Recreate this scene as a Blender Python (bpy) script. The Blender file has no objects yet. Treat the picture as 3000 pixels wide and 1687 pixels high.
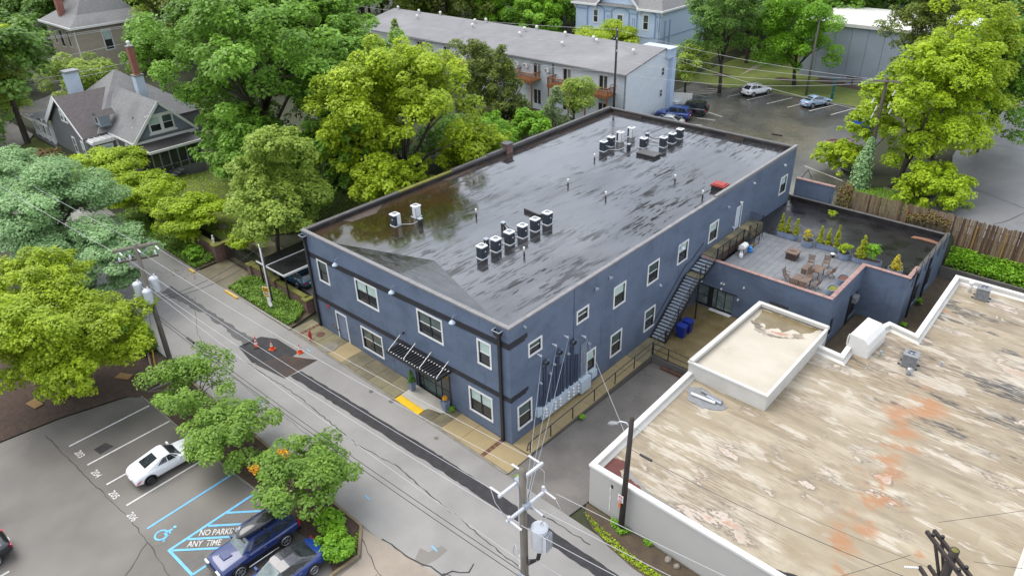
import bpy, math, random
import numpy as np
from mathutils import Vector, Matrix
random.seed(7); RNG = np.random.default_rng(11)
PI = math.pi
SC = bpy.context.scene
COL = SC.collection

# ------------------------------------------------------------------ camera, sky, sun, exposure
cam = bpy.data.cameras.new('camera'); camo = bpy.data.objects.new('camera', cam); COL.objects.link(camo)
cam.sensor_width = 36.0; cam.lens = 36.0 * 2129.62 / 3000.0; cam.clip_start = 0.5; cam.clip_end = 900
def cam_matrix(yaw, pitch, roll, loc):
    f = Vector((math.cos(yaw)*math.cos(pitch), math.sin(yaw)*math.cos(pitch), -math.sin(pitch)))
    r = Vector((math.sin(yaw), -math.cos(yaw), 0)); u = r.cross(f)
    r2 = r*math.cos(roll) + u*math.sin(roll); u2 = -r*math.sin(roll) + u*math.cos(roll)
    m = Matrix((( r2.x, u2.x, -f.x, loc[0]), (r2.y, u2.y, -f.y, loc[1]), (r2.z, u2.z, -f.z, loc[2]), (0,0,0,1)))
    return m
camo.matrix_world = cam_matrix(2.32067, 0.527865, -0.0300184, (21.6366, -22.8617, 28.7814))
SC.camera = camo
W = bpy.data.worlds.new('World'); SC.world = W; W.use_nodes = True
SUN_EL, SUN_AZ = 58.0, 200.0
def build_world():
    nt = W.node_tree; nt.nodes.clear()
    out = nt.nodes.new('ShaderNodeOutputWorld'); bg = nt.nodes.new('ShaderNodeBackground')
    sky = nt.nodes.new('ShaderNodeTexSky'); sky.sky_type = 'NISHITA'; sky.sun_disc = False
    sky.sun_elevation = math.radians(SUN_EL); sky.sun_rotation = math.radians(90 - SUN_AZ)
    sky.dust_density = 4.0; sky.air_density = 1.0; sky.ozone_density = 1.0
    # a closed, bright overcast: thick cloud over the clear-sky radiance, softly uneven everywhere
    tc = nt.nodes.new('ShaderNodeTexCoord'); nz = nt.nodes.new('ShaderNodeTexNoise')
    nz.inputs['Scale'].default_value = 2.2; nz.inputs['Detail'].default_value = 5; nz.inputs['Roughness'].default_value = 0.55
    rp = nt.nodes.new('ShaderNodeValToRGB')
    rp.color_ramp.elements[0].position = 0.30; rp.color_ramp.elements[0].color = (6.4, 7.15, 8.5, 1)
    rp.color_ramp.elements[1].position = 0.72; rp.color_ramp.elements[1].color = (9.9, 10.3, 11.0, 1)
    mx = nt.nodes.new('ShaderNodeMix'); mx.data_type = 'RGBA'; mx.inputs[0].default_value = 0.86
    nt.links.new(tc.outputs['Generated'], nz.inputs['Vector']); nt.links.new(nz.outputs['Fac'], rp.inputs['Fac'])
    nt.links.new(sky.outputs['Color'], mx.inputs[6]); nt.links.new(rp.outputs['Color'], mx.inputs[7])
    nt.links.new(mx.outputs[2], bg.inputs['Color']); bg.inputs['Strength'].default_value = 0.10
    nt.links.new(bg.outputs['Background'], out.inputs['Surface'])
build_world()
sun = bpy.data.lights.new('sun', 'SUN'); sun.energy = 1.5; sun.angle = math.radians(45); sun.color = (1.0, 0.955, 0.89)
suno = bpy.data.objects.new('sun', sun); COL.objects.link(suno)
_d = Vector((math.cos(math.radians(SUN_AZ))*math.cos(math.radians(SUN_EL)), math.sin(math.radians(SUN_AZ))*math.cos(math.radians(SUN_EL)), math.sin(math.radians(SUN_EL))))
suno.rotation_euler = _d.to_track_quat('Z', 'Y').to_euler(); suno.location = (0, 0, 60)
SC.view_settings.view_transform = 'Standard'; SC.view_settings.look = 'None'
SC.view_settings.exposure = 1.02; SC.view_settings.gamma = 1.0; SC.view_settings.use_curve_mapping = False
SC.render.engine = 'CYCLES'
SC.cycles.max_bounces = 8; SC.cycles.diffuse_bounces = 5; SC.cycles.glossy_bounces = 3; SC.cycles.transmission_bounces = 4; SC.cycles.transparent_max_bounces = 6
SC.cycles.use_denoising = True

# ------------------------------------------------------------------ helpers
def sm(t):
    t = np.clip(t, 0, 1); return t*t*(3 - 2*t)
def g(x, y):
    """height of the ground"""
    L = sm((-20.0 - x)/0.6); R = sm((x - 12.5)/0.3)
    st = -0.0254*np.clip(x, -60, 40)*(1 - sm((y - 0.5)/12.))
    dip = -0.04*np.clip(y, 0, 12.6)*sm((x - 0.6)/0.8)*sm((12 - x)/3.)*(1 - sm((y - 13)/4.))
    bl = (0.5 + 0.5*sm((-28 - x)/2.))*sm((y - 1.0)/0.4) + 2.0*sm((y - 4)/36.)
    bm = 3.0*sm((y - 36.4)/0.8)
    br = 0.9*sm((y - 36.0)/0.15) + 1.0*np.clip((y - 36.1)/1.3, 0, 1) + 1.1*sm((y - 37.55)/0.2)
    return st + dip + bm*(1 - L)*(1 - R) + bl*L + br*R
def gz(x, y): return float(g(x, y))

class MB:
    """collects shapes; build() links them as ONE mesh object"""
    def __init__(s): s.v = []; s.f = []
    def add(s, vs, fs):
        n = len(s.v); s.v += [tuple(map(float, p)) for p in vs]; s.f += [tuple(i + n for i in q) for q in fs]; return s
    def box(s, x0, y0, z0, x1, y1, z1):
        vs = [(x, y, z) for z in (z0, z1) for (x, y) in ((x0, y0), (x1, y0), (x1, y1), (x0, y1))]
        return s.add(vs, [(3,2,1,0), (4,5,6,7), (0,1,5,4), (1,2,6,5), (2,3,7,6), (3,0,4,7)])
    def obox(s, c, sx, sy, sz, rz=0.0):
        """box centred on c in x,y with its base at c.z, turned by rz"""
        ca, sa = math.cos(rz), math.sin(rz); vs = []
        for z in (0, sz):
            for a, b in ((-1,-1), (1,-1), (1,1), (-1,1)):
                x, y = a*sx/2, b*sy/2; vs.append((c[0] + ca*x - sa*y, c[1] + sa*x + ca*y, c[2] + z))
        return s.add(vs, [(3,2,1,0), (4,5,6,7), (0,1,5,4), (1,2,6,5), (2,3,7,6), (3,0,4,7)])
    def beam(s, p, q, w, h, up=(0, 0, 1)):
        p, q = Vector(p), Vector(q); d = (q - p).normalized(); u = Vector(up)
        if abs(d.dot(u)) > .98: u = Vector((1, 0, 0))
        a = d.cross(u).normalized(); b = a.cross(d).normalized(); vs = []
        for c in (p, q):
            for i, j in ((-1,-1), (1,-1), (1,1), (-1,1)): vs.append(c + a*(i*w/2) + b*(j*h/2))
        return s.add(vs, [(3,2,1,0), (4,5,6,7), (0,1,5,4), (1,2,6,5), (2,3,7,6), (3,0,4,7)])
    def prism(s, poly, z0, z1):
        n = len(poly); vs = [(x, y, z0) for x, y in poly] + [(x, y, z1) for x, y in poly]
        return s.add(vs, [tuple(range(n))[::-1], tuple(range(n, 2*n))] + [(i, (i+1) % n, n + (i+1) % n, n + i) for i in range(n)])
    def extr(s, poly, o, u, v, d):
        """polygon given in (u, v) at origin o, pushed along d"""
        o, u, v, d = Vector(o), Vector(u), Vector(v), Vector(d); n = len(poly)
        a = [o + u*x + v*y for x, y in poly]; vs = a + [p + d for p in a]
        return s.add(vs, [tuple(range(n))[::-1], tuple(range(n, 2*n))] + [(i, (i+1) % n, n + (i+1) % n, n + i) for i in range(n)])
    def ring(s, c, r, ax=(0, 0, 1), n=10):
        pass
    def tube(s, pts, r, n=6, r1=None, caps=True):
        pts = [Vector(p) for p in pts]; m = len(pts); vs = []; fs = []; a = None
        for k, p in enumerate(pts):
            d = ((pts[min(k+1, m-1)] - pts[max(k-1, 0)])).normalized()
            if a is None:
                up = Vector((0, 0, 1)) if abs(d.z) < .9 else Vector((1, 0, 0)); a = d.cross(up).normalized()
            else: a = (a - d*a.dot(d)).normalized()
            b = d.cross(a); rr = r if r1 is None else r + (r1 - r)*k/max(1, m-1)
            if isinstance(r, (list, tuple)): rr = r[k]
            for i in range(n):
                t = 2*PI*i/n; vs.append(p + a*(math.cos(t)*rr) + b*(math.sin(t)*rr))
        for k in range(m-1):
            for i in range(n):
                j = (i+1) % n; fs.append((k*n+i, k*n+j, (k+1)*n+j, (k+1)*n+i))
        if caps: fs += [tuple(range(n))[::-1], tuple(range((m-1)*n, m*n))]
        return s.add(vs, fs)
    def lathe(s, prof, c, n=14, caps=True):
        """profile of (radius, height) turned about the vertical through c"""
        vs = []; fs = []; m = len(prof)
        for r, z in prof:
            for i in range(n):
                t = 2*PI*i/n; vs.append((c[0] + r*math.cos(t), c[1] + r*math.sin(t), c[2] + z))
        for k in range(m-1):
            for i in range(n):
                j = (i+1) % n; fs.append((k*n+i, k*n+j, (k+1)*n+j, (k+1)*n+i))
        if caps: fs += [tuple(range(n))[::-1], tuple(range((m-1)*n, m*n))]
        return s.add(vs, fs)
    def disc(s, c, r, nrm, n=16, th=0.01):
        nrm = Vector(nrm).normalized(); return s.tube([Vector(c), Vector(c) + nrm*th], r, n)
    def quad(s, a, b, c, d): return s.add([a, b, c, d], [(0, 1, 2, 3)])
    def build(s, name, m, parent=None, smooth=False, **kw):
        me = bpy.data.meshes.new(name); me.from_pydata(s.v, [], s.f); me.update()
        return link(name, me, m, parent, smooth, **kw)
def link(name, me, m, parent=None, smooth=False, **kw):
    o = bpy.data.objects.new(name, me)
    if m is not None and len(me.materials) == 0: me.materials.append(M[m] if isinstance(m, str) else m)
    if smooth: me.polygons.foreach_set('use_smooth', [True]*len(me.polygons))
    COL.objects.link(o)
    if parent is not None: o.parent = parent
    for k, v in kw.items(): o[k] = v
    return o
def tag(o, label=None, cat=None, group=None, kind=None):
    if label: o['label'] = label
    if cat: o['category'] = cat
    if group: o['group'] = group
    if kind: o['kind'] = kind
    return o
def thing(name, label, cat, loc=(0, 0, 0), rz=0.0, group=None):
    o = bpy.data.objects.new(name, None); o.empty_display_size = 0.2; COL.objects.link(o)
    o.location = loc; o.rotation_euler = (0, 0, rz); return tag(o, label, cat, group)
KIDS = {}
def copy_thing(root, loc, rz=0.0, label=None, scale=None):
    def cp(o, parent):
        c = o.copy(); COL.objects.link(c)
        if parent is not None: c.parent = parent
        for ch in kids.get(o.name, ()): cp(ch, c)
        return c
    kids = {}
    def walk(o):
        kids[o.name] = list(o.children)
        for ch in o.children: walk(ch)
    walk(root); r = cp(root, None); r.location = loc; r.rotation_euler = (0, 0, rz)
    if scale is not None: r.scale = scale if isinstance(scale, tuple) else (scale,)*3
    if label: r['label'] = label
    return r
def struct(name, mb, m, smooth=False, kind='structure', parent=None):
    o = mb.build(name, m, parent, smooth); o['kind'] = kind; return o

def clip_cell(poly, x0, x1, y0, y1):
    def cl(P, ins, cut):
        out = []
        for i in range(len(P)):
            a, b = P[i-1], P[i]; ia, ib = ins(a), ins(b)
            if ia != ib: out.append(cut(a, b))
            if ib: out.append(b)
        return out
    def cx(X): return lambda a, b: (X, a[1] + (b[1]-a[1])*(X-a[0])/(b[0]-a[0]))
    def cy(Y): return lambda a, b: (a[0] + (b[0]-a[0])*(Y-a[1])/(b[1]-a[1]), Y)
    P = cl(poly, lambda p: p[0] >= x0, cx(x0))
    if P: P = cl(P, lambda p: p[0] <= x1, cx(x1))
    if P: P = cl(P, lambda p: p[1] >= y0, cy(y0))
    if P: P = cl(P, lambda p: p[1] <= y1, cy(y1))
    return P
def area2(P): return sum(P[i-1][0]*P[i][1] - P[i][0]*P[i-1][1] for i in range(len(P)))
def drape(poly, off=0.0, cell=1.0, th=0.0, zf=None, mb=None):
    """a sheet that follows the ground, cut to the polygon; th > 0 gives it an edge"""
    mb = mb or MB(); zf = zf or g
    if area2(poly) < 0: poly = poly[::-1]
    xs = [p[0] for p in poly]; ys = [p[1] for p in poly]
    X0, Y0 = math.floor(min(xs)/cell)*cell, math.floor(min(ys)/cell)*cell
    nx = int((max(xs) - X0)/cell) + 1; ny = int((max(ys) - Y0)/cell) + 1
    for i in range(nx):
        for j in range(ny):
            P = clip_cell(poly, X0+i*cell, X0+(i+1)*cell, Y0+j*cell, Y0+(j+1)*cell)
            if len(P) < 3 or abs(area2(P)) < 1e-5: continue
            Q = [P[0]]
            for p in P[1:]:
                if abs(p[0]-Q[-1][0]) + abs(p[1]-Q[-1][1]) > 1e-5: Q.append(p)
            if abs(Q[0][0]-Q[-1][0]) + abs(Q[0][1]-Q[-1][1]) < 1e-5: Q.pop()
            if len(Q) > 2: mb.add([(x, y, float(zf(x, y)) + off) for x, y in Q], [tuple(range(len(Q)))])
    if th > 0:
        for i in range(len(poly)):
            (ax, ay), (bx, by) = poly[i-1], poly[i]; n = max(1, int(math.hypot(bx-ax, by-ay)/cell))
            for k in range(n):
                p = (ax+(bx-ax)*k/n, ay+(by-ay)*k/n); q = (ax+(bx-ax)*(k+1)/n, ay+(by-ay)*(k+1)/n)
                zp, zq = float(zf(*p))+off, float(zf(*q))+off
                mb.add([(p[0], p[1], zp-th), (q[0], q[1], zq-th), (q[0], q[1], zq), (p[0], p[1], zp)], [(0, 1, 2, 3)])
    return mb
def strip(pts, w, wob=0.0):
    """polygon of a band of width w along a line of points"""
    n = len(pts); l = []; r = []
    for i, (x, y) in enumerate(pts):
        ax, ay = pts[max(0, i-1)]; bx, by = pts[min(n-1, i+1)]; d = math.hypot(bx-ax, by-ay); nx, ny = -(by-ay)/d, (bx-ax)/d
        a = w/2 + random.uniform(-wob, wob); b = w/2 + random.uniform(-wob, wob)
        l.append((x+nx*a, y+ny*a)); r.append((x-nx*b, y-ny*b))
    return l + r[::-1]
def dense(pts, step=0.5, wob=0.0):
    out = []
    for i in range(len(pts)-1):
        (ax, ay), (bx, by) = pts[i], pts[i+1]; n = max(1, int(math.hypot(bx-ax, by-ay)/step))
        for k in range(n): out.append((ax+(bx-ax)*k/n + random.uniform(-wob, wob), ay+(by-ay)*k/n + random.uniform(-wob, wob)))
    return out + [pts[-1]]
def kerb(name, line, w, h, m, lab=None, cell=1.0, base=0.0):
    mb = MB(); pts = dense(line, cell)
    poly = strip(pts, w); n = len(pts); L, Rr = poly[:n], poly[n:][::-1]
    for i in range(n-1):
        q = [L[i], L[i+1], Rr[i+1], Rr[i]]; zz = [gz(*p) for p in q]
        vs = [(p[0], p[1], z - 0.15) for p, z in zip(q, zz)] + [(p[0], p[1], z + h) for p, z in zip(q, zz)]
        mb.add(vs, [(3,2,1,0), (4,5,6,7), (0,1,5,4), (1,2,6,5), (2,3,7,6), (3,0,4,7)])
    return struct(name, mb, m)

# ------------------------------------------------------------------ materials
M = {}
def mat(name, c1, c2=None, rough=0.7, scale=3.0, detail=4.0, bump=0.0, bscale=None, spec=0.5, metal=0.0, lo=0.35, hi=0.65,
        stretch=(1, 1, 1), c3=None, s3=0.5, lo3=0.55, hi3=0.7, st3=(1, 1, 1), rough2=None, ior=1.45, rrange=(0.4, 0.6), rscale=None, trans=0.0, coat=0.0, attr=None, rstretch=None):
    """procedural surface: one or two colours mixed by noise, a third in larger patches, relief and uneven gloss"""
    m = bpy.data.materials.new(name); m.use_nodes = True; nt = m.node_tree; N = nt.nodes; Lk = nt.links
    b = N['Principled BSDF']; b.inputs['Roughness'].default_value = rough; b.inputs['Metallic'].default_value = metal
    b.inputs['IOR'].default_value = ior; b.inputs['Specular IOR Level'].default_value = spec
    if coat: b.inputs['Coat Weight'].default_value = coat; b.inputs['Coat Roughness'].default_value = 0.04
    if trans: b.inputs['Transmission Weight'].default_value = trans
    geo = N.new('ShaderNodeNewGeometry')
    def noise(sc, st, dt=4.0):
        mp = N.new('ShaderNodeMapping'); mp.inputs['Scale'].default_value = st; Lk.new(geo.outputs['Position'], mp.inputs['Vector'])
        n = N.new('ShaderNodeTexNoise'); n.inputs['Scale'].default_value = sc; n.inputs['Detail'].default_value = dt; n.inputs['Roughness'].default_value = 0.6
        Lk.new(mp.outputs['Vector'], n.inputs['Vector']); return n.outputs['Fac']
    def rng(sock, a, c):
        r = N.new('ShaderNodeMapRange'); r.inputs['From Min'].default_value = a; r.inputs['From Max'].default_value = c; Lk.new(sock, r.inputs['Value']); return r.outputs['Result']
    def mix(f, a, c):
        x = N.new('ShaderNodeMix'); x.data_type = 'RGBA'; Lk.new(f, x.inputs[0])
        for i, s in ((6, a), (7, c)):
            if isinstance(s, tuple): x.inputs[i].default_value = (*s, 1)
            else: Lk.new(s, x.inputs[i])
        return x.outputs[2]
    col = c1
    if c2 is not None: col = mix(rng(noise(scale, stretch, detail), lo, hi), c1, c2)
    if c3 is not None: col = mix(rng(noise(s3, st3), lo3, hi3), col, c3)
    if isinstance(col, tuple): b.inputs['Base Color'].default_value = (*col, 1)
    else: Lk.new(col, b.inputs['Base Color'])
    if rough2 is not None:
        r = N.new('ShaderNodeMapRange'); r.inputs['From Min'].default_value, r.inputs['From Max'].default_value = rrange
        r.inputs['To Min'].default_value = rough; r.inputs['To Max'].default_value = rough2
        Lk.new(noise(rscale or 0.6, rstretch or (1, 1, 1)), r.inputs['Value']); Lk.new(r.outputs['Result'], b.inputs['Roughness'])
    if bump:
        bp = N.new('ShaderNodeBump'); bp.inputs['Strength'].default_value = bump; bp.inputs['Distance'].default_value = 0.05
        Lk.new(noise(bscale or scale*3, stretch), bp.inputs['Height']); Lk.new(bp.outputs['Normal'], b.inputs['Normal'])
    m['_x'] = 0; del m['_x']
    M[name] = m; return m
def nodes(m): return m.node_tree.nodes, m.node_tree.links, m.node_tree.nodes['Principled BSDF']

mat('road', (.30, .285, .265), (.25, .237, .22), .55, .35, 8, .25, 30, c3=(.20, .19, .18), s3=.16, lo3=.5, hi3=.8, rough2=.32, rscale=.25)
mat('fresh_asphalt', (.026, .025, .027), (.042, .04, .042), .8, 3, 6, .3, 40)
mat('old_patch', (.075, .072, .072), (.10, .095, .092), .5, 2, 6, .3, 40)
mat('steel_plate', (.055, .030, .020), (.03, .022, .02), .35, .8, 6, .1, 8, c3=(.10, .045, .025), s3=.7)
mat('lot', (.132, .118, .101), (.102, .091, .078), .55, .3, 8, .3, 35, c3=(.205, .185, .162), s3=.06, lo3=.45, hi3=.62, rough2=.33, rscale=.2)
mat('apron', (.34, .285, .225), (.29, .24, .19), .7, .9, 7, .3, 25)
mat('alley', (.19, .172, .152), (.14, .127, .113), .4, .5, 8, .25, 25, c3=(.20, .178, .155), s3=.35, rough2=.2, rscale=.4)
mat('rear_lot', (.085, .080, .070), (.055, .053, .05), .35, .3, 8, .15, 25, c3=(.14, .125, .09), s3=.13, lo3=.48, hi3=.68, rough2=.08, rscale=.16, rrange=(.42, .6))
mat('right_lot', (.205, .20, .20), (.16, .157, .158), .5, .28, 8, .2, 25, c3=(.11, .108, .11), s3=.18, lo3=.58, hi3=.75, rough2=.3, rscale=.2)
mat('walk_a', (.235, .205, .115), (.19, .165, .095), .5, 1.3, 6, .2, 20, c3=(.12, .105, .065), s3=.6, lo3=.55, hi3=.75)
mat('walk_b', (.36, .275, .14), (.32, .245, .13), .45, 1.2, 6, .15, 20)
mat('walk_c', (.19, .165, .105), (.125, .107, .068), .5, .9, 6, .2, 20, c3=(.25, .22, .12), s3=.5)
mat('porch_slab', (.52, .49, .42), (.45, .42, .36), .55, 1.2, 6, .1, 20)
mat('tactile', (.78, .50, .012), (.70, .44, .01), .5, 2, 4)
mat('court', (.14, .105, .04), (.22, .17, .09), .3, .7, 7, .15, 20, c3=(.13, .12, .03), s3=.45, rough2=.12, rscale=.5)
mat('kerb', (.24, .22, .18), (.17, .155, .12), .7, 2, 5, .2, 20)
mat('timber', (.26, .20, .12), (.19, .145, .09), .75, 3, 5, .2, 20)
mat('mulch', (.055, .034, .024), (.09, .055, .037), .9, 3, 8, .8, 14)
mat('soil', (.075, .055, .035), (.11, .082, .05), .9, 2, 8, .6, 14)
mat('lawn', (.115, .155, .028), (.16, .19, .035), .9, .9, 8, .7, 18, c3=(.085, .125, .03), s3=.25)
mat('earth', (.035, .045, .018), (.05, .05, .024), .9, .6, 8, .6, 6)
mat('paint_white', (.66, .64, .60), (.50, .48, .45), .6, 5, 6)
mat('paint_blue', (.17, .50, .78), (.13, .42, .68), .6, 4, 6)
mat('paint_yellow', (.75, .46, .02), (.60, .36, .03), .6, 4, 5)
mat('tar', (.02, .02, .02), None, .5)
mat('white_trim', (.76, .755, .73), (.69, .685, .66), .5, 6, 3)
mat('white_metal', (.70, .71, .72), (.62, .63, .65), .4, 4, 3)
mat('grey_metal', (.36, .40, .45), (.31, .345, .39), .4, 4, 3)
mat('pale_box', (.52, .60, .68), (.46, .54, .62), .45, 3, 3)
mat('steel', (.42, .43, .45), None, .35, metal=.7)
mat('dark_metal', (.022, .024, .030), (.03, .032, .038), .4, 5, 3)
mat('black_steel', (.018, .016, .017), (.028, .026, .027), .45, 6, 3)
mat('black_band', (.017, .018, .024), (.026, .027, .034), .55, 5, 5, .3, 20)
mat('glass_dark', (.022, .026, .028), (.035, .04, .042), .06, 1.5, 3, spec=.8)
mat('glass_green', (.09, .13, .12), (.05, .075, .07), .06, 1.2, 3, spec=.8)
mat('blind', (.50, .62, .57), (.43, .55, .5), .25, 2, 2, spec=.6)
mat('glass_car', (.018, .022, .026), (.04, .048, .052), .04, 2.5, 3, spec=.9)
mat('glass_lit', (.20, .25, .24), (.09, .12, .115), .05, 2.0, 3, spec=.9)
mat('rubber', (.018, .018, .019), (.026, .026, .027), .7, 6, 3)
mat('alloy', (.45, .46, .48), None, .3, metal=.8)
mat('dark_alloy', (.05, .05, .055), None, .35, metal=.5)
mat('plastic_black', (.014, .014, .016), None, .4)
mat('chrome', (.6, .6, .62), None, .15, metal=.9)
mat('lamp_white', (.72, .74, .76), None, .1)
mat('tail_red', (.42, .012, .03), None, .15)
mat('orange_plastic', (.85, .10, .012), (.7, .08, .012), .45, 5, 3)
mat('hydrant_red', (.45, .02, .03), (.36, .015, .02), .4, 6, 3)
mat('wood_pole', (.105, .082, .062), (.065, .05, .04), .85, 2.5, 6, .4, 12, stretch=(5, 5, .5))
mat('wood_pole_grey', (.20, .175, .145), (.13, .115, .09), .85, 2.5, 6, .4, 12, stretch=(5, 5, .5))
mat('wood_pole_dark', (.030, .023, .020), (.05, .039, .034), .8, 2.5, 6, .4, 12, stretch=(5, 5, .5))
mat('picket_a', (.215, .135, .075), (.125, .078, .044), .85, 2.2, 6, .4, 12, stretch=(6, 6, .6))
mat('picket_b', (.29, .21, .13), (.17, .12, .074), .85, 2.2, 6, .4, 12, stretch=(6, 6, .6))
mat('picket_c', (.11, .065, .04), (.07, .042, .028), .85, 2.2, 6, .4, 12, stretch=(6, 6, .6))
mat('fence_post', (.32, .19, .06), (.24, .14, .045), .8, 2.2, 6, .3, 12, stretch=(6, 6, .6))
mat('deck_wood', (.30, .125, .045), (.22, .085, .03), .7, 2.2, 6, .3, 12)
mat('teak', (.13, .085, .06), (.19, .13, .095), .6, 4, 5, .2, 20)
mat('firepit', (.055, .032, .028), (.075, .045, .04), .55, 4, 4)
mat('terracotta', (.30, .17, .145), (.38, .245, .215), .65, 2.5, 6, .2, 15)
mat('galv_blue', (.15, .19, .27), (.21, .26, .35), .4, 3, 4)
mat('conduit_navy', (.05, .064, .105), (.062, .08, .128), .5, 4, 3)
mat('tile_a', (.20, .205, .213), (.24, .245, .255), .5, 6, 5, .3, 25)
mat('tile_b', (.215, .22, .23), (.18, .184, .192), .5, 6, 5, .3, 25)
mat('deck_roof', (.012, .012, .013), (.024, .023, .025), .35, .8, 7, .25, 9, c3=(.008, .008, .009), s3=.5, rough2=.06, rscale=.55, rrange=(.5, .62))
mat('coping', (.12, .112, .11), (.085, .08, .08), .5, 2, 5, .15, 15)
mat('coping_light', (.25, .24, .24), (.19, .182, .18), .45, 2, 5, .1, 15)
mat('debris', (.085, .06, .045), (.05, .038, .03), .6, 2, 6, .3, 10, c3=(.13, .06, .035), s3=1.2, lo3=.6, hi3=.72)
mat('wet_felt', (.012, .012, .013), (.03, .03, .033), .10, 1.2, 7, .25, 5, ior=1.9, rough2=.35, rscale=1.6, rstretch=(.5, 2.2, 1))
mat('cream_plain', (.54, .49, .40), (.48, .43, .34), .5, .7, 7, .1, 8, c3=(.42, .36, .27), s3=.5, lo3=.56, hi3=.75, stretch=(.6, 1, 1))
mat('parapet_black', (.013, .012, .013), (.03, .026, .024), .45, 1.2, 6, .3, 10, c3=(.07, .042, .028), s3=.6, lo3=.62, hi3=.72)
mat('moss', (.20, .19, .03), (.12, .12, .03), .85, 2, 6, .4, 15)
mat('ac_dark', (.028, .038, .050), (.040, .052, .066), .45, 6, 2)
mat('ac_grey', (.20, .205, .21), (.26, .265, .27), .45, 5, 3)
mat('vent_white', (.78, .775, .74), (.7, .69, .65), .5, 5, 3)
mat('red_vent', (.36, .045, .035), (.28, .035, .03), .55, 3, 5)
mat('pipe_insul', (.025, .025, .027), (.12, .12, .125), .6, 5, 3)
mat('membrane_wall', (.62, .605, .565), (.54, .52, .47), .55, .8, 6, .15, 6)
mat('white_coping', (.74, .725, .69), (.66, .645, .60), .5, .9, 5, .1, 8)
mat('stucco', (.47, .455, .425), (.44, .425, .395), .75, .4, 6, .1, 25)
mat('rust', (.155, .068, .040), (.085, .045, .032), .8, 3, 6, .4, 12)
mat('rust_light', (.27, .125, .072), (.19, .085, .05), .7, 3, 6, .3, 12)
mat('stain_brown', (.095, .022, .014), (.14, .036, .022), .35, 2, 5)
mat('siding_grey', (.165, .168, .17), (.14, .143, .146), .7, 1, 4)
mat('siding_blue', (.21, .245, .29), (.18, .21, .25), .7, 3, 4, .3, 8)
mat('shingle_brown', (.105, .088, .085), (.075, .063, .062), .8, 2.5, 8, .3, 14)
mat('shingle_grey', (.20, .197, .192), (.155, .153, .15), .8, 2.5, 8, .3, 14)
mat('shingle_apt', (.235, .23, .235), (.20, .195, .20), .8, .6, 8, .25, 14, c3=(.27, .265, .27), s3=.1)
mat('apt_white', (.62, .68, .74), (.57, .63, .69), .7, .8, 4)
mat('pale_blue', (.50, .61, .76), (.44, .55, .70), .7, .6, 5, .15, 6)
mat('pale_blue_dark', (.30, .39, .56), (.27, .36, .52), .7, 1, 5)
mat('tan_wall', (.46, .40, .32), (.41, .355, .285), .8, 1, 5)
mat('tank_wall', (.36, .41, .48), (.31, .355, .42), .7, .4, 5)
mat('bin_blue', (.006, .02, .20), (.008, .03, .25), .4, 4, 3)
mat('dumpster_blue', (.015, .10, .52), (.012, .08, .42), .45, 2, 4)
mat('teal_paint', (.01, .10, .11), None, .5)
mat('red_car_paint', (.24, .012, .016), None, .2, coat=1)
mat('sign_yellow', (.85, .50, .01), None, .45)
mat('sign_white', (.78, .76, .74), None, .45)
mat('sign_red', (.45, .03, .06), None, .5)
mat('insulator', (.72, .72, .73), None, .25)
mat('fibreglass', (.60, .62, .65), (.52, .54, .57), .4, 3, 3)
mat('wire_light', (.44, .44, .45), None, .45)
mat('wire_dark', (.03, .03, .032), None, .6)
mat('water_stone', (.30, .26, .22), (.2, .17, .14), .8, 4, 5, .3, 10)
mat('bark', (.075, .058, .045), (.045, .036, .028), .9, 3, 6, .5, 10, stretch=(3, 3, .7))
mat('bark_pale', (.16, .14, .115), (.10, .085, .07), .9, 3, 6, .5, 10, stretch=(3, 3, .7))
mat('tarp_blue', (.03, .20, .55), None, .5)
mat('flag_orange', (.75, .15, .015), None, .6)
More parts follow.
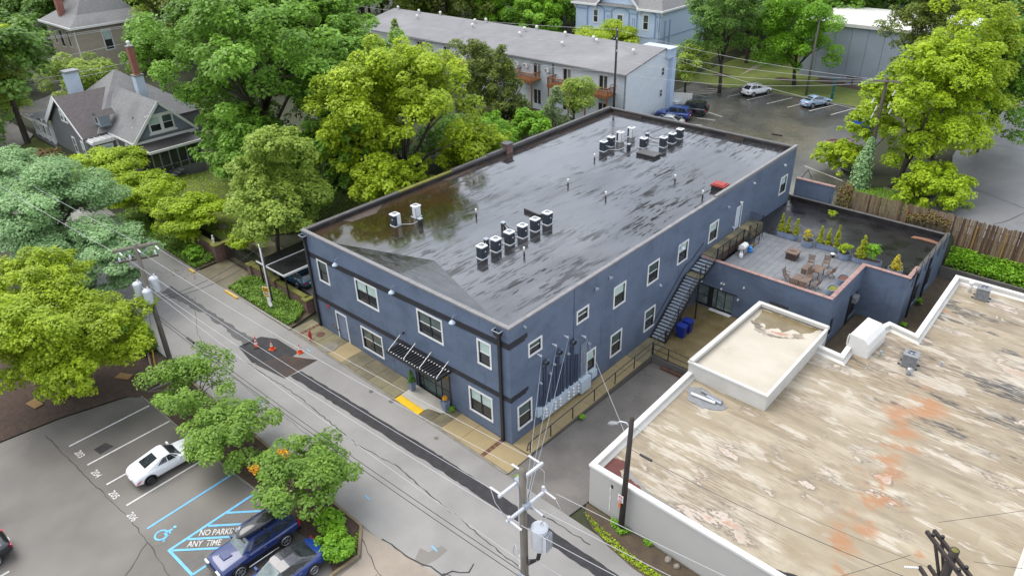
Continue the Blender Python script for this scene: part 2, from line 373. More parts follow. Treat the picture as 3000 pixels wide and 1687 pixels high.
# ------------------------------------------------------------------ materials with a structure of their own
class NB:
    def __init__(s, name):
        s.m = bpy.data.materials.new(name); s.m.use_nodes = True; s.nt = s.m.node_tree; s.N = s.nt.nodes; s.L = s.nt.links
        s.b = s.N['Principled BSDF']; s.geo = s.N.new('ShaderNodeNewGeometry'); s.P = s.geo.outputs['Position']; M[name] = s.m
        sp = s.N.new('ShaderNodeSeparateXYZ'); s.L.new(s.P, sp.inputs[0]); s.X, s.Y, s.Z = sp.outputs
    def put(s, sock, v):
        if isinstance(v, (int, float)): sock.default_value = v
        elif isinstance(v, tuple): sock.default_value = (*v, 1) if len(v) == 3 and len(sock.default_value) == 4 else v
        else: s.L.new(v, sock)
    def math(s, op, a, b=0.0, c=None, clamp=False):
        n = s.N.new('ShaderNodeMath'); n.operation = op; n.use_clamp = clamp; s.put(n.inputs[0], a); s.put(n.inputs[1], b)
        if c is not None: s.put(n.inputs[2], c)
        return n.outputs[0]
    def vec(s, x, y, z):
        n = s.N.new('ShaderNodeCombineXYZ'); s.put(n.inputs[0], x); s.put(n.inputs[1], y); s.put(n.inputs[2], z); return n.outputs[0]
    def map(s, st, v=None, loc=(0, 0, 0)):
        n = s.N.new('ShaderNodeMapping'); n.inputs['Scale'].default_value = st; n.inputs['Location'].default_value = loc; s.L.new(v or s.P, n.inputs['Vector']); return n.outputs[0]
    def noise(s, sc, st=(1, 1, 1), d=4.0, r=0.6, loc=(0, 0, 0), v=None, dist=0.0):
        n = s.N.new('ShaderNodeTexNoise'); n.inputs['Scale'].default_value = sc; n.inputs['Detail'].default_value = d; n.inputs['Roughness'].default_value = r; n.inputs['Distortion'].default_value = dist
        s.L.new(s.map(st, v, loc), n.inputs['Vector']); return n.outputs['Fac']
    def white(s, v):
        n = s.N.new('ShaderNodeTexWhiteNoise'); s.L.new(v, n.inputs['Vector']); return n.outputs['Value']
    def rng(s, v, a, b, c=0.0, d=1.0):
        n = s.N.new('ShaderNodeMapRange'); n.interpolation_type = 'SMOOTHSTEP'; s.put(n.inputs['Value'], v); n.inputs['From Min'].default_value = a; n.inputs['From Max'].default_value = b
        n.inputs['To Min'].default_value = c; n.inputs['To Max'].default_value = d; return n.outputs['Result']
    def mix(s, f, a, b):
        n = s.N.new('ShaderNodeMix'); n.data_type = 'RGBA'; s.put(n.inputs[0], f); s.put(n.inputs[6], a); s.put(n.inputs[7], b); return n.outputs[2]
    def bump(s, h, st=0.3, dist=0.03):
        n = s.N.new('ShaderNodeBump'); n.inputs['Strength'].default_value = st; n.inputs['Distance'].default_value = dist; s.L.new(h, n.inputs['Height']); s.L.new(n.outputs[0], s.b.inputs['Normal'])
    def set(s, col=None, rough=None, ior=None, spec=None):
        if col is not None: s.put(s.b.inputs['Base Color'], col)
        if rough is not None: s.put(s.b.inputs['Roughness'], rough)
        if ior is not None: s.put(s.b.inputs['IOR'], ior)
        if spec is not None: s.b.inputs['Specular IOR Level'].default_value = spec
        return s.m

def brick_mat(name, cols, mortar, bw=.215, bh=.078, var=.6, rough=.6, streak=0.0, streak_col=(.03, .035, .05), relief=.5):
    n = NB(name); u = n.math('ADD', n.X, n.Y); v = n.vec(u, n.Z, 0.0)
    t = n.N.new('ShaderNodeTexBrick'); t.inputs['Scale'].default_value = 1.0; t.inputs['Brick Width'].default_value = bw; t.inputs['Row Height'].default_value = bh
    t.inputs['Mortar Size'].default_value = .007; t.inputs['Mortar Smooth'].default_value = .4; t.inputs['Bias'].default_value = 0.0
    t.inputs['Color1'].default_value = (*cols[0], 1); t.inputs['Color2'].default_value = (*cols[1], 1); t.inputs['Mortar'].default_value = (*mortar, 1)
    n.L.new(v, t.inputs['Vector']); col = t.outputs['Color']
    col = n.mix(n.math('MULTIPLY', n.rng(n.noise(.5, (1, 1, 1.6), 6), .42, .72), var), col, cols[2])
    if streak:
        sv = n.vec(n.math('MULTIPLY', u, 3.2), n.math('MULTIPLY', n.Z, .16), 0.0)
        s1 = n.rng(n.noise(1.0, (1, 1, 1), 6, .65, v=sv), .55, .75)
        s2 = n.rng(n.noise(.22, (1, 1, 1), 3), .42, .62)
        col = n.mix(n.math('MULTIPLY', n.math('MULTIPLY', s1, s2), streak), col, streak_col)
        sv2 = n.vec(n.math('MULTIPLY', u, 9.0), n.math('MULTIPLY', n.Z, .5), 4.0)
        s3 = n.math('MULTIPLY', n.rng(n.noise(1.0, (1, 1, 1), 3, .5, v=sv2), .62, .78), .35)
        col = n.mix(n.math('MULTIPLY', s3, n.rng(n.noise(.4, (1, 1, 1), 3, loc=(9, 3, 1)), .45, .6)), col, tuple(min(1, c*1.9) for c in cols[0]))
    n.bump(n.math('ADD', n.math('MULTIPLY', t.outputs['Fac'], -1.0), n.math('MULTIPLY', n.noise(25, (1, 1, 1), 3), .5)), relief, .02)
    return n.set(col, rough)
brick_mat('navy_brick', ((.122, .163, .238), (.140, .183, .262), (.085, .116, .176)), (.104, .142, .212), var=.85, relief=.8, streak=.95)
brick_mat('red_brick', ((.20, .085, .065), (.12, .06, .05), (.26, .17, .15)), (.27, .23, .20), var=.75, relief=.8)
brick_mat('chimney_brick', ((.30, .085, .05), (.22, .07, .045), (.34, .13, .09)), (.3, .22, .18), relief=.5)
brick_mat('pale_brick', ((.50, .61, .76), (.52, .63, .78), (.42, .53, .68)), (.47, .58, .72), var=.4, relief=.3)
brick_mat('grey_block', ((.16, .15, .135), (.13, .122, .11), (.075, .07, .06)), (.1, .095, .085), bw=.4, bh=.2, relief=.5)

def siding_mat(name, c1, c2, period=.13):
    n = NB(name); w = n.math('FRACT', n.math('DIVIDE', n.Z, period)); n.bump(w, .5, .03)
    n.set(n.mix(n.rng(n.noise(.8, (1, 1, 1.5), 5), .35, .7), c1, c2), .65)
siding_mat('clapboard_grey', (.155, .158, .16), (.125, .128, .13))
siding_mat('clapboard_white', (.74, .79, .84), (.67, .73, .79), .11)
siding_mat('clapboard_tan', (.46, .40, .315), (.40, .345, .27), .12)

def roof_mat():
    """black bitumen membrane after rain: a film of water in streaks along the sheets, a pond with silt and algae in the low corner"""
    n = NB('wet_membrane')
    sheet = n.math('DIVIDE', n.X, .92)
    cell = n.vec(n.math('FLOOR', sheet), n.math('FLOOR', n.math('DIVIDE', n.Y, 8.5)), 0.0)
    rv = n.white(cell)
    base = n.mix(n.rng(n.noise(.7, (1.6, .35, 1), 7), .35, .7), (.010, .010, .012), (.030, .031, .035))
    base = n.mix(n.math('MULTIPLY', rv, .35), base, (.062, .062, .066))
    # silt: densest in the low left front corner, edges broken up
    dx = n.rng(n.X, -15.5, -8.0, 1.0, 0.0); dy = n.rng(n.Y, 9.0, 15.0, 1.0, 0.0); pond = n.math('MULTIPLY', dx, dy)
    silt = n.rng(n.math('ADD', n.math('MULTIPLY', pond, .62), n.math('MULTIPLY', n.noise(.55, (1.2, .6, 1), 8, .65), .75)), .62, 1.02)
    siltc = n.mix(n.rng(n.noise(.45, (1, .6, 1), 5, loc=(3, 8, 0)), .4, .62), (.030, .025, .008), (.040, .025, .010))
    base = n.mix(silt, base, siltc)
    red = n.math('MULTIPLY', n.rng(n.math('ADD', n.X, n.math('MULTIPLY', n.Y, -.1)), -19.0, -15.5, 1.0, 0.0), n.math('MULTIPLY', n.rng(n.Y, 7.5, 10.5), n.rng(n.Y, 17.0, 14.0)))
    base = n.mix(n.math('MULTIPLY', red, n.rng(n.noise(1.1, (1, .7, 1), 6), .38, .6)), base, (.055, .026, .015))
    edge = n.math('MULTIPLY', n.rng(n.math('ADD', n.X, n.math('MULTIPLY', n.noise(.8, (1, 1, 1), 5), 2.4)), -17.2, -16.4, 1.0, 0.0), .8)
    base = n.mix(edge, base, (.06, .04, .028))
    # dry, duller streaks along the sheets
    st = n.noise(1.5, (1.5, .20, 1), 5, .62); st2 = n.noise(3.4, (1.5, .22, 1), 3, .5, loc=(4, 2, 0))
    where = n.rng(n.noise(.16, (1, 1, 1), 3, loc=(1, 5, 0)), .36, .62)
    dry = n.math('MULTIPLY', n.rng(st, .53, .60), n.math('ADD', n.math('MULTIPLY', where, .85), .15))
    dry = n.math('MAXIMUM', dry, n.math('MULTIPLY', n.rng(st2, .575, .63), where))
    dry = n.math('MULTIPLY', dry, n.math('SUBTRACT', 1.0, n.math('MULTIPLY', pond, .97)))
    base = n.mix(n.math('MULTIPLY', dry, .7), base, (.030, .029, .030))
    rough = n.math('ADD', .045, n.math('MULTIPLY', dry, .42))
    rough = n.math('ADD', rough, n.math('MULTIPLY', n.math('SUBTRACT', 1.0, pond), n.rng(n.noise(.9, (1.2, .3, 1), 4), .3, .75, .0, .12)))
    ior = n.math('SUBTRACT', 2.42, n.math('ADD', n.math('MULTIPLY', dry, .8), n.math('ADD', n.math('MULTIPLY', silt, .7), n.math('MULTIPLY', n.rng(n.noise(.11, (1.3, .45, 1), 4, loc=(2, 3, 0)), .42, .62), .55))))
    seam = n.math('MULTIPLY', n.rng(n.math('ABSOLUTE', n.math('SUBTRACT', n.math('FRACT', sheet), .5)), .47, .5), .5)
    h = n.math('ADD', n.math('MULTIPLY', n.noise(1.6, (1.4, .5, 1), 5), n.math('SUBTRACT', 1.0, n.math('MULTIPLY', pond, .96))), n.math('MULTIPLY', seam, n.math('SUBTRACT', 1.0, pond)))
    n.bump(h, .055, .05)
    n.set(base, rough, ior)
roof_mat()

def cream_roof_mat():
    """white roof coating laid in overlapping strips, weathered: soot, rust and flaking along the strips"""
    n = NB('cream_roof')
    strip_ = n.math('DIVIDE', n.Y, .86); cell = n.vec(n.math('FLOOR', n.math('ADD', n.math('DIVIDE', n.X, 6.0), n.math('MULTIPLY', n.white(n.vec(n.math('FLOOR', strip_), 3.0, 0.0)), 6.0))), n.math('FLOOR', strip_), 0.0)
    rv = n.white(cell)
    c = n.mix(n.rng(n.noise(.5, (.45, 1.1, 1), 8, .62), .34, .66), (.425, .36, .255), (.30, .235, .148))
    c = n.mix(n.math('MULTIPLY', n.rng(rv, .35, .9), .65), c, (.29, .232, .145))
    c = n.mix(n.rng(n.noise(.22, (.6, 1, 1), 5, loc=(7, 2, 0)), .50, .66), c, (.50, .44, .34))
    # grey-brown runs along the strips
    runs = n.math('MULTIPLY', n.rng(n.noise(1.1, (.22, 1.9, 1), 6, .6), .49, .64), n.rng(n.noise(.16, (1, 1, 1), 3, loc=(2, 9, 0)), .36, .54))
    c = n.mix(n.math('MULTIPLY', runs, .8), c, (.235, .19, .125))
    # fine ribs, worn through to the dark felt: strongest towards the back right
    rib = n.noise(1.0, (.9, 11.0, 1), 4, .6, loc=(0, 3, 0))
    back = n.math('MULTIPLY', n.rng(n.math('ADD', n.Y, n.math('MULTIPLY', n.X, .35)), 14.0, 22.0), n.rng(n.math('ADD', n.Y, n.math('MULTIPLY', n.X, .2)), 31.0, 26.0))
    worn = n.rng(n.noise(.26, (.7, 1, 1), 6, .65, loc=(5, 1, 0)), .43, .58)
    rb = n.math('MULTIPLY', n.math('MAXIMUM', n.math('MULTIPLY', back, n.rng(worn, 0.0, 1.0, .55, 1.0)), n.math('MULTIPLY', worn, .75)), n.rng(rib, .44, .54))
    c = n.mix(n.math('MULTIPLY', rb, .9), c, (.19, .135, .085))
    blk = n.math('MULTIPLY', n.math('MULTIPLY', n.rng(n.noise(.55, (.45, 1.2, 1), 6, .6, loc=(1, 4, 0)), .555, .60), n.rng(rib, .40, .5)), n.rng(n.math('ADD', n.Y, n.math('MULTIPLY', n.X, .2)), 15.5, 18.0))
    c = n.mix(n.math('MULTIPLY', blk, .9), c, (.045, .042, .042))
    wht = n.math('MULTIPLY', n.rng(n.noise(.7, (.4, 1.4, 1), 6, .6, loc=(8, 8, 0)), .56, .61), n.rng(rib, .42, .5))
    c = n.mix(n.math('MULTIPLY', wht, .6), c, (.60, .545, .46))
    # flaked islands: pale inside, dark rim
    fl = n.noise(.75, (.62, 1.25, 1), 5, .58, loc=(4, 14, 0), dist=.4); few = n.rng(n.noise(.14, (1, 1, 1), 2, loc=(12, 6, 0)), .40, .54)
    fl = n.math('ADD', fl, n.math('MULTIPLY', rib, .10))
    rim = n.math('MULTIPLY', n.math('MULTIPLY', n.rng(fl, .635, .65), n.rng(fl, .685, .66)), few); ins = n.math('MULTIPLY', n.rng(fl, .66, .675), few)
    halo = n.math('MULTIPLY', n.math('MULTIPLY', n.rng(fl, .54, .64), few), .6)
    c = n.mix(halo, c, (.25, .205, .14)); c = n.mix(n.math('MULTIPLY', rim, .8), c, (.16, .125, .095)); c = n.mix(ins, c, (.50, .42, .345))
    core = n.math('MULTIPLY', n.rng(fl, .70, .76), few); c = n.mix(core, c, (.42, .235, .15))
    # rust runs down one line of the roof, front to back, and a few spots
    line = n.math('ABSOLUTE', n.math('SUBTRACT', n.math('SUBTRACT', n.X, n.math('MULTIPLY', n.Y, -.04)), n.math('ADD', 17.3, n.math('MULTIPLY', n.math('SUBTRACT', n.noise(.4, (.3, 1, 1), 4), .5), 5.0))))
    rl = n.math('MULTIPLY', n.rng(line, .05, 1.1, 1.0, 0.0), n.rng(n.math('ADD', n.noise(.8, (.7, 1, 1), 6), n.math('MULTIPLY', rib, .12)), .50, .60))
    rl = n.math('MULTIPLY', rl, n.rng(n.Y, 18.5, 16.5))
    spot = n.math('MULTIPLY', n.rng(n.noise(.42, (.7, 1.1, 1), 4, loc=(21, 3, 0)), .685, .74), .95)
    c = n.mix(n.math('MULTIPLY', n.math('MAXIMUM', rl, spot), n.rng(rib, .3, .6, .55, 1.0)), c, (.36, .17, .07))
    seam = n.rng(n.math('ABSOLUTE', n.math('SUBTRACT', n.math('FRACT', strip_), .5)), .465, .5)
    c = n.mix(n.math('MULTIPLY', seam, .55), c, (.28, .22, .145))
    n.bump(n.math('ADD', n.math('MULTIPLY', seam, .6), n.math('ADD', n.math('MULTIPLY', rib, .5), n.noise(6, (.5, 1, 1), 4))), .22, .03)
    n.set(c, n.rng(n.noise(.6, (.4, 1, 1), 4), .35, .65, .3, .6))
cream_roof_mat()

def shingle_mat(name, c1, c2, c3):
    n = NB(name); u = n.math('ADD', n.X, n.Y); row = n.math('FLOOR', n.math('DIVIDE', n.Z, .085)); cell = n.vec(n.math('FLOOR', n.math('ADD', n.math('DIVIDE', u, .28), n.math('MULTIPLY', row, .5))), row, 0.0)
    c = n.mix(n.white(cell), c1, c2); c = n.mix(n.rng(n.noise(.35, (1, 1, 1), 5), .5, .75), c, c3)
    n.bump(n.math('FRACT', n.math('DIVIDE', n.Z, .085)), .4, .02); n.set(c, .8)
shingle_mat('roof_brown', (.120, .100, .098), (.090, .076, .075), (.135, .118, .112))
shingle_mat('roof_grey', (.215, .21, .205), (.17, .168, .165), (.145, .142, .14))
shingle_mat('gable_shingle', (.20, .235, .285), (.165, .197, .24), (.22, .25, .30))

def leaf_mat(name, dark, light, third=None, trans=.42, rough=.5):
    m = bpy.data.materials.new(name); m.use_nodes = True; nt = m.node_tree; N = nt.nodes; L = nt.links; b = N['Principled BSDF']; out = N['Material Output']
    at = N.new('ShaderNodeAttribute'); at.attribute_name = 'tint'; at.attribute_type = 'GEOMETRY'
    rp = N.new('ShaderNodeValToRGB'); rp.color_ramp.elements[0].color = (*dark, 1); rp.color_ramp.elements[1].color = (*light, 1)
    rp.color_ramp.elements[0].position = .1; rp.color_ramp.elements[1].position = .85
    if third: e = rp.color_ramp.elements.new(.97); e.color = (*third, 1)
    L.new(at.outputs['Fac'], rp.inputs['Fac']); L.new(rp.outputs['Color'], b.inputs['Base Color']); b.inputs['Roughness'].default_value = rough; b.inputs['Specular IOR Level'].default_value = .35
    tr = N.new('ShaderNodeBsdfTranslucent'); L.new(rp.outputs['Color'], tr.inputs['Color']); mx = N.new('ShaderNodeMixShader'); mx.inputs[0].default_value = trans
    L.new(b.outputs[0], mx.inputs[1]); L.new(tr.outputs[0], mx.inputs[2]); L.new(mx.outputs[0], out.inputs['Surface']); M[name] = m
leaf_mat('leaf_green', (0.10, 0.21, 0.025), (0.27, 0.48, 0.055), (0.36, 0.53, 0.08))
leaf_mat('leaf_deep', (0.075, 0.16, 0.025), (0.20, 0.35, 0.06))
leaf_mat('leaf_yellow', (0.19, 0.27, 0.012), (0.47, 0.6, 0.03), (0.56, 0.62, 0.05))
leaf_mat('leaf_mid', (0.17, 0.26, 0.035), (0.41, 0.53, 0.085), (0.48, 0.56, 0.12))
leaf_mat('leaf_blue', (0.17, 0.30, 0.12), (0.39, 0.58, 0.26), (0.47, 0.62, 0.33))
leaf_mat('leaf_lime', (0.22, 0.33, 0.012), (0.48, 0.62, 0.03), (0.55, 0.62, 0.04))
leaf_mat('leaf_olive', (0.08, 0.12, 0.02), (0.24, 0.30, 0.05), (0.33, 0.29, 0.08))
leaf_mat('leaf_street', (0.1, 0.2, 0.025), (0.27, 0.43, 0.06), (0.37, 0.5, 0.08))
leaf_mat('leaf_bright', (0.11, 0.26, 0.015), (0.3, 0.55, 0.035), (0.38, 0.6, 0.05))
leaf_mat('leaf_cedar', (0.13, 0.19, 0.07), (0.32, 0.42, 0.17))
leaf_mat('leaf_gold', (.42, .36, .03), (.62, .52, .05), (.65, .40, .07))
leaf_mat('leaf_arbor', (0.2, 0.23, 0.012), (0.48, 0.52, 0.03), (0.55, 0.46, 0.04))
leaf_mat('leaf_rust', (0.13, 0.085, 0.03), (0.25, 0.18, 0.06), (0.2, 0.26, 0.05))
leaf_mat('leaf_orange', (.70, .33, .02), (.85, .48, .05))
leaf_mat('leaf_hedge', (0.08, 0.18, 0.015), (0.2, 0.36, 0.03))

def paint(name, c, flake=.0, rough=.22):
    m = mat(name, c, tuple(x*1.12 + .004 for x in c), rough, 40, 2, coat=.9, spec=.5); return m
paint('paint_white_car', (.76, .77, .79)); paint('paint_blue_suv', (.014, .030, .125)); paint('paint_blue_sedan', (.010, .040, .21)); paint('paint_black_car', (.010, .012, .016))
paint('paint_teal_car', (.035, .095, .145)); paint('paint_sky_car', (.28, .40, .55)); paint('paint_blue_wagon', (.02, .06, .26)); paint('paint_silver_car', (.42, .44, .42)); paint('paint_maroon_car', (.12, .008, .018)); paint('paint_red_car', (.22, .01, .018))

# bright exposure for a dull day: everything but the leaves is a shade darker than first mixed
for k_, m_ in M.items():
    if k_.startswith('leaf_'): continue
    for n_ in m_.node_tree.nodes:
        if n_.bl_idname == 'ShaderNodeMix': S_ = [n_.inputs[6], n_.inputs[7]]
        elif n_.bl_idname == 'ShaderNodeTexBrick': S_ = [n_.inputs['Color1'], n_.inputs['Color2'], n_.inputs['Mortar']]
        elif n_.bl_idname == 'ShaderNodeBsdfPrincipled': S_ = [n_.inputs['Base Color']]
        else: S_ = []
        for i_ in S_:
            if not i_.is_linked: v_ = i_.default_value; i_.default_value = (v_[0]*.81, v_[1]*.81, v_[2]*.81, 1)
# ------------------------------------------------------------------ ground, streets, pavements
def terrain():
    xs = sorted(set(list(np.arange(-210, -60, 6.0)) + list(np.arange(-60, 40, 1.0)) + list(np.arange(40, 80, 8.0)) + [-20.0, -20.3, -20.6, .6, .8, 1.2, 12.5, 12.65, 12.8]))
    ys = sorted(set(list(np.arange(-60, -12, 4.0)) + list(np.arange(-12, 48, 1.0)) + list(np.arange(48, 240, 8.0)) + [1.2, 1.4, .5, 36.05, 36.15, 36.4, 36.8, 37.2, 37.55, 37.65, 37.75]))
    mb = MB(); nx, ny = len(xs), len(ys); XX, YY = np.meshgrid(xs, ys, indexing='ij'); ZZ = g(XX, YY) - .07
    mb.v = [(float(a), float(b), float(c)) for a, b, c in zip(XX.ravel(), YY.ravel(), ZZ.ravel())]
    mb.f = [(i*ny+j, (i+1)*ny+j, (i+1)*ny+j+1, i*ny+j+1) for i in range(nx-1) for j in range(ny-1)]
    return struct('ground', mb, 'earth')
terrain()
road = struct('road', drape([(-100, -9.3), (60, -9.3), (60, -1.9), (-100, -1.9)], 0.0, 2.0), 'road')
# far cross street beyond the gabled house
struct('side_street', drape(strip([(-70, -13), (-84.5, 1), (-101, 16.2), (-128, 41)], 7.5), 0.05, 3.0), 'lot')
# trench patch: fresh asphalt down the street, with torn edges
def ragged(a, b, wob=.05, step=.35):
    return [(x, y + random.uniform(-wob, wob)) for x, y in dense([a, b], step)]
tp = ragged((-15.0, -4.05), (-2.3, -3.30), .04) + ragged((-2.3, -3.30), (3.0, -3.2), .03) + ragged((3.0, -3.2), (24, -3.0), .03) + ragged((24, -3.75), (9.0, -3.85), .04) + ragged((9, -3.85), (-.4, -4.05), .04) + ragged((-.4, -4.05), (-9.2, -4.52), .05) + ragged((-9.2, -4.52), (-15.1, -4.85), .05)
struct('asphalt_strip', drape(tp, .007, 1.5), 'fresh_asphalt')
tp2 = ragged((-32.0, -4.6), (-20.3, -4.2), .08) + ragged((-20.3, -4.98), (-26.1, -4.85), .12) + ragged((-26.1, -4.85), (-31.5, -5.6), .12)
struct('asphalt_strip', drape(tp2, .007, 1.5), 'old_patch')
struct('asphalt_patch', drape([(-20.5, -3.7), (-19.4, -3.1), (-16.9, -3.0), (-16.6, -4.5), (-18.2, -5.75), (-20.6, -5.4)], .007, 1.5), 'fresh_asphalt')
tag(drape([(-17.3, -3.85), (-15.2, -2.65), (-15.15, -5.25), (-18.0, -5.7)], .012, 1.5, th=.025).build('steel_plate', 'steel_plate'), 'rust brown steel road plate lying on the street beside the traffic cones', 'road plate')
for nm, pts, w in (('road_crack', [(-19, -6.0), (-13.2, -5.67), (-6.8, -5.9), (-3.76, -5.46), (.8, -5.73), (5.3, -5.9), (14, -6.2)], .05),
                   ('road_crack', [(-.4, -9.17), (1.5, -9.05), (2.6, -8.7), (4.5, -8.5), (9, -8.9)], .07), ('road_crack', [(3.2, -9.0), (3.6, -8.2), (4.2, -7.7), (4.0, -7.2)], .06), ('road_crack', [(3.3, -8.5), (4.4, -8.4), (4.9, -8.6)], .06),
                   ('road_crack', [(-29, -4.2), (-24, -6.6), (-18, -7.4), (-9, -7.3)], .025), ('road_crack', [(3.0, -2.0), (3.7, -2.8), (5.2, -2.7), (7.5, -2.6)], .06)):
    struct(nm, drape(strip(dense(pts, .3, .05), w, w*.3), .006, 2.0), 'tar')
struct('road_stain', drape([(1.7, -8.9), (2.3, -9.0), (2.5, -8.2), (2.5, -7.5), (2.1, -7.5), (1.9, -8.2), (1.4, -8.3)], .006, 1), 'lot')
for x, y in ((-9.4, -8.1), (-3.1, -8.0), (1.95, -7.86), (-16.6, -2.4), (-21.3, -7.6), (-14.2, -7.5)):
    struct('survey_mark', drape(strip([(x-.22, y+.02), (x+.22, y-.02)], .07), .008, 1), 'paint_blue')
for x, y, r in ((-8.2, -2.1, .17), (-9.9, -2.35, .14), (-3.7, -2.5, .13)):
    tag(MB().lathe([(r, 0), (r, .02), (r*.8, .02), (r*.78, .012)], (x, y, gz(x, y)-.005), 14).build('valve_cover', 'alley'), 'small iron valve cover set in the street at x %d' % 0 if False else {-8.2: 'round iron valve cover in the street close to the yellow pad', -9.9: 'iron valve cover in the street left of the yellow pad', -3.7: 'iron valve cover in the street beside the tan pavement slabs'}[x], 'valve cover')

# pavement in front of the long blue building: kerb and single slabs
kerb('kerb', [(-19.6, -1.86), (1.3, -1.86)], .16, .03, 'kerb')
kerb('kerb', [(-40, -2.2), (-32.6, -2.25)], .16, .12, 'kerb'); kerb('kerb', [(-28.2, -2.0), (-19.6, -1.86)], .16, .10, 'kerb')
kerb('yellow_kerb', [(-28.0, -2.19), (-26.3, -2.15)], .17, .13, 'paint_yellow'); kerb('yellow_kerb', [(-33.3, -2.42), (-32.5, -2.42)], .17, .12, 'paint_yellow')
side = struct('sidewalk', drape([(-19.6, -1.8), (1.35, -1.8), (1.35, -.0), (-19.6, -.0)], -.01, 2.0), 'soil')
edges = [-19.6, -18.75, -18.5, -17.9, -16.9, -15.3, -13.75, -12.3, -10.9, -9.6, -8.25, -5.0, -4.1, -2.55, -.82, -.56, 1.32]
smat = ['walk_c', None, 'walk_a', 'walk_a', 'walk_a', 'walk_b', 'walk_c', 'walk_c', 'walk_a', 'walk_a', None, 'walk_c', 'walk_b', 'walk_b', None, 'walk_b']
def slab(x0, y0, x1, y1, m, parent, name='slab', top=.045, gap=.012, th=.07):
    mb = MB(); P = [(x0+gap, y0+gap), (x1-gap, y0+gap), (x1-gap, y1-gap), (x0+gap, y1-gap)]; zz = [gz(*p) for p in P]
    vs = [(p[0], p[1], z+top-th) for p, z in zip(P, zz)] + [(p[0], p[1], z+top+random.uniform(-.004, .004)) for p, z in zip(P, zz)]
    mb.add(vs, [(3,2,1,0), (4,5,6,7), (0,1,5,4), (1,2,6,5), (2,3,7,6), (3,0,4,7)]); return mb.build(name, m, parent)
for i in range(len(edges)-1):
    if smat[i]:
        if edges[i+1] - edges[i] > 1.5 and smat[i] == 'walk_c' or i in (7, 8, 9):
            slab(edges[i], -1.78, edges[i+1], -.95, smat[i], side); slab(edges[i], -.95, edges[i+1], -.02, smat[i if i != 8 else 7], side)
        else: slab(edges[i], -1.78, edges[i+1], -.02, smat[i], side)
slab(1.32, -1.78, 1.36, -.0, 'kerb', side, 'edge')
# brick bands across the pavement
for x0, x1 in ((-18.75, -18.5), (-.82, -.56)):
    for k in range(16): slab(x0, -1.78+k*.11, x1, -1.78+(k+1)*.11, 'rust' if k % 3 else 'rust_light', side, 'brick', .043 if k % 2 else .036, .006)
# pale entrance slab with a scalloped edge, and the yellow tactile pad
pts = [(-8.2, -.02), (-8.22, -.75), (-8.2, -1.33), (-6.0, -1.34), (-5.95, -1.1), (-5.5, -.95), (-5.05, -.85), (-4.8, -.4), (-4.75, -.02)]
drape(pts, .055, .6, th=.06).build('entrance_slab', 'porch_slab', side)
slab(-8.25, -1.78, -8.2, -1.33, 'walk_c', side); slab(-5.95, -1.78, -5.0, -1.0, 'walk_c', side); slab(-5.0, -.9, -4.7, -.02, 'walk_c', side, top=.04)
mb = drape([(-8.16, -1.86), (-5.98, -1.88), (-6.0, -1.36), (-8.16, -1.35)], .062, .6, th=.07)
tp_ = mb.build('tactile_pad', 'tactile'); tag(tp_, 'bright yellow tactile pad in the pavement in front of the glass entrance', 'tactile pad')
mb = MB()
for i in range(22):
    for j in range(5):
        x, y = -8.1 + i*.099, -1.82 + j*.105; mb.lathe([(.026, 0), (.018, .012)], (x, y, gz(x, y)+.062), 6)
mb.build('bump', 'tactile', tp_, kind='stuff')
# manhole covers
mb = MB().lathe([(.56, 0), (.56, .012), (.50, .016), (.0, .016)], (-15.75, -1.27, gz(-15.75, -1.27)+.046), 28, False)
tag(mb.build('manhole_cover', 'kerb'), 'large round pale manhole cover in the pavement right of the hydrant', 'manhole cover')
mb = MB().lathe([(.33, 0), (.33, .01), (.29, .012), (.0, .012)], (-17.5, -.78, gz(-17.5, -.78)+.046), 22, False)
tag(mb.build('manhole_cover', 'rust'), 'rusty brown manhole cover in the pavement below the grey door', 'manhole cover')

# ramped walk along the right flank with its low wall, alley, court
walk = struct('side_walk', MB().box(.0, -.0, -.9, 1.32, 14.2, .02), 'grey_block')
n = 10
for k in range(n): MB().box(.02, .02+k*1.42, .021, 1.31, .02+(k+1)*1.42-.02, .085 + (k % 3)*.003).build('slab', 'walk_b' if k < 8 else 'walk_a', walk)
MB().prism([(1.36, -1.8), (1.36, -.0), (-.5, -.0), (-.5, -.02), (1.34, -.02)], .0, .01)
struct('alley', drape([(1.36, -1.9), (5.6, -1.9), (5.75, -.6), (5.8, 2), (6.0, 9), (6.1, 12.5), (1.36, 12.6)], .004, 1.0), 'alley')
struct('court', MB().prism([(1.32, 12.7), (6.4, 12.7), (6.5, 20.4), (0.0, 20.4), (0.0, 14.2), (1.32, 14.2)], -1.0, .02), 'court')
tag(MB().box(1.33, 12.5, -.9, 6.0, 12.68, .06).build('retaining_wall', 'grey_block'), 'low stained block wall holding the court above the alley', 'wall')
tag(MB().box(2.2, 12.2, -.52, 4.3, 12.42, -.34).build('loose_plank', 'rust'), 'rusty plank lying at the foot of the low alley wall', 'plank')
struct('passage', drape([(9.5, 15.0), (14.9, 15.0), (14.9, 36.0), (12.5, 36.0), (12.5, 26.5), (9.7, 26.5)], .01, 2.0), 'soil')

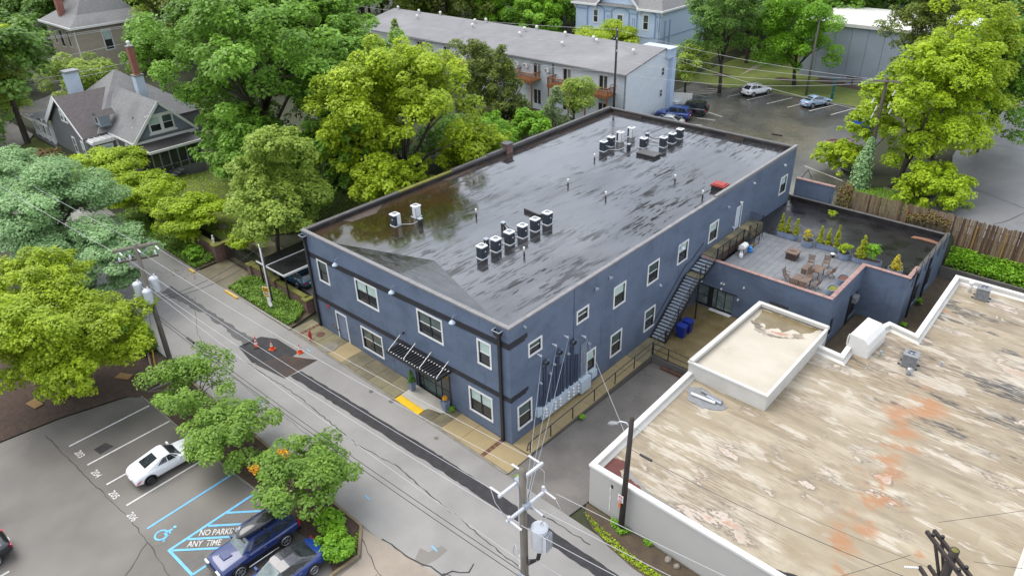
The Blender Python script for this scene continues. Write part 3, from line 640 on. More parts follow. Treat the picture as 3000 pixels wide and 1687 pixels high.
# parking lot on the near side of the street
lot = struct('parking_lot', drape([(-22.3, -19.5), (-21.9, -16.4), (-20.9, -12.8), (-20.3, -9.3), (24, -9.3), (24, -44), (-24, -44)], -.004, 2.0), 'lot')
struct('driveway_apron', drape([(-1.7, -9.42), (-.3, -9.25), (3.5, -8.75), (24, -9.6), (24, -30), (3.0, -14.5), (-.2, -12.2), (-.25, -10.6)], .004, 1.5), 'apron')
def line(pts, w, m, name='stall_line', off=.008): return drape(strip(pts, w), off, 2.0).build(name, m, lot)
for a, b in (((-19.01, -17.02), (-19.08, -12.31)), ((-16.68, -16.93), (-16.76, -12.13)), ((-14.38, -16.84), (-14.46, -12.1)), ((-12.10, -16.75), (-12.23, -12.0)), ((-12.17, -27), (-12.2, -22.26))): line([a, b], .11, 'paint_white')
line([(-9.79, -16.71), (-9.97, -11.93)], .12, 'paint_blue'); line([(-7.67, -16.63), (-7.81, -11.84)], .14, 'paint_blue')
line([(-7.72, -16.60), (-5.45, -16.53)], .14, 'paint_blue', off=.010); line([(-5.48, -16.5), (-5.46, -12.0)], .12, 'paint_blue')
for (x, y), (x1, y1) in (((-7.55, -16.50), (-5.52, -14.45)), ((-7.62, -15.66), (-5.52, -13.5)), ((-7.64, -14.56), (-5.52, -12.4)), ((-7.72, -13.5), (-6.4, -12.15))): line([(x, y), (x1, y1)], .13, 'paint_blue', off=.009)
def text(s, loc, ang, size, m, parent, name, off=.009, sx=1.0, shear=0.0, bold=0.0):
    cu = bpy.data.curves.new(name, 'FONT'); cu.body = s; cu.size = size; cu.resolution_u = 3; cu.offset = bold; cu.shear = shear
    t = bpy.data.objects.new(name, cu); COL.objects.link(t); bpy.context.view_layer.update()
    me = bpy.data.meshes.new_from_object(t.evaluated_get(bpy.context.evaluated_depsgraph_get())); COL.objects.unlink(t); bpy.data.objects.remove(t)
    ca, sa = math.cos(ang), math.sin(ang)
    for v in me.vertices:
        x, y = v.co.x*sx, v.co.y; X, Y = loc[0]+ca*x-sa*y, loc[1]+sa*x+ca*y; v.co = (X, Y, gz(X, Y)+off)
    return link(name, me, m, parent)
for s, x in (('203', -18.22), ('204', -15.95), ('205', -13.66), ('206', -11.45)): text(s, (x, -17.05), .03, .50, 'paint_white', lot, 'stall_number', sx=.92, bold=.006)
text('NO PARKING', (-7.42, -15.20), math.radians(46), .52, 'paint_white', lot, 'painted_words', off=.014, sx=.66, bold=.008)
text('ANY  TIME', (-7.20, -15.93), math.radians(46), .52, 'paint_white', lot, 'painted_words', off=.014, sx=.66, bold=.008)
# wheelchair symbol
mb = MB(); c0 = (-8.86, -16.42)
arc = [(c0[0]+.30*math.cos(t), c0[1]+.30*math.sin(t)) for t in np.linspace(math.radians(95), math.radians(365), 18)]
drape(strip(arc, .10), .009, 2, mb=mb)
for pts, w in (([(-8.80, -15.86), (-8.84, -16.22)], .12), ([(-8.86, -16.22), (-8.60, -16.26)], .13), ([(-8.62, -16.20), (-8.50, -16.55)], .12), ([(-8.54, -16.50), (-8.38, -16.50)], .10), ([(-8.80, -16.04), (-8.62, -16.06)], .09)): drape(strip(pts, w), .010, 2, mb=mb)
drape([(-8.85+.085*math.cos(t), -15.72+.085*math.sin(t)) for t in np.linspace(0, 2*PI, 12, False)], .009, 2, mb=mb)
mb.build('wheelchair_symbol', 'paint_blue', lot)
for P in ([(-8.95, -16.78), (-8.45, -16.95), (-8.2, -16.5), (-8.7, -16.4)], [(-6.35, -16.45), (-5.75, -16.45), (-5.7, -15.55), (-6.2, -15.6)], [(-17.7, -16.2), (-17.0, -16.1), (-17.1, -15.3), (-17.75, -15.5)]): drape(P, .004, 1).build('sealed_patch', 'rear_lot', lot)
for pts in ([(-21, -17.6), (-16, -17.35), (-11, -17.0), (-8.6, -17.1), (-5.9, -17.3), (-4.5, -18.4)], [(-8.9, -17.15), (-7.6, -19), (-8.0, -22)], [(-5.9, -17.3), (-5.6, -18.6), (-6.4, -20.5)], [(-2, -9.6), (1, -10.6), (5, -10.2)], [(1, -10.6), (1.6, -13), (3.2, -14)]):
    drape(strip(dense(pts, .35, .05), .035, .012), .0075, 2).build('crack', 'tar', lot)
# planting strip and corner bed between lot and street
struct('planting_bed', drape([(-20.4, -12.2), (-20.2, -9.5), (-3.6, -9.48), (-1.85, -9.45), (-.5, -10.65), (-.6, -12.0), (-1.95, -11.55), (-4.1, -11.75), (-8.0, -11.62), (-11.3, -11.85), (-16.8, -12.05)], .05, 1.0, th=.12), 'mulch')
kerb('bed_edging', [(-20.2, -9.45), (-3.6, -9.42), (-1.82, -9.4)], .14, .10, 'timber'); kerb('bed_edging', [(-1.82, -9.4), (-.42, -10.62)], .14, .13, 'timber'); kerb('bed_edging', [(-.42, -10.62), (-.5, -12.1)], .14, .13, 'timber'); kerb('bed_edging', [(-.5, -12.1), (-.2, -13.0)], .14, .13, 'timber')
kerb('bed_edging', [(-20.3, -12.22), (-16.8, -12.08), (-11.3, -11.9), (-8.0, -11.66), (-4.1, -11.78)], .10, .05, 'kerb')
struct('mulch_bed', drape([(-40, -9.55), (-21.0, -9.55), (-20.4, -12.4), (-21.0, -12.9), (-22.0, -16.4), (-22.4, -19.6), (-24, -30), (-40, -30)], .03, 1.5), 'mulch')
# ground in front of the cream building
struct('verge', drape([(5.75, -.6), (30, -.6), (30, -2.3), (9.8, -2.35), (8.2, -2.1), (7.0, -1.75), (6.2, -1.3)], .02, 1.0, th=.03), 'soil')
# gated drive, planted bank and lawn left of the blue building
struct('brick_drive', drape([(-32.5, -2.25), (-28.3, -2.15), (-28.6, .5), (-28.6, 4), (-32.4, 4), (-32.6, .5)], .03, 1.0, th=.05), 'walk_c')
struct('bank', drape([(-48, -2.3), (-32.7, -2.2), (-32.9, 0.2), (-48, 0.2)], .09, 1.0, th=.12), 'soil'); struct('bank', drape([(-28.2, -1.95), (-19.7, -1.8), (-20.3, .8), (-28.4, .9)], .09, 1.0, th=.12), 'soil')
struct('lawn', drape([(-52, 1.3), (-34, 1.3), (-33, 3), (-30, 10), (-33, 24), (-52, 24)], .03, 1.5), 'lawn')
struct('back_drive', drape([(-28.4, 1.5), (-19.2, 1.5), (-19.2, 30), (-26, 30), (-28, 12)], .02, 1.5), 'alley')
struct('lawn', drape([(-100, 4), (-72, -14), (-61, -6), (-62, 22), (-80, 22)], .0, 4.0), 'lawn')
# rear car park, lawn and path behind it, grey lot to the right
rear = struct('rear_parking_lot', drape([(-22.4, 37.2), (3.9, 37.2), (3.6, 42), (0.5, 46), (1.0, 52), (.5, 60), (-4, 66.4), (-15.6, 66.25), (-22.2, 66.8), (-27, 66.8), (-27, 53), (-22.4, 53)], .0, 2.5), 'rear_lot')
for a, b in (((-19.44, 61.68), (-18.1, 66.2)), ((-16.86, 61.67), (-15.56, 66.06)), ((-14.28, 61.68), (-12.95, 66.0)), ((-11.75, 61.72), (-10.4, 66.2)), ((-9.19, 61.84), (-7.67, 66.32)), ((-6.67, 61.96), (-5.4, 66.2)),
             ((-2.36, 44.61), (1.83, 43.10)), ((-2.34, 47.19), (1.44, 45.85)), ((-1.65, 49.37), (2, 48.1)), ((-20.5, 48.6), (-16.2, 49.7)), ((-20.5, 51.3), (-16.0, 52.2)), ((-20.9, 55.2), (-16, 53.9)),
             ((-25.86, 61.69), (-22.09, 61.66)), ((-22.09, 61.66), (-20.58, 66.09)), ((-25.4, 62.4), (-22.1, 64.0)), ((-24.6, 62.1), (-21.6, 63.6)), ((-24.6, 64), (-21.2, 65.2)), ((-24.4, 65.2), (-20.8, 66.2))):
    drape(strip([a, b], .12), .012, 3).build('stall_line', 'paint_white', rear)
kerb('kerb', [(-27, 66.9), (-22.2, 66.9), (-15.6, 66.35), (-12.2, 66.65), (-6.7, 66.5), (-4, 66.5)], .15, .1, 'kerb')
struct('lawn', drape([(-40, 66.95), (-22.2, 66.95), (-15.6, 66.4), (-6.7, 66.55), (2, 66.6), (2, 92), (-40, 92)], .03, 4.0), 'lawn')
struct('path', drape([(-23.0, 66.9), (-21.9, 66.9), (-22.6, 71), (-23.1, 76), (-24.2, 84), (-25.4, 84), (-24.2, 76), (-23.6, 71)], .045, 2.0), 'apron')
struct('right_lot', drape([(9.9, 46.6), (8.6, 41.8), (11, 38.3), (40, 38.0), (60, 60), (60, 140), (6.6, 140), (6.4, 88), (6.2, 72), (7.6, 56)], .0, 3.0), 'right_lot')
kerb('kerb', [(5.2, 43.7), (9.0, 43.2), (9.25, 42.6), (8.5, 41.7)], .14, .1, 'kerb')
struct('lawn', drape([(3.9, 38.0), (8.0, 38.0), (8.5, 41.7), (9.15, 42.6), (8.9, 43.1), (5.2, 43.6), (3.4, 42.6)], .05, 1.0), 'lawn')
for pts in ([(10, 49), (16, 46), (26, 46.5), (40, 44)], [(16, 46), (14.5, 41.5), (15, 38.4)], [(22, 72), (18, 60), (20, 46)], [(26, 46.5), (24, 41)], [(8, 62), (20, 61), (40, 65)]):
    struct('pavement_crack', drape(strip(dense(pts, .8, .15), .06, .02), .006, 4), 'tar')
# planted bank behind the cream building
struct('bank', drape([(12.7, 36.05), (40, 35.8), (40, 37.3), (12.7, 37.4)], .06, .8), 'soil')
tag(MB().box(12.55, 35.82, -.4, 40, 36.0, .93).build('retaining_wall', 'grey_block'), 'dark concrete retaining wall below the green bank and the wooden fence', 'wall')
# one sheet of board and other litter on the mulch
for (x, y, r, nm) in ((-23.1, -12.1, .5, 'nearer the utility pole'), (-24.5, -17.0, .2, 'at the lower left edge of the parking lot')):
    tag(MB().obox((x, y, gz(x, y)+.06), 1.0, .55, .03, r).build('board', 'fence_post'), 'tan board lying on the dark mulch ' + nm, 'board')
tag(MB().beam((-24.9, -9.75, .76), (-22.4, -10.6, .70), .12, .10).build('timber', 'timber'), 'long timber lying on the mulch beside the yellow guy guard', 'timber')
# ------------------------------------------------------------------ walls with real openings, windows
class Frame:
    """a wall's own axes: u along it, n out of it"""
    def __init__(s, o, u, n): s.o, s.u, s.n = Vector(o), Vector(u), Vector(n)
    def p(s, u, z, d=0.0): return s.o + s.u*u + Vector((0, 0, z)) + s.n*d
    def box(s, mb, u0, z0, u1, z1, d0, d1):
        vs = [s.p(u, z, d) for d in (d0, d1) for (u, z) in ((u0, z0), (u1, z0), (u1, z1), (u0, z1))]
        return mb.add(vs, [(3,2,1,0), (4,5,6,7), (0,1,5,4), (1,2,6,5), (2,3,7,6), (3,0,4,7)])
    def wall(s, mb, u0, u1, z0, z1, holes=(), depth=.14):
        us = sorted(set([u0, u1] + [h[0] for h in holes] + [h[2] for h in holes])); zs = sorted(set([z0, z1] + [h[1] for h in holes] + [h[3] for h in holes]))
        us = [x for x in us if u0 <= x <= u1]; zs = [x for x in zs if z0 <= x <= z1]
        for i in range(len(us)-1):
            for j in range(len(zs)-1):
                cu, cz = (us[i]+us[i+1])/2, (zs[j]+zs[j+1])/2
                if any(h[0] < cu < h[2] and h[1] < cz < h[3] for h in holes): continue
                mb.add([s.p(us[i], zs[j]), s.p(us[i+1], zs[j]), s.p(us[i+1], zs[j+1]), s.p(us[i], zs[j+1])], [(0, 1, 2, 3)])
        for h in holes:
            a, b, c, d = [(h[0], h[1]), (h[2], h[1]), (h[2], h[3]), (h[0], h[3])]
            for p, q in ((a, b), (b, c), (c, d), (d, a)):
                mb.add([s.p(*p), s.p(*q), s.p(*q, -depth), s.p(*p, -depth)], [(0, 1, 2, 3)])
        return mb
def window(fr, parent, u0, z0, u1, z1, kind='single', trim=.115, tm='white_trim', blind=.5, sash='black_steel', lab=None, rail='black_steel', proud=.035, glass='glass_dark', name='window', d=-.055):
    """outer size with trim; returns the opening to cut"""
    a0, b0, a1, b1 = u0+trim, z0+trim, u1-trim, z1-trim
    mb = MB(); fr.box(mb, u0, z0, u1, b0, -.02, proud+.012); fr.box(mb, u0, b1, u1, z1, -.02, proud); fr.box(mb, u0, b0, a0, b1, -.02, proud); fr.box(mb, a1, b0, u1, b1, -.02, proud)
    w = mb.build(name, tm, parent)
    if lab: w['label'] = lab
    t = .035
    sb = MB(); fr.box(sb, a0, b0, a1, b0+t, d-.05, d+.02); fr.box(sb, a0, b1-t, a1, b1, d-.05, d+.02); fr.box(sb, a0, b0+t, a0+t, b1-t, d-.05, d+.02); fr.box(sb, a1-t, b0+t, a1, b1-t, d-.05, d+.02)
    cols = [(a0+t, a1-t)]
    if kind == 'double':
        m = (a0+a1)/2; fr.box(sb, m-.05, b0+t, m+.05, b1-t, d-.05, d+.02); cols = [(a0+t, m-.05), (m+.05, a1-t)]
    sb.build('sash', sash, w)
    zm = b0 + (b1-b0)*.5
    if kind == 'slider':
        m = (a0+a1)/2; MB_ = MB(); fr.box(MB_, m-.03, b0+t, m+.03, b1-t, d-.05, d+.018); MB_.build('meeting_rail', rail, w); cols = [(a0+t, m-.03), (m+.03, a1-t)]
    for c0, c1 in cols:
        if kind == 'slider':
            pb = MB(); pb.add([fr.p(c0, b0+t, d-.02), fr.p(c1, b0+t, d-.02), fr.p(c1, b1-t, d-.02), fr.p(c0, b1-t, d-.02)], [(0, 1, 2, 3)]); pb.build('pane', glass, w); continue
        rb = MB(); fr.box(rb, c0, zm-.025, c1, zm+.025, d-.04, d+.018); rb.build('meeting_rail', rail, w)
        for lo, hi, up in ((b0+t, zm-.025, 0), (zm+.025, b1-t, 1)):
            pb = MB(); pb.add([fr.p(c0, lo, d-.02+.015*up), fr.p(c1, lo, d-.02+.015*up), fr.p(c1, hi, d-.02+.015*up), fr.p(c0, hi, d-.02+.015*up)], [(0, 1, 2, 3)])
            pb.build('pane', ('blind' if random.random() < blind else 'glass_green') if up else glass, w)
    return (a0, b0, a1, b1)

# ------------------------------------------------------------------ the long navy brick building
H = 8.0; BW, BL = 18.85, 35.52
bld = thing('brick_building', 'long two storey navy blue painted brick building with a wet black flat roof', 'building', (0, 0, 0))
F = Frame((-BW, 0, 0), (1, 0, 0), (0, -1, 0)); S = Frame((0, 0, 0), (0, 1, 0), (1, 0, 0))
def fx(x): return x + BW
fh = [window(F, bld, fx(-17.56), 4.52, fx(-16.34), 6.24, 'single', blind=.95),
      window(F, bld, fx(-13.40), 4.53, fx(-11.14), 6.26, 'double', blind=1),
      window(F, bld, fx(-7.42), 4.60, fx(-5.20), 6.33, 'double', blind=.12, rail='white_trim'),
      window(F, bld, fx(-2.42), 4.69, fx(-1.33), 6.39, 'single', blind=.1, rail='white_trim'),
      window(F, bld, fx(-13.53), .78, fx(-11.27), 2.55, 'double', blind=.25, rail='white_trim'),
      window(F, bld, fx(-3.34), .88, fx(-1.42), 2.64, 'double', blind=1)]
# street door and entrance
def leaf_door(fr, parent, u0, z0, u1, z1, m, tm='white_trim', trim=.11, name='door'):
    a0, a1, b1 = u0+trim, u1-trim, z1-trim
    mb = MB(); fr.box(mb, u0, z0, a0, z1, -.02, .035); fr.box(mb, a1, z0, u1, z1, -.02, .035); fr.box(mb, a0, b1, a1, z1, -.02, .035)
    d = MB(); fr.box(d, a0, z0, a1, b1, -.10, -.05); dd = d.build(name, m, parent)
    mb.build('frame', tm, dd); h = MB(); fr.box(h, a1-.12, z0+.85, a1-.06, z0+.95, -.05, .0); h.build('handle', 'steel', dd)
    return (a0, z0-.3, a1, b1)
fh.append(leaf_door(F, bld, fx(-16.33), .40, fx(-15.05), 2.60, 'galv_blue'))
E0, E1 = fx(-8.05), fx(-5.05)
fh.append((E0, -.3, E1, 2.45))
sh = [window(S, bld, 1.5, 5.30, 2.68, 6.24, 'single', blind=.1, rail='white_trim'), window(S, bld, 5.80, 5.28, 6.99, 6.21, 'single', blind=.1, rail='white_trim'),
      window(S, bld, 9.54, 4.58, 10.86, 6.13, 'single', blind=1), window(S, bld, 13.35, 4.53, 14.74, 6.12, 'single', blind=.2, rail='white_trim'),
      window(S, bld, 17.12, 4.50, 18.48, 6.08, 'single', blind=1), window(S, bld, 21.40, 4.48, 22.74, 6.04, 'single', blind=1), window(S, bld, 33.15, 4.35, 34.45, 5.95, 'single', blind=1),
      window(S, bld, 9.45, .88, 10.72, 2.64, 'single', blind=.0, rail='white_trim'), window(S, bld, 13.38, .86, 14.70, 2.56, 'single', blind=.0, rail='white_trim'),
      window(S, bld, 6.91, 1.08, 7.86, 2.70, 'single', blind=1, trim=.10), window(S, bld, .50, .76, 1.76, 2.47, 'single', blind=0, rail='white_trim'),
      leaf_door(S, bld, 25.50, 4.02, 26.42, 5.95, 'pale_box', trim=.06)]
mb = MB(); F.wall(mb, 0, BW, -.6, H-.12, fh); S.wall(mb, 0, BL, -.6, H-.12, sh)
Bk = Frame((0, BL, 0), (-1, 0, 0), (0, 1, 0)); Bk.wall(mb, 0, BW, -.6, H-.12); Lf = Frame((-BW, BL, 0), (0, -1, 0), (-1, 0, 0)); Lf.wall(mb, 0, BL, -.6, H-.12)
mb.build('wall', 'navy_brick', bld)
# rooms behind the glass stay dark: one floor slab and a core
MB().box(-BW+.4, .4, 3.3, -.4, BL-.4, 3.5).build('floor_slab', 'dark_metal', bld)
# glass entrance under the canopy
ent = MB(); d = -.13
for u in (E0, E0+.42, E0+1.55, E0+2.1, E1-.05): F.box(ent, u, .12, u+.05, 2.45, d-.03, d+.03)
F.box(ent, E0, 2.38, E1, 2.45, d-.03, d+.03); F.box(ent, E0, .10, E1, .22, d-.03, d+.03); F.box(ent, E0+.05, 1.05, E1-.05, 1.10, d-.02, d+.02)
en = ent.build('entrance', 'black_steel', bld)
for a, b in ((E0+.05, E0+.42), (E0+.47, E0+1.55), (E0+1.6, E0+2.1), (E0+2.15, E1-.05)):
    q = MB(); q.add([F.p(a, .2, d), F.p(b, .2, d), F.p(b, 2.4, d), F.p(a, 2.4, d)], [(0, 1, 2, 3)]); q.build('pane', 'glass_green' if a > E0+.4 and b < E1-.3 else 'glass_dark', en)
mb = MB(); mb.box(-BW+E0-.04, -.03, .14, -BW+E1+.04, -.001, .2); F.box(mb, E0-.12, .16, E0-.001, 2.5, .0, .03); F.box(mb, E1+.001, .16, E1+.12, 2.5, 0, .03); mb.build('door_surround', 'black_band', bld)
# two black bands round the street corner
mb = MB()
for z0, z1, s0 in ((6.08, 6.46, 6.63), (2.76, 3.10, 3.12)):
    e = .55 if z0 > 5 else .30
    mb.add([F.p(.0, z0, .03), F.p(BW+.03, z0+e, .03), F.p(BW+.03, z1+e, .03), F.p(.0, z1, .03), F.p(.0, z0, 0), F.p(BW+.03, z0+e, 0), F.p(BW+.03, z1+e, 0), F.p(.0, z1, 0)], [(0,1,2,3), (0,4,5,1), (1,5,6,2), (2,6,7,3), (3,7,4,0)])
    S.box(mb, .0, z0+e, 1.25, z1+e, 0, .03); S.box(mb, 1.25, z0+e+.12, 1.45, z1+e, 0, .03)
mb.build('band', 'black_band', bld)
# roof deck, low cricket against the street parapet, parapet and copings
RZ = 7.6
rf = MB(); rf.add([(-BW+.2, 0.2, RZ), (-.2, .2, RZ), (-.2, BL-.2, RZ), (-BW+.2, BL-.2, RZ)], [(0, 1, 2, 3)])
roof = rf.build('roof', 'wet_membrane', bld)
cr = MB(); bnd = [(-16.6, .40), (-9.1, 3.15), (-.7, .30)]
n = len(bnd)
cr.add([(x, y, RZ+.003) for x, y in bnd] + [(x, .2, RZ+.02+.085*max(0, y-.2)) for x, y in bnd], [(i, i+n, i+n+1, i+1)[::-1] for i in range(n-1)])
cr.build('roof_cricket', 'wet_felt', bld)
pb = MB(); t = .26
pb.box(-BW, 0, RZ-.3, -BW+t, BL, H-.13); pb.box(-BW+t, BL-t, RZ-.3, 0, BL, H-.13); pb.box(-BW+t, 0, RZ-.3, 0, t*.8, H-.13); pb.box(-t*.7, t*.8, RZ-.3, 0, BL-t, H-.13)
pb.v = [(x + (.004 if x < -BW+.01 else (-.004 if x > -.01 else 0)), y + (.004 if y < .01 else (-.004 if y > BL-.01 else 0)), z) for x, y, z in pb.v]
pb.build('parapet', 'parapet_black', bld)
def copings(parent, a, b, w, m, step=1.2, z0=H-.128, h=.11, ov=.04, side=1, name='coping'):
    L = math.hypot(b[0]-a[0], b[1]-a[1]); k = max(1, round(L/step)); dx, dy = (b[0]-a[0])/L, (b[1]-a[1])/L; rz = math.atan2(dy, dx)
    for i in range(k):
        s = L*(i+.5)/k; MB().obox((a[0]+dx*s, a[1]+dy*s, z0), L/k-.008, w, h + random.uniform(-.006, .006), rz).build(name, m, parent)
copings(bld, (-BW-.03, .09), (.03, .09), .27, 'coping_light', 1.55); copings(bld, (-.09, .23), (-.09, 21.9), .24, 'coping_light', 1.8)
copings(bld, (-.09, 21.9), (-.09, BL+.02), .24, 'coping_light', 1.9, h=.24); copings(bld, (-BW+.12, BL-.12), (-.22, BL-.12), .30, 'coping', 1.8)
copings(bld, (-BW+.12, .23), (-BW+.12, 8.4), .30, 'coping', 1.6); copings(bld, (-BW+.12, 8.4), (-BW+.12, 13.9), .30, 'moss', 1.4); copings(bld, (-BW+.12, 13.9), (-BW+.12, 18.0), .30, 'coping', 1.4, h=.16); copings(bld, (-BW+.12, 18.0), (-BW+.12, BL-.28), .30, 'coping', 1.6, h=.22)
MB().prism([(-18.58, 12.6), (-18.1, 12.9), (-18.0, 13.9), (-18.4, 16.5), (-18.58, 16.8)], RZ+.004, RZ+.012).build('debris', 'debris', bld); MB().prism([(-18.6, 3.0), (-17.8, 3.4), (-17.6, 5.4), (-18.58, 6.8)], RZ+.004, RZ+.010).build('debris', 'debris', bld)
MB().box(-18.2, 35.18, RZ, -15.0, 35.25, H-.25).build('debris', 'debris', bld); MB().box(-6.3, 35.18, RZ, -4.6, 35.25, H-.2).build('debris', 'debris', bld)
# chimney stub on the left parapet
ch = MB().box(-19.1, 20.1, RZ, -18.45, 20.8, 8.35).build('chimney_stub', 'red_brick', bld); MB().box(-19.17, 20.03, 8.35, -18.38, 20.87, 8.45).build('cap', 'coping', ch)
# downpipes with leader heads
for x in (-18.45, -.62):
    mb = MB(); mb.box(x-.09, -.16, .5 if x < -10 else .05, x+.09, -.035, 7.25); dp = mb.build('downspout', 'black_steel', bld)
    MB().add([(x-.26, -.36, 7.72), (x+.26, -.36, 7.72), (x+.26, -.035, 7.72), (x-.26, -.035, 7.72), (x-.2, -.30, 7.42), (x+.2, -.30, 7.42), (x+.2, -.035, 7.42), (x-.2, -.035, 7.42), (x-.09, -.16, 7.2), (x+.09, -.16, 7.2), (x+.09, -.035, 7.2), (x-.09, -.035, 7.2)],
             [(0,4,5,1), (1,5,6,2), (3,7,4,0), (4,8,9,5), (5,9,10,6), (7,11,8,4)]).build('leader_head', 'black_steel', dp)
    mb = MB(); mb.box(x-.27, -.37, 7.70, x+.27, -.335, 7.74); mb.box(x-.27, -.335, 7.70, x-.235, -.035, 7.74); mb.box(x+.235, -.335, 7.70, x+.27, -.035, 7.74); mb.build('rim', 'grey_metal', dp)
# gooseneck lamps over the street front and one on the flank
def gooseneck(fr, u, z, parent, reach=.42):
    pts = [fr.p(u, z, 0), fr.p(u, z+.05, .10), fr.p(u, z+.07, .24), fr.p(u, z-.0, reach-.03), fr.p(u, z-.14, reach)]
    l = MB().tube(pts, .020, 6).build('gooseneck_lamp', 'galv_blue', parent, True)
    c = fr.p(u, z-.34, reach); MB().lathe([(.20, 0), (.185, .05), (.10, .14), (.045, .20)], c, 14).build('shade', 'pale_box', l, True)
    MB().disc(fr.p(u, z, 0), .06, fr.n, 10, .03).build('plate', 'galv_blue', l)
for x, z in ((-14.72, 7.16), (-9.08, 7.24), (-3.87, 7.28)): gooseneck(F, fx(x), z, bld)
gooseneck(S, 16.95, 6.35, bld, .40)
def floodlight(fr, u, z, parent, m='grey_metal', two=True):
    b = MB(); fr.box(b, u-.06, z-.06, u+.06, z+.06, 0, .07); o = b.build('floodlight', m, parent)
    for s in ((-1, 1) if two else (0,)):
        MB().tube([fr.p(u+s*.05, z, .06), fr.p(u+s*.10, z-.05, .16)], [.05, .075], 10).build('head', m, o)
for y, z, m, tw in ((1.2, 7.55, 'grey_metal', 0), (7.6, 7.0, 'grey_metal', 1), (9.0, 7.15, 'grey_metal', 1), (15.05, 3.9, 'pale_box', 0), (23.9, 6.6, 'grey_metal', 1), (26.0, 6.25, 'vent_white', 1), (27.9, 7.2, 'vent_white', 0), (33.3, 7.05, 'vent_white', 1), (7.1, 3.35, 'grey_metal', 0), (25.2, 4.45, 'pale_box', 0)): floodlight(S, y, z, bld, m, tw)
floodlight(F, fx(-8.9), 3.95, bld, 'black_steel', False)
MB().disc(F.p(fx(-17.1), 2.62), .13, (0, -1, 0), 16, .05).build('alarm_bell', 'sign_red', bld)
al = MB(); [al.disc(F.p(fx(-16.9+k*.33), 1.25-.1*k), .05, (0, -1, 0), 10, .12) for k in range(3)]; al.build('hose_connection', 'rust_light', bld)
MB().box(-15.0, -.035, 2.2, -14.7, -.001, 2.3) 
for y, z in ((5.2, 7.9), (5.6, 4.0)):
    pass
mb = MB(); mb.box(.0, 5.55, 3.2, .045, 5.6, 7.85); mb.build('conduit', 'navy_brick', bld)

# ------------------------------------------------------------------ entrance canopy: slatted deck hung on four rods
can = thing('entrance_canopy', 'black slatted metal canopy hung on four rods over the glass entrance', 'canopy', (-7.05, 0, 3.0))
x0, x1, yf, zc = -9.33, -4.72, -1.22, 3.02
def loc(o):
    o.data.transform(Matrix.Translation((7.05, 0, -3.0))); return o
mb = MB(); mb.box(x0, yf, zc-.14, x1, yf+.05, zc+.03); mb.box(x0, yf+.05, zc-.14, x0+.05, -.04, zc+.03); mb.box(x1-.05, yf+.05, zc-.14, x1, -.04, zc+.03); mb.box(x0+.05, -.09, zc-.14, x1-.05, -.04, zc+.03); mb.box(x0+.05, yf+.05, zc-.10, x1-.05, -.09, zc-.07)
loc(mb.build('frame', 'black_steel', can))
for i in range(19):
    x = x0+.13+i*(x1-x0-.26)/18
    o = MB().beam((x, yf+.05, zc-.02), (x, -.09, zc-.02), .10, .05).build('slat', 'dark_metal', can); loc(o)
    c = MB().box(x-.035, yf+.08, zc+.006, x+.035, yf+.16, zc+.02).box(x-.035, -.22, zc+.006, x+.035, -.12, zc+.02).build('clip', 'white_metal', o); loc(c)
for xt, xb in ((-9.28, -9.22), (-7.85, -7.80), (-6.40, -6.36), (-4.92, -4.86)):
    loc(MB().tube([(xt, -.02, 3.62), (xb, yf+.12, zc+.04)], .022, 6).build('rod', 'steel', can)); 
# planters at the door
for x, y, lab in ((-8.0, -.55, 'tall tapered navy planter left of the glass entrance, holding a dark clipped shrub'), (-5.0, -.50, 'tall tapered navy planter right of the glass entrance, with orange blooms')):
    z = gz(x, y)+.06; t = thing('planter', lab, 'planter', (x, y, z), 0, 'tapered planters at the glass entrance')
    MB().add([(-.13, -.13, 0), (.13, -.13, 0), (.13, .13, 0), (-.13, .13, 0), (-.23, -.23, .72), (.23, -.23, .72), (.23, .23, .72), (-.23, .23, .72), (-.19, -.19, .72), (.19, -.19, .72), (.19, .19, .72), (-.19, .19, .72), (-.19, -.19, .66), (.19, -.19, .66), (.19, .19, .66), (-.19, .19, .66)],
             [(3,2,1,0), (0,1,5,4), (1,2,6,5), (2,3,7,6), (3,0,4,7), (4,5,9,8), (5,6,10,9), (6,7,11,10), (7,4,8,11), (12,13,14,15)]).build('pot', 'galv_blue', t)

# ------------------------------------------------------------------ steel stair on the flank
st = thing('outdoor_stair', 'black steel stair climbing along the navy brick flank to the upper walk', 'stair', (.7, 14.6, 0))
def sl(o): o.data.transform(Matrix.Translation((-.7, -14.6, 0))); return o
n1, n2 = 20, 5; ya, za, yb, zb = 14.45, .15, 18.35, 3.30; yc, yd, zd = 19.05, 20.55, 4.0
steps = [(ya+(yb-ya)*k/(n1-1), za+(zb-.16-za)*k/(n1-1)) for k in range(n1)]
steps2 = [(yc+.12+(yd-yc-.2)*k/(n2-1), zb+.17+(zd-.12-zb-.17)*k/(n2-1)) for k in range(n2)]
for y, z in steps + steps2: sl(MB().box(.14, y-.125, z, 1.18, y+.125, z+.035).build('tread', 'grey_metal', st))
sl(MB().box(.14, yb+.02, zb-.02, 1.18, yc+.02, zb+.02).build('landing', 'walk_a', st))
for x in (.10, 1.22):
    mb = MB(); mb.beam((x, ya-.2, za-.15), (x, yb+.05, zb-.10), .05, .24); mb.beam((x, yb+.05, zb-.12), (x, yc, zb-.12), .05, .2); mb.beam((x, yc, zb-.05), (x, yd, zd-.10), .05, .24); sl(mb.build('stringer', 'black_steel', st))
rl = [(1.24, ya-.1, za+.95), (1.24, yb, zb+.88), (1.24, yc, zb+.90), (1.24, yd, zd+.9)]
mb = MB().tube(rl, .028, 6); mb.tube([(x, y, z-.32) for x, y, z in rl], .018, 5); mb.tube([(x, y, z-.62) for x, y, z in rl], .018, 5); sl(mb.build('handrail', 'black_steel', st))
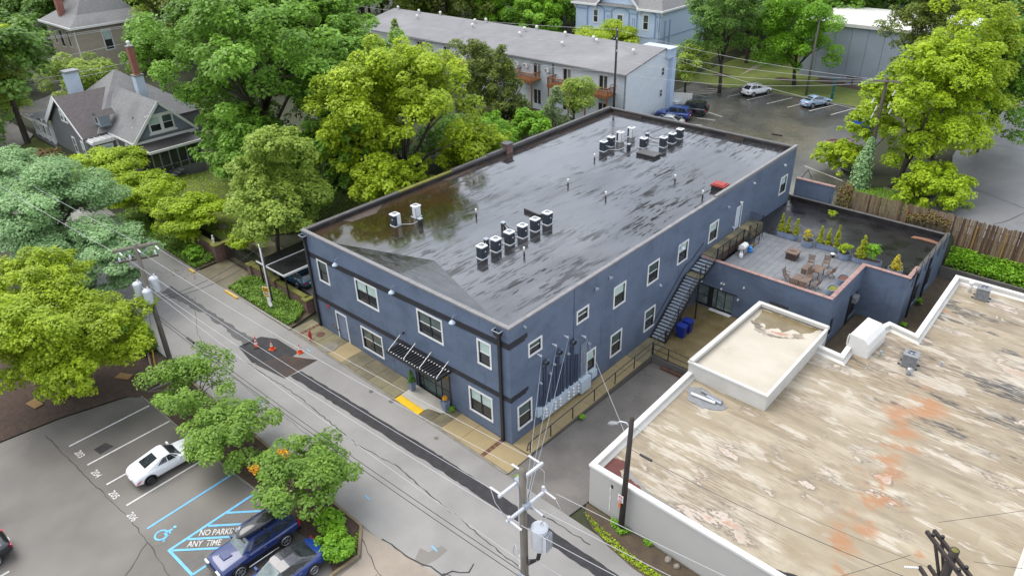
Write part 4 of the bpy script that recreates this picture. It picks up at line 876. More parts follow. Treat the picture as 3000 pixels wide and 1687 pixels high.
for y, z in ((ya-.1, za), (15.75, 1.20), (17.05, 2.24), (18.35, 3.3), (19.05, 3.3), (yd, zd)): sl(MB().beam((1.24, y, z-.15), (1.24, y, z+.92), .05, .05).build('post', 'black_steel', st))
sl(MB().tube([(.07, ya, za+.92), (.07, yb, zb+.80), (.07, yc, zb+.82), (.07, yd+.1, zd+.85)], .025, 6).build('wall_rail', 'black_steel', st))
for y, z0 in ((16.2, .0), (18.4, .0)): sl(MB().box(1.16, y-.04, z0, 1.24, y+.04, 1.3 if y < 17 else 3.1).build('column', 'black_steel', st))
sl(MB().beam((1.2, 18.35, 3.1), (1.2, 18.35, .1), .02, .02).build('brace', 'black_steel', st))

# ------------------------------------------------------------------ electric services on the flank
def duct(y, z0, z1, r=.045, m='navy_brick', x=.1): return MB().tube([(x, y, z0), (x, y, z1)], r, 8).build('conduit', m, sv)
sv = thing('meter_bank', 'row of pale grey electric meter boxes and navy conduits on the brick flank', 'electric meters', (0, 4, 0.8))
def ml(o): o.data.transform(Matrix.Translation((0, -4, -.8))); return o
cabs = [(2.50, 3.78, .34, 1.22), (3.80, 5.05, .32, 1.2), (5.07, 5.92, .32, 1.22)]
for k, (a, b, z0, z1) in enumerate(cabs):
    c = ml(MB().box(.004, a+.01, z0, .22, b-.01, z1).build('meter_cabinet', 'pale_box', sv))
    for yy in ((a+.24, b-.20) if k < 2 else (a+.25, b-.1)):
        for q in range(3): 
            ml(MB().tube([(.22, yy, z0+.24+q*.24), (.30, yy, z0+.24+q*.24), (.34, yy, z0+.24+q*.24)], [.085, .085, .06], 12).build('meter', 'insulator', c, True))
ml(MB().box(.004, 5.96, .28, .42, 6.92, 1.2).build('switch_cabinet', 'pale_box', sv)); ml(MB().box(.004, 7.15, .68, .30, 7.70, 1.2).build('junction_box', 'pale_box', sv)); ml(MB().box(.004, 2.08, .78, .2, 2.46, 1.38).build('junction_box', 'pale_box', sv))
for y, z1 in ((2.40, 3.0), (2.58, 1.9), (2.76, 4.0), (2.92, 4.0), (3.25, 3.2), (3.62, 3.65), (3.95, 4.05), (4.10, 4.05), (4.28, 3.3), (4.55, 3.4), (4.93, 3.7), (5.28, 4.1), (5.45, 4.1), (5.70, 3.3), (5.90, 3.2)): ml(duct(y, 1.2, z1, .055, 'conduit_navy'))
for y in (6.28, 6.42, 6.56, 6.70): ml(duct(y, 1.2, 3.72, .028, 'grey_metal'))
mb = MB(); mb.box(.05, 6.2, 3.2, .08, 6.8, 3.24); mb.box(.05, 6.2, 2.2, .08, 6.8, 2.24); ml(mb.build('strut', 'grey_metal', sv))
for y, z in ((2.84, 4.35), (4.05, 4.42), (5.36, 4.42)):
    w = MB()
    for k in range(4):
        t = np.linspace(0, 2*PI, 14); r = .22 - .03*k
        w.tube([(.16+.05*k, y+.9*r*math.cos(a), z+r*math.sin(a)) for a in t], .016, 5, caps=False)
    ml(w.build('cable_loop', 'wire_dark', sv)); h = MB()
    for k in range(3): h.tube([(.10, y-.12+k*.1, z-.25), (.18, y-.12+k*.1, z+.10+.04*k), (.28, y-.10+k*.1, z+.10)], .045, 6)
    ml(h.build('weatherhead', 'galv_blue', sv))
for y, z in ((3.25, 3.25), (2.40, 3.05), (4.93, 3.72), (3.62, 3.7)): ml(MB().tube([(.1, y, z), (.12, y, z+.1), (.25, y, z+.05)], .06, 8).build('elbow', 'grey_metal', sv))
for y, z in ((2.26, 5.17), (3.57, 5.17), (4.65, 5.17), (6.35, 4.3)): ml(MB().tube([(.0, y, z), (.30, y, z)], [.03, .07], 8).build('wall_insulator', 'insulator', sv))

# railing of the flank walk
rw = thing('railing', 'black pipe railing along the tan ramped walk beside the alley', 'railing', (1.3, 0, .1))
mb = MB().tube([(1.25, -.15, .45), (1.25, .0, .86), (1.25, .35, .9), (1.25, 14.2, 1.05)], .03, 6); mb.tube([(1.25, -.12, .45), (1.25, .12, .42), (1.25, .2, .08)], .025, 6)
mb.build('handrail', 'black_steel', rw).data.transform(Matrix.Translation((-1.3, 0, -.1)))
mb = MB().tube([(1.25, 8.4, .58), (1.25, 14.2, .55)], .018, 5)
mb.build('midrail', 'black_steel', rw).data.transform(Matrix.Translation((-1.3, 0, -.1)))
for y in (.15, 1.95, 4.0, 6.15, 8.35, 10.5, 12.65, 14.2):
    MB().beam((1.25, y, -.2), (1.25, y, .9+.15*y/14), .05, .05).build('post', 'black_steel', rw).data.transform(Matrix.Translation((-1.3, 0, -.1)))
rc = thing('railing', 'black steel railing across the end of the alley above the low block wall', 'railing', (1.3, 12.6, 0))
mb = MB()
for z in (1.02, .55, .12): mb.tube([(1.3, 12.6, z), (6.0, 12.6, z-.05)], .028, 6)
mb.build('rail', 'black_steel', rc).data.transform(Matrix.Translation((-1.3, -12.6, 0)))
for x in (1.34, 2.5, 4.1, 5.7): MB().beam((x, 12.6, -.05), (x, 12.6, 1.04), .055, .055).build('post', 'black_steel', rc).data.transform(Matrix.Translation((-1.3, -12.6, 0)))
# ------------------------------------------------------------------ condensers and pipes on the wet roof
def rsq(h, r, n=5):
    """rounded square outline of half size h"""
    out = []
    for cx, cy, a0 in ((1, 1, 0), (-1, 1, 90), (-1, -1, 180), (1, -1, 270)):
        for k in range(n):
            a = math.radians(a0 + 90*k/(n-1)); out.append((cx*(h-r) + r*math.cos(a), cy*(h-r) + r*math.sin(a)))
    return out
def make_ac(name, label, group, body_m, top_m, h=.27, ht=.86, panel=True, round_=.08):
    t = thing(name, label, 'condenser', (0, 0, 0), 0, group)
    MB().prism(rsq(h+.03, round_), .0, .05).build('base', top_m, t)
    mb = MB(); mb.prism(rsq(h-.015, round_*.8), .05, ht-.06)
    for k in range(15): mb.prism(rsq(h, round_), .075+k*(ht-.16)/15, .075+k*(ht-.16)/15+.028)
    mb.build('coil_guard', body_m, t)
    top = MB(); o = rsq(h+.025, round_+.01); m = len(o); R0 = h*.70
    inn = [(R0*math.cos(math.atan2(y, x)), R0*math.sin(math.atan2(y, x))) for x, y in o]
    vs = [(x, y, ht-.07) for x, y in o] + [(x, y, ht-.01) for x, y in o] + [(x, y, ht+.02) for x, y in inn] + [(x, y, ht-.05) for x, y in inn]; fs = []
    for i in range(m):
        j = (i+1) % m
        for a in range(3): fs.append((a*m+i, a*m+j, (a+1)*m+j, (a+1)*m+i))
    tp = top.add(vs, fs).build('top_cover', top_m, t)
    fan = MB(); fan.lathe([(R0, ht-.05), (0.0, ht-.06)], (0, 0, 0), 16, False)
    fan.build('fan_well', 'plastic_black', t)
    bl = MB()
    for k in range(3):
        a = k*2*PI/3 + .4; bl.add([(math.cos(a)*.05, math.sin(a)*.05, ht-.03), (math.cos(a-.35)*R0*.92, math.sin(a-.35)*R0*.92, ht-.035), (math.cos(a+.35)*R0*.92, math.sin(a+.35)*R0*.92, ht-.02)], [(0, 1, 2)])
    bl.lathe([(.07, ht-.03), (.06, ht+.01), (0, ht+.015)], (0, 0, 0), 10, False); bl.build('fan', 'grey_metal', t)
    gr = MB()
    for rr in (.35, .62, .85): gr.tube([(R0*rr*math.cos(a), R0*rr*math.sin(a), ht+.015) for a in np.linspace(0, 2*PI, 13)], .004, 3, caps=False)
    gr.build('grille', 'steel', t)
    if panel:
        MB().box(-h-.022, -h*.62, .06, -h-.002, h*.95, ht-.07).build('service_panel', top_m, t); MB().box(-h*.95, h+.002, .06, h*.2, h+.02, ht-.07).build('service_panel', top_m, t)
        MB().box(h+.002, -.02, .45, h+.012, .08, .52).build('nameplate', 'sign_white', t)
    return t
roofg = 'air conditioning condensers on the wet black roof'
ac0 = make_ac('air_conditioner', '', roofg, 'ac_dark', 'white_metal')
spots = []
names = ['nearest the street', 'second from the street', 'third from the street', 'fourth from the street', 'fifth from the street', 'farthest from the street']
for k in range(6): spots.append((-7.08, 5.33+1.27*k, 0.0, 'white topped dark condenser in the front row of six, ' + names[k]))
spots += [(-15.0, 4.98, -PI/2, 'condenser of the pair in the brown pond, nearer the street'), (-14.95, 6.83, PI, 'condenser of the pair in the brown pond, farther from the street')]
for (x, y, rz), n in zip(((-12.6, 25.75, 0), (-12.78, 27.1, 0), (-12.85, 28.6, PI), (-12.8, 30.2, PI)), ('nearest', 'second nearest', 'third', 'farthest')): spots.append((x, y, rz, 'condenser in the rear left cluster of four, %s to the street' % n if n in ('nearest', 'second nearest') else 'condenser in the rear left cluster of four, %s from the street' % n))
spots.append((-10.42, 28.5, 0, 'condenser standing alone behind the flat roof hatch'))
for (x, y), n in zip(((-9.2, 29.68), (-9.15, 31.0), (-9.25, 32.44)), ('nearest the hatch', 'in the middle', 'nearest the rear parapet')): spots.append((x, y, 0, 'condenser of the three right of the rear pipe box, ' + n))
for i, (x, y, rz, lab) in enumerate(spots):
    if i == 0: ac0.location = (x, y, RZ+.004); ac0.rotation_euler = (0, 0, rz); ac0['label'] = lab
    else: copy_thing(ac0, (x, y, RZ+.004), rz, lab)
def vent(x, y, h, lab):
    t = thing('vent_pipe', lab, 'vent pipe', (x, y, RZ), 0, 'white capped vent pipes on the wet roof')
    MB().lathe([(.075, 0), (.06, .04), (.055, h*.45)], (0, 0, 0), 10).build('pipe', 'dark_metal', t, True); MB().lathe([(.068, h*.45), (.07, h), (.06, h+.015)], (0, 0, 0), 10).build('sleeve', 'vent_white', t, True)
for x, y, h, lab in ((-5.27, 7.24, .55, 'short white vent pipe right of the front row of condensers'), (-11.73, 9.52, .55, 'white vent pipe between the brown pond and the front row'), (-6.54, 17.68, .5, 'white vent pipe alone in the middle of the black roof'), (-11.92, 23.59, .5, 'white vent pipe in front of the rear left condensers'),
                     (-4.37, 23.62, .5, 'white vent pipe in front of the rear right condensers'), (-1.23, 22.21, .5, 'white vent pipe beside the red capped roof vent'), (-10.2, 17.9, .5, 'white vent pipe left of the middle of the black roof')): vent(x, y, h, lab)
t = thing('roof_vent', 'square roof vent with a red metal lid near the right edge of the roof', 'roof vent', (-1.0, 24.3, RZ))
MB().box(-.48, -.42, 0, .48, .42, .30).build('curb', 'black_steel', t); MB().box(-.54, -.48, .30, .54, .48, .40).box(-.40, -.34, .40, .40, .34, .45).build('lid', 'red_vent', t)
t = thing('roof_hatch', 'low flat black hatch on the rear part of the roof', 'roof hatch', (-9.0, 27.1, RZ))
MB().box(-.85, -.5, 0, .85, .5, .20).build('curb', 'black_steel', t); MB().box(-.90, -.55, .20, .90, .55, .25).build('lid', 'old_patch', t)
t = thing('wind_baffle', 'low black V shaped roof curb behind the farthest front condenser', 'roof curb', (-8.2, 12.1, RZ))
MB().beam((-1.4, .1, .12), (.1, -.05, .12), .10, .24).build('board', 'black_steel', t); MB().beam((.1, -.05, .12), (.45, .95, .12), .10, .24).build('board', 'black_steel', t)
def pipebox(x, y, lab, runs):
    t = thing('pipe_box', lab, 'pipe box', (x, y, RZ), 0, 'pipe boxes feeding the condensers')
    MB().box(-.12, -.12, 0, .12, .12, .50).build('post', 'dark_metal', t); MB().box(-.15, -.15, .50, .15, .15, .56).build('cap', 'grey_metal', t)
    for k, pts in enumerate(runs):
        P = [(0, 0, .42)] + [(px-x, py-y, pz) for px, py, pz in pts]
        # sagging insulated lines
        Q = []
        for i in range(len(P)-1):
            a, b = Vector(P[i]), Vector(P[i+1])
            for s in np.linspace(0, 1, 6)[:-1]: Q.append(a.lerp(b, s) - Vector((0, 0, .12*math.sin(PI*s) if min(a.z, b.z) > .2 else 0)))
        Q.append(P[-1]); MB().tube(Q, .026, 6).build('refrigerant_line', 'pipe_insul' if k % 2 else 'wire_light', t, True)
pipebox(-8.77, 9.12, 'pipe box with lines to the middle of the front row of condensers', [[(-8.1, 9.0, .15), (-7.4, 8.9, .15)], [(-8.2, 8.6, .2), (-7.4, 7.8, .15)], [(-8.2, 9.5, .12), (-7.4, 10.0, .12)], [(-8.3, 9.3, .1), (-7.5, 9.1, .1)]])
pipebox(-7.95, 6.62, 'pipe box behind the second condenser of the front row', [[(-7.7, 6.2, .1), (-7.4, 5.5, .12)], [(-7.7, 6.7, .1), (-7.4, 6.6, .12)], [(-7.6, 7.2, .06), (-7.3, 7.5, .06)]])
pipebox(-13.6, 6.0, 'pipe box beside the pair of condensers in the brown pond', [[(-14.1, 5.7, .08), (-14.65, 5.0, .15)], [(-13.9, 6.4, .2), (-14.6, 6.7, .15)]])
pipebox(-11.31, 30.46, 'pipe box between the rear condenser clusters, farther from the street', [[(-10.8, 30.0, .3), (-9.5, 29.9, .12)], [(-10.4, 30.6, .2), (-9.5, 31.1, .12)], [(-10.3, 30.9, .2), (-9.5, 32.3, .12)], [(-10.9, 29.4, .2), (-10.5, 28.8, .12)]])
pipebox(-11.0, 27.15, 'pipe box right of the rear left cluster of condensers', [[(-11.6, 26.6, .06), (-12.3, 25.9, .1)], [(-11.6, 27.0, .15), (-12.5, 27.2, .1)], [(-11.7, 27.9, .1), (-12.5, 28.5, .1)], [(-11.8, 28.8, .2), (-12.5, 29.9, .12)]])

# ------------------------------------------------------------------ low navy annex with roof deck
ann = thing('annex', 'low navy blue painted annex with a terracotta coping and a roof deck', 'building', (4.7, 20.5, 0))
def al(o): o.data.transform(Matrix.Translation((-4.7, -20.5, 0))); return o
AX, AY, AZ = 9.55, 20.45, 4.0
class OFrame(Frame): pass
A1 = Frame((.03, AY, 0), (1, 0, 0), (0, -1, 0)); A2 = Frame((AX, AY, 0), (0, 1, 0), (1, 0, 0)); A3 = Frame((AX, 26.4, 0), (1, 0, 0), (0, -1, 0)); A4 = Frame((12.5, 26.4, 0), (0, 1, 0), (1, 0, 0))
wl = MB(); gh = [(.05, .0, 2.95, 1.72), (5.55, 2.0, 6.90, 2.26)]
h2 = [(4.3, .35, 5.9, 2.1), (.75, .7, 1.3, 1.95)]; h4 = [(1.9, .75, 3.6, 2.1), (5.0, .8, 6.4, 2.25)]
A1.wall(wl, 0, AX-.03, -.8, AZ-.1, gh); A2.wall(wl, 0, 5.95, -.8, AZ-.1, h2); A3.wall(wl, 0, 2.95, -.8, AZ-.1); A4.wall(wl, 0, 9.8, -.8, AZ-.1-.3, h4)
A5 = Frame((12.5, 36.2, 0), (-1, 0, 0), (0, 1, 0)); A5.wall(wl, 0, 12.5, -.8, 3.45)
al(wl.build('wall', 'navy_brick', ann))
# glazed court doors
dr = MB(); d = -.10
for u in (.05, .93, 1.28, 1.62, 2.25, 2.90): A1.box(dr, u, .02, u+.05, 1.72, d-.03, d+.04)
A1.box(dr, .05, 1.66, 2.95, 1.72, d-.03, d+.04); A1.box(dr, .05, .02, 2.95, .14, d-.03, d+.04); A1.box(dr, .1, .80, .93, .85, d-.03, d+.03); A1.box(dr, .0, 1.72, 3.2, 1.78, .0, .03); A1.box(dr, .98, .14, 1.28, 1.66, d-.03, d+.02)
dg = al(dr.build('glazed_doors', 'black_steel', ann))
for a, b in ((.10, .93), (1.33, 1.62), (1.67, 2.25), (2.30, 2.90)):
    q = MB(); q.add([A1.p(a, .1, d), A1.p(b, .1, d), A1.p(b, 1.7, d), A1.p(a, 1.7, d)], [(0, 1, 2, 3)]); al(q.build('pane', 'glass_lit', dg))
al(MB().box(1.3, AY-.35, .02, 3.0, AY-.02, .05).build('threshold', 'white_trim', ann))
for u, z in ((.35, 1.95), (1.9, 2.35), (2.1, 2.35), (1.95, 1.9), (3.6, 2.6), (3.3, 1.5)): 
    q = MB(); A1.box(q, u-.05, z-.05, u+.05, z+.06, 0, .12); al(q.build('wall_lamp', 'vent_white', ann))
# barred windows on the flank
def barred(fr, u0, z0, u1, z1, ac=False):
    w = MB(); fr.box(w, u0, z0-.10, u1, z0, -.1, .06); o = al(w.build('window', 'galv_blue', ann))
    q = MB(); q.add([fr.p(u0, z0, -.12), fr.p(u1, z0, -.12), fr.p(u1, z1, -.12), fr.p(u0, z1, -.12)], [(0, 1, 2, 3)]); al(q.build('pane', 'glass_dark', o))
    b = MB(); k = max(3, int((u1-u0)/.22))
    for i in range(1, k): b.tube([fr.p(u0+(u1-u0)*i/k, z0, -.03), fr.p(u0+(u1-u0)*i/k, z1, -.03)], .014, 4)
    for i in range(1, 5): b.tube([fr.p(u0, z0+(z1-z0)*i/5, -.02), fr.p(u1, z0+(z1-z0)*i/5, -.02)], .012, 4)
    al(b.build('bars', 'black_steel', o))
    if ac: q = MB(); fr.box(q, u0+.2, z1-.55, u0+.9, z1-.1, -.05, .32); al(q.build('window_air_conditioner', 'ac_grey', o))
for h in h2: barred(A2, *h, ac=h[0] > 2)
for h in h4: barred(A4, *h)
barred(A1, *gh[1])
q = MB(); A2.box(q, 4.05, -.6, 4.2, 2.3, .0, .12); A4.box(q, 1.75, -.6, 1.87, 3.6, .0, .12); A4.box(q, 4.8, -.6, 4.92, 3.6, 0, .12); al(q.build('downspout', 'black_steel', ann))
# roof of the annex: black felt falling to the rear; grey paved deck
def fell(x, y): return 3.50 - .030*max(0, y-24)
rb = MB(); xs = [.02, 3, 6, 9.5]; ys = [20.5, 24, 27, 30, 33, 36.1]
for i in range(3):
    for j in range(5): rb.add([(a, b, fell(a, b)-.06) for a, b in ((xs[i], ys[j]), (xs[i+1], ys[j]), (xs[i+1], ys[j+1]), (xs[i], ys[j+1]))], [(0, 1, 2, 3)])
for j in range(2, 5): rb.add([(a, b, fell(a, b)-.06) for a, b in ((9.5, max(26.5, ys[j])), (12.45, max(26.5, ys[j])), (12.45, ys[j+1]), (9.5, ys[j+1]))], [(0, 1, 2, 3)])
rb.add([(9.5, 26.45, fell(0, 26.5)-.06), (12.45, 26.45, fell(0, 26.5)-.06), (12.45, 27, fell(0, 27)-.06), (9.5, 27, fell(0, 27)-.06)], [(0, 1, 2, 3)])
al(rb.build('roof', 'deck_roof', ann))
ip = MB(); ip.box(.03, AY+.012, 3.2, AX-.012, AY+.22, AZ-.1); ip.box(AX-.22, AY+.22, 3.2, AX-.012, 26.45, AZ-.1); ip.box(AX-.22, 26.412, 3.2, 12.48, 26.62, AZ-.1); ip.box(12.28, 26.62, 2.9, 12.488, 36.19, AZ-.4); ip.box(0.03, 35.95, 2.9, 12.28, 36.188, 3.46)
al(ip.build('parapet', 'parapet_black', ann))
def acop(a, b, w, m, z0, step=.62, h=.09):
    L = math.hypot(b[0]-a[0], b[1]-a[1]); k = max(1, round(L/step)); dx, dy = (b[0]-a[0])/L, (b[1]-a[1])/L; rz = math.atan2(dy, dx)
    for i in range(k):
        s = L*(i+.5)/k; p = (a[0]+dx*s, a[1]+dy*s); mb = MB(); ca, sa = math.cos(rz), math.sin(rz); l = L/k-.012
        prof = [(-w/2, 0), (w/2, 0), (w/2, h*.55), (w*.12, h), (-w*.12, h), (-w/2, h*.55)]; vs = []
        for e in (-l/2, l/2):
            for c, z in prof: vs.append((p[0]+ca*e-sa*c, p[1]+sa*e+ca*c, z0+z))
        mb.add(vs, [tuple(range(6))[::-1], tuple(range(6, 12))] + [(q_, (q_+1) % 6, 6+(q_+1) % 6, 6+q_) for q_ in range(6)]); al(mb.build('coping_tile', m, ann))
acop((.05, AY+.08), (AX+.05, AY+.08), .30, 'terracotta', AZ-.1); acop((AX-.10, AY+.24), (AX-.10, 26.36), .30, 'terracotta', AZ-.1); acop((AX-.24, 26.5), (12.55, 26.5), .30, 'terracotta', AZ-.1); acop((12.38, 26.66), (12.38, 28.4), .28, 'terracotta', AZ-.1, .58)
acop((12.38, 28.4), (12.38, 36.1), .28, 'coping', AZ-.4, 1.5, .07); acop((.2, 36.08), (12.2, 36.08), .30, 'coping', 3.46, 1.5, .07)
al(MB().prism([(10.2, 34.6), (11.0, 34.75), (12.2, 34.6), (12.25, 35.0), (11.3, 35.2), (10.3, 35.0)], 3.12, 3.16).build('debris', 'rust_light', ann))
# deck paving, tile by tile
deck = al(MB().box(1.38, 20.72, 3.44, 9.28, 27.75, 3.475).build('deck', 'dark_metal', ann))
nx, ny = 17, 13; tw, tl = (9.26-1.40)/nx, (27.72-20.74)/ny
tiles = []
for i in range(nx):
    for j in range(ny):
        x, y = 1.40+i*tw, 20.74+j*tl
        if x > 8.6 and y > 27.1: continue
        mb = MB()
        for q in range(4): mb.box(x+.008, y+.006+q*tl/4, 3.477, x+tw-.008, y+(q+1)*tl/4-.006, 3.50+random.uniform(-.003, .003))
        al(mb.build('tile', 'tile_a' if (i+j+random.randint(0, 1)) % 2 else 'tile_b', deck))
# upper walk, its guard rail and steps to the deck
uw = thing('upper_walk', 'tan concrete walk along the brick flank above the deck', 'walkway', (.6, 24, 0))
def ul(o): o.data.transform(Matrix.Translation((-.6, -24, 0))); return o
for k in range(11): ul(MB().box(.03, 20.62+k*.70, 3.3, 1.1, 20.62+k*.70+.685, 4.04).build('slab', ('walk_a', 'walk_c', 'walk_b')[k % 3], uw))
gr_ = thing('railing', 'black horizontal bar railing between the upper walk and the roof deck', 'railing', (1.18, 22, 4.0))
def gl(o): o.data.transform(Matrix.Translation((-1.18, -22, -4.0))); return o
for y in (20.75, 21.5, 22.5, 23.6, 24.75): gl(MB().beam((1.2, y, 3.5), (1.2, y, 4.78), .05, .05).build('post', 'black_steel', gr_))
for k in range(7): gl(MB().beam((1.2, 20.75, 4.10+k*.105), (1.2, 24.75, 4.10+k*.105), .02, .025).build('bar', 'black_steel', gr_))
gl(MB().beam((1.18, 20.75, 3.78), (1.18, 24.75, 3.78), .03, .42).build('kick_panel', 'firepit', gr_)); gl(MB().beam((1.2, 20.7, 4.79), (1.2, 24.8, 4.79), .06, .03).build('top_rail', 'black_steel', gr_))
ds = thing('deck_steps', 'short steel steps with barred side rails from upper walk down to the deck', 'steps', (1.6, 25.2, 3.5))
for k in range(3): MB().box(-.42+k*.27, -.4, .36-k*.15, -.16+k*.27, .4, .40-k*.15).build('tread', 'dark_metal' if k < 2 else 'walk_a', ds)
for s in (-.42, .42):
    mb = MB(); mb.beam((-.45, s, 1.25), (.45, s, .85), .03, .05)
    for q in range(5): mb.beam((-.45, s, .62+q*.12), (.45, s, .25+q*.12), .015, .02)
    mb.beam((-.45, s, .4), (-.45, s, 1.27), .04, .04); mb.beam((.45, s, 0), (.45, s, .87), .04, .04); mb.build('side_rail', 'black_steel', ds)
r2 = thing('railing', 'black bar railing at the back end of the upper walk beside the felt roof', 'railing', (1.2, 26.5, 4.0))
mb = MB()
for k in range(7): mb.beam((.0, -.75, .10+k*.105), (.5, .4, .10+k*.105), .02, .025)
mb.build('bar', 'black_steel', r2)
for px, py in ((0, -.75), (.25, -.18), (.5, .4)): MB().beam((px, py, -.5), (px, py, .8), .05, .05).build('post', 'black_steel', r2)
r3 = thing('railing', 'dark grey stepped bar railing at the far end of the upper walk by the wall', 'railing', (.5, 28.2, 3.9))
mb = MB(); [mb.beam((-.45, -.2, .1+k*.13), (.5, .1, -.15+k*.13), .025, .03) for k in range(7)]; mb.build('bar', 'black_steel', r3); MB().beam((.5, .1, -.4), (.5, .1, .75), .05, .05).build('post', 'black_steel', r3)
# wire guard along the rear and right edges of the felt roof
g4 = thing('roof_guard', 'thin black cable guard rail round the back edges of the felt roof', 'railing', (12.5, 36, 3.4))
def g4l(o): o.data.transform(Matrix.Translation((-12.5, -36, -3.4))); return o
for x in np.arange(3.2, 12.6, 1.55): g4l(MB().beam((x, 36.22, 3.1), (x, 36.22, 4.12), .03, .03).build('post', 'black_steel', g4))
for y in np.arange(27.2, 36.3, 1.5): g4l(MB().beam((12.56, y, 2.9), (12.56, y, 4.45-.035*(y-27)), .035, .035).build('post', 'black_steel', g4))
mb = MB()
for q in (.08, .40, .70): mb.tube([(3.2, 36.22, 3.4+q), (12.56, 36.22, 3.4+q)], .010, 4); mb.tube([(12.56, 27.2, 3.72+q), (12.56, 36.22, 3.4+q)], .010, 4)
g4l(mb.build('cable', 'black_steel', g4))
# low navy wall running on behind the main building
t = thing('low_wall', 'low navy wall with a pink coping behind the annex, beside the rear car park', 'wall', (1.5, 36.62, 3))
MB().box(-1.5, -.12, -.9, 1.75, .12, 1.85).build('wall', 'navy_brick', t)
for k in range(5): MB().box(-1.5+k*.66, -.17, 1.85, -1.5+(k+1)*.66-.01, .17, 1.93).build('coping_tile', 'terracotta', t)

# ------------------------------------------------------------------ deck furniture
DZ = 3.502
def stadium(L, w, n=8):
    r = w/2; c = L/2 - r
    return [(c + r*math.cos(a), r*math.sin(a)) for a in np.linspace(-PI/2, PI/2, n)] + [(-c + r*math.cos(a), r*math.sin(a)) for a in np.linspace(PI/2, 3*PI/2, n)]
def trough(L, w, h, loc_, rz, lab, soil='mulch', name='planter', group='ribbed metal stock tank planters on the roof deck'):
    t = thing(name, lab, 'planter', loc_, rz, group); mb = MB(); k = 0; rings = []
    for z, e in ((0, 0), (.04, .0), (h*.30, 0), (h*.36, .02), (h*.42, 0), (h*.62, 0), (h*.68, .02), (h*.74, 0), (h-.02, 0), (h, .025), (h, -.02), (h-.1, -.03)):
        rings.append([(x*(1+e/(L/2)), y*(1+e/(w/2)), z) for x, y in stadium(L, w)])
    m = len(rings[0]); vs = [p for r in rings for p in r]; fs = [(a*m+i, a*m+(i+1) % m, (a+1)*m+(i+1) % m, (a+1)*m+i) for a in range(len(rings)-1) for i in range(m)]
    mb.add(vs, fs).build('tank', 'galv_blue', t, False)
    MB().add([(x*.97, y*.95, h-.07) for x, y in stadium(L, w)], [tuple(range(m))]).build('soil', soil, t); return t
trough(1.62, .56, .52, (3.2, 28.05, DZ-.07), .06, 'long ribbed metal trough with three narrow conifers, nearest the upper walk')
trough(.85, .84, .50, (4.95, 27.6, DZ), 0, 'round ribbed metal tub holding peach coloured shrub')
trough(1.62, .56, .52, (6.25, 27.95, DZ-.05), .06, 'long ribbed metal trough with three conifers in the middle of the row')
trough(.85, .84, .50, (7.75, 27.3, DZ), 0, 'round ribbed metal tub holding bushy yellow shrub')
trough(2.0, .60, .45, (9.25, 27.5, DZ-.05), .06, 'long ribbed metal trough with a cone and a round green shrub')
trough(.95, .94, .40, (11.2, 27.6, 3.36), 0, 'round metal tub with an orange yellow shrub, apart on the felt roof')
trough(1.0, .62, .42, (9.0, 21.95, DZ), 1.50, 'short metal trough of dry moss at the deck corner', 'moss'); trough(1.05, .62, .42, (9.0, 23.75, DZ), 1.50, 'short metal trough of brown litter, second from the deck corner', 'rust')
t = thing('bucket', 'small black bucket with a white lid beside the middle trough', 'bucket', (7.08, 27.0, DZ)); MB().lathe([(.13, 0), (.17, .26)], (0, 0, 0), 12).build('pail', 'plastic_black', t, True); MB().lathe([(.165, .26), (.16, .31), (0, .32)], (0, 0, 0), 12, False).build('lid', 'sign_white', t, True)
t = thing('fire_pit_table', 'square brown fire pit table alone on the grey deck', 'fire pit', (4.92, 25.05, DZ), .02)
MB().box(-.36, -.40, 0, .36, .40, .52).build('base', 'firepit', t); MB().box(-.45, -.48, .52, .45, .48, .58).build('top', 'teak', t); MB().box(-.22, -.06, .582, .22, .06, .595).build('burner', 'plastic_black', t)
def table(loc_, rz, L, w, lab, h=.62):
    t = thing('patio_table', lab, 'table', loc_, rz, 'wooden patio tables on the roof deck'); n = 7
    for k in range(n): MB().box(-L/2, -w/2+k*w/n+.006, h-.03, L/2, -w/2+(k+1)*w/n-.006, h).build('slat', 'teak', t)
    for a in (-1, 1):
        for b in (-1, 1): MB().box(a*(L/2-.07)-.03, b*(w/2-.07)-.03, 0, a*(L/2-.07)+.03, b*(w/2-.07)+.03, h-.03).build('leg', 'teak', t)
    MB().box(-L/2+.05, -w/2+.05, h-.10, L/2-.05, w/2-.05, h-.032).build('apron', 'teak', t)
table((7.32, 23.55, DZ), .0, .68, 1.1, 'rectangular wooden patio table, farther from the terracotta coping')
table((6.77, 21.55, DZ), .0, .52, .88, 'left half of the pair of square patio tables by the coping'); table((7.33, 21.55, DZ), .0, .52, .88, 'right half of the pair of square patio tables by the coping')
def chair(lab):
    t = thing('folding_chair', lab, 'chair', (0, 0, 0), 0, 'brown wooden patio chairs on the roof deck')
    for k in range(4): MB().box(-.20, -.17+k*.09, .37, .20, -.09+k*.09, .39).build('seat_slat', 'teak', t)
    for k in range(4): MB().beam((-.19, .215+.02*k, .48+k*.10), (.19, .215+.02*k, .48+k*.10), .02, .075).build('back_slat', 'teak', t)
    for s in (-.21, .21):
        MB().beam((s, -.22, 0), (s, .20, .45), .03, .035).build('leg', 'teak', t); MB().beam((s, .24, 0), (s, -.18, .38), .03, .035).build('leg', 'teak', t)
        MB().beam((s, .19, .42), (s, .30, .88), .03, .035).build('back_post', 'teak', t); MB().beam((s, .24, .58), (s, -.18, .56), .045, .025).build('armrest', 'teak', t)
    return t
ch0 = chair('wooden chair at the left end of the pair of tables')
